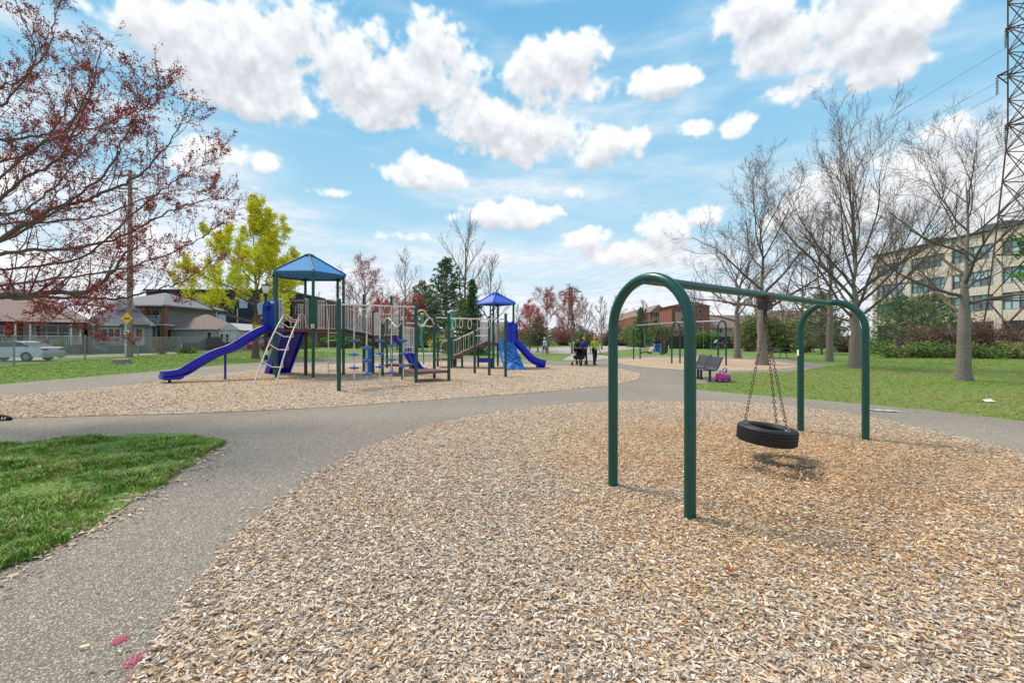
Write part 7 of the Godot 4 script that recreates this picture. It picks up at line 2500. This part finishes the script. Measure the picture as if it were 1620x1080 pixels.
	var rt := [[866, 559.5, 5.9, "reddish budding tree with pale trunk right of the blue slide"], [905, 559, 6.0, "slim reddish budding tree left of the stroller"], [577, 566, 7.4, "pinkish budding tree behind the bridge railing"], [660, 556, 6.2, "round crimson tree behind the pod climber"], [628, 553, 6.6, "brick-red tree left of the crimson one"], [838, 554, 5.6, "rosy budding tree left of the pale-trunked one"], [600, 555, 6.0, "rosy budding tree far behind the pods"]]
	n = 0
	for q in rt:
		var s := red.duplicate()
		s.seed = 90 + n * 11
		s.trunk = 0.022 * q[2]
		if n >= 3:
			s.leaves = [lin(214, 96, 104), lin(190, 80, 90), lin(226, 118, 118), lin(176, 92, 86)]
			s.per = 6
		if n == 2: s.keep = 0.35
		tree("budding_tree", q[3], "trees in red spring bud", g(q[0], q[1]), q[2], s)
		n += 1
	tree("maple_in_flower", "maple in bright yellow-green flower behind the blue slide", "", g(404, 567), 10.6, {"seed": 120, "trunk": 0.26, "fork": 0.2, "leader": 0.85, "limbs": 18, "limb_ang": [86, 22], "limb_len": [0.48, 0.28], "levels": 3, "kids": [0, 4, 6, 7], "ang": [24, 52], "ratio": [0.38, 0.6], "up": 0.1, "wiggle": 0.14, "rmin": 0.01, "bark": "bark_dark", "twig": "twig", "leaves": [lin(238, 232, 52), lin(226, 220, 44), lin(246, 240, 84), lin(210, 212, 54)], "per": 6, "leaf": 0.13, "keep": 0.95, "spread": 0.1, "bud_level": 1})
	var dk := [lin(92, 124, 80), lin(76, 106, 70), lin(112, 140, 90), lin(84, 112, 84)]
	conifer("pine_tree", "dark rounded pine behind the ring trek, left of the thin bare tree", at(706, 536, 55.0) * Vector3(1, 0, 1), 11.4, 3.6, dk, 3, 0.22, true)
	conifer("spruce_tree", "narrow dark spruce left of the square-roofed tower", at(747, 536, 44.0) * Vector3(1, 0, 1), 7.2, 1.7, dk, 4, 0.04)
	conifer("spruce_tree", "broad olive spruce behind the square-roofed tower's stairs", at(733, 536, 48.0) * Vector3(1, 0, 1), 5.8, 3.0, [lin(128, 138, 72), lin(108, 120, 64), lin(142, 146, 84)], 5, 0.03)
	conifer("pine_tree", "loose grey-green pine left of the dark rounded pine", at(668, 536, 58.0) * Vector3(1, 0, 1), 9.0, 3.2, [lin(140, 142, 108), lin(124, 130, 98), lin(156, 154, 124)], 6, 0.15, true)
	conifer("spruce_tree", "small dark evergreen behind the reddish tree by the slide", g(851, 557), 4.2, 2.4, dk, 7, 0.2)
	conifer("spruce_tree", "green conical evergreen before the red townhouses", at(1014, 536, 82.0) * Vector3(1, 0, 1), 7.2, 2.6, [lin(112, 150, 76), lin(96, 132, 66), lin(128, 160, 88)], 8, 0.03)
	conifer("pine_tree", "low wide pine spreading before the office block", at(1425, 536, 42.0) * Vector3(1, 0, 1), 5.4, 4.0, [lin(100, 142, 84), lin(94, 124, 74), lin(130, 152, 98)], 9, 0.2, true)
	conifer("pine_tree", "wide dark pine right of the tall upright tree", at(1480, 536, 47.0) * Vector3(1, 0, 1), 6.0, 4.2, [lin(104, 138, 82), lin(88, 118, 72), lin(124, 150, 94)], 10, 0.2, true)
	conifer("pine_tree", "dark green pine seen through the right swing arch", at(1300, 536, 46.0) * Vector3(1, 0, 1), 6.2, 3.4, [lin(118, 140, 88), lin(100, 122, 76), lin(132, 150, 98)], 12, 0.12, true)
	conifer("pine_tree", "green pine branch tip showing at the right edge before the pylon", Vector3(35.2, 0, -29.0), 12.0, 2.4, [lin(112, 160, 70), lin(96, 140, 62)], 11, 0.45, true)
	# hedges and shrubs
	var green := [lin(118, 152, 68), lin(98, 132, 60), lin(142, 168, 80), lin(86, 118, 58)]
	var purple := [lin(158, 116, 108), lin(138, 104, 98), lin(172, 134, 116), lin(152, 128, 112)]
	var olive := [lin(152, 158, 88), lin(132, 140, 78), lin(168, 168, 104), lin(122, 128, 78)]
	var tanc := [lin(206, 174, 140), lin(220, 188, 154), lin(186, 154, 124)]
	var list := [[1415, 566, 4.2, 1.5, 3.0, green, "green low juniper at the left end of the right hedge"], [1465, 566, 4.2, 1.4, 3.0, green, "green low juniper left of the nearest bare trunk"], [1505, 566.5, 3.6, 1.5, 2.6, green, "dark green juniper just left of the nearest bare trunk"], [1560, 567, 3.6, 1.4, 2.6, green, "dark green juniper right of the nearest bare trunk"], [1612, 567.5, 3.4, 1.6, 2.6, olive, "olive juniper at the pylon's foot"],
		[1440, 564.5, 4.0, 3.0, 2.6, purple, "purple-brown bush above the left junipers"], [1490, 564.5, 4.0, 3.1, 2.6, purple, "purple-brown bush just behind the nearest trunk's left"], [1545, 565, 4.0, 3.4, 2.6, purple, "purple-brown bush right of the nearest bare trunk"], [1585, 565, 4.0, 3.4, 2.6, purple, "purple-brown bush left of the pylon leg"], [1640, 565.5, 4.0, 3.4, 2.6, purple, "purple-brown bush behind the pylon leg"],
		[1185, 556, 4.5, 4.6, 3.5, olive, "tall olive evergreen bush left of the forked trunk"], [1215, 556, 5.0, 5.6, 3.5, green, "tall green bush behind the forked trunk"], [1245, 556, 4.8, 5.4, 3.5, olive, "tall olive bush right of the forked trunk"], [1275, 556.5, 4.5, 3.0, 3.0, purple, "brownish bush seen left of the right arch"], [1340, 557, 6.0, 2.6, 3.0, purple, "brownish bush between the right trunks"], [1388, 559, 4.4, 1.9, 2.6, green, "clipped green bush right of the tall upright tree"], [1265, 558.5, 2.0, 1.1, 1.5, green, "small round green bush by the far path"],
		[1115, 551.5, 4.5, 3.2, 3.2, green, "dark round bush left of the cyclists"], [1040, 548, 9.0, 5.0, 4.0, olive, "olive bush mass before the townhouses' left half"], [1075, 548, 9.0, 5.0, 4.0, purple, "grey-brown bush mass before the townhouses' right half"], [1005, 547.5, 8.0, 5.2, 4.0, olive, "olive bush left of the conical evergreen"], [985, 547, 8.0, 5.0, 4.0, purple, "dark purple bush behind the left swing post"], [960, 547, 7.0, 4.2, 4.0, purple, "brown bush right of the person in yellow-green"], [930, 546.5, 9.0, 4.6, 4.0, purple, "brown bush above the stroller"], [922, 547, 4.0, 3.4, 3.0, green, "dark green round bush between the walkers"], [890, 546.5, 9.0, 4.6, 4.0, purple, "twiggy brown bush between the two reddish trees"], [845, 547, 8.0, 4.4, 4.0, olive, "olive bush behind the slide's hood"], [815, 548, 8.0, 4.4, 4.0, olive, "olive bush right of the square tower"],
		[1150, 550.5, 7.0, 1.6, 2.0, tanc, "dry tan grass clump behind the cyclists"], [1210, 552.5, 6.0, 1.3, 1.6, tanc, "dry tan grass clump left of the picnic table"], [1250, 553, 6.0, 1.3, 1.6, tanc, "dry tan grass clump right of the picnic table"], [1085, 550, 7.0, 1.5, 2.0, tanc, "dry tan grass clump right of the bins"],
		[700, 552, 5.0, 2.2, 3.0, [lin(206, 202, 52), lin(188, 186, 48), lin(222, 214, 76)], "yellow-green forsythia bush behind the low platform"], [670, 550, 8.0, 2.4, 3.0, purple, "brown bush behind the leaning pole"], [760, 550, 7.0, 3.0, 3.0, olive, "olive bush behind the square tower's legs"], [600, 551, 8.0, 2.4, 3.0, olive, "olive bush far behind the pods"], [540, 551, 8.0, 2.2, 3.0, green, "green bush far behind the bridge"], [470, 552, 6.0, 2.0, 3.0, green, "green bush behind the big tower's legs"],
		[257, 560, 2.0, 1.9, 1.2, purple, "bare twiggy bush behind the fence by the balcony house"], [94, 565.5, 1.0, 1.6, 1.0, green, "small dark bush by the bungalow's porch"], [300, 559, 4.0, 0.5, 1.0, green, "low green weeds along the fence"]]
	n = 0
	for q in list:
		var p := g(q[0], q[1])
		var dist := -p.z
		var vol: float = q[2] * q[3]
		var tw := 40 + int(vol * (9 if q[5] == purple else 3))
		shrub("shrub", q[6], p, Vector3(q[2], q[3], q[4]), q[5], int((420 + vol * 90) * (0.5 if q[5] == purple else 1.0)), clampf(0.0042 * dist, 0.1, 0.34), 200 + n, "shrubs along the park edge", tw)
		n += 1
func _ready() -> void:
	rng.seed = 1234
	var cam := Camera3D.new()
	cam.name = "camera"
	cam.projection = Camera3D.PROJECTION_FRUSTUM
	cam.near = 0.05
	cam.size = 0.05 * 2.0 * 540.0 / F
	cam.frustum_offset = Vector2(0, -0.05 * 4.0 / F)
	cam.far = 4000.0
	cam.position = Vector3(0, EH, 0)
	add_child(cam)
	cam.current = true
	var env := Environment.new()
	env.background_mode = Environment.BG_SKY
	var sky := Sky.new()
	var sm := PanoramaSkyMaterial.new()
	sm.panorama = make_sky()
	sm.energy_multiplier = 1.0
	sky.sky_material = sm
	env.sky = sky
	env.tonemap_mode = Environment.TONE_MAPPER_LINEAR
	env.tonemap_exposure = 1.21
	env.sdfgi_enabled = true
	env.ssao_enabled = true
	env.ssil_enabled = true
	var we := WorldEnvironment.new()
	we.name = "world_environment"
	we.environment = env
	add_child(we)
	var sun := DirectionalLight3D.new()
	sun.name = "sun"
	sun.light_energy = 1.0
	sun.light_color = Color(1.0, 0.93, 0.84)
	sun.light_angular_distance = 14.0
	sun.shadow_enabled = true
	add_child(sun)
	sun.look_at_from_position(Vector3.ZERO, Vector3(0.5, -0.9, 0.35))
	print("sky ", Time.get_ticks_msec())
	nz.frequency = 0.35; nz.fractal_octaves = 4; nz.seed = 3
	nz2.frequency = 0.12; nz2.fractal_octaves = 5; nz2.seed = 17
	tex_wall = noise_tex(0.012, Color(0.8, 0.8, 0.8), Color(1, 1, 1), 2, 512, 6)
	make_materials()
	print("materials ", Time.get_ticks_msec())
	setting()
	print("setting ", Time.get_ticks_msec())
	houses()
	office()
	pylon("rusty lattice transmission pylon at the right edge of the lawn", Vector3(41.9, 0, -36.6), 34.0, 4.4, 1.9, [[18.6, 2.2], [22.6, 2.85], [26.4, 2.15]], "pylon_rust", 0.075, 0.0, at(903, 536, 150.0) * Vector3(1, 0, 1) + Vector3(0, 6, 0))
	pylon("far grey transmission pylon behind the slim reddish tree", at(903, 536, 150.0) * Vector3(1, 0, 1), 18.5, 3.6, 1.0, [[17.0, 3.6], [14.0, 2.6]], "pylon_grey", 0.16)
	townhouses()
	print("buildings ", Time.get_ticks_msec())
	planting()
	print("planting ", Time.get_ticks_msec())
	tyre_swing()
	play_left()
	play_right()
	flower_poles()
	far_swings()
	fence()
	cars()
	benches()
	print("things ", Time.get_ticks_msec())
	people()
	print("people ", Time.get_ticks_msec())
	small_things()
	ground_cover()
	print("done ", Time.get_ticks_msec())
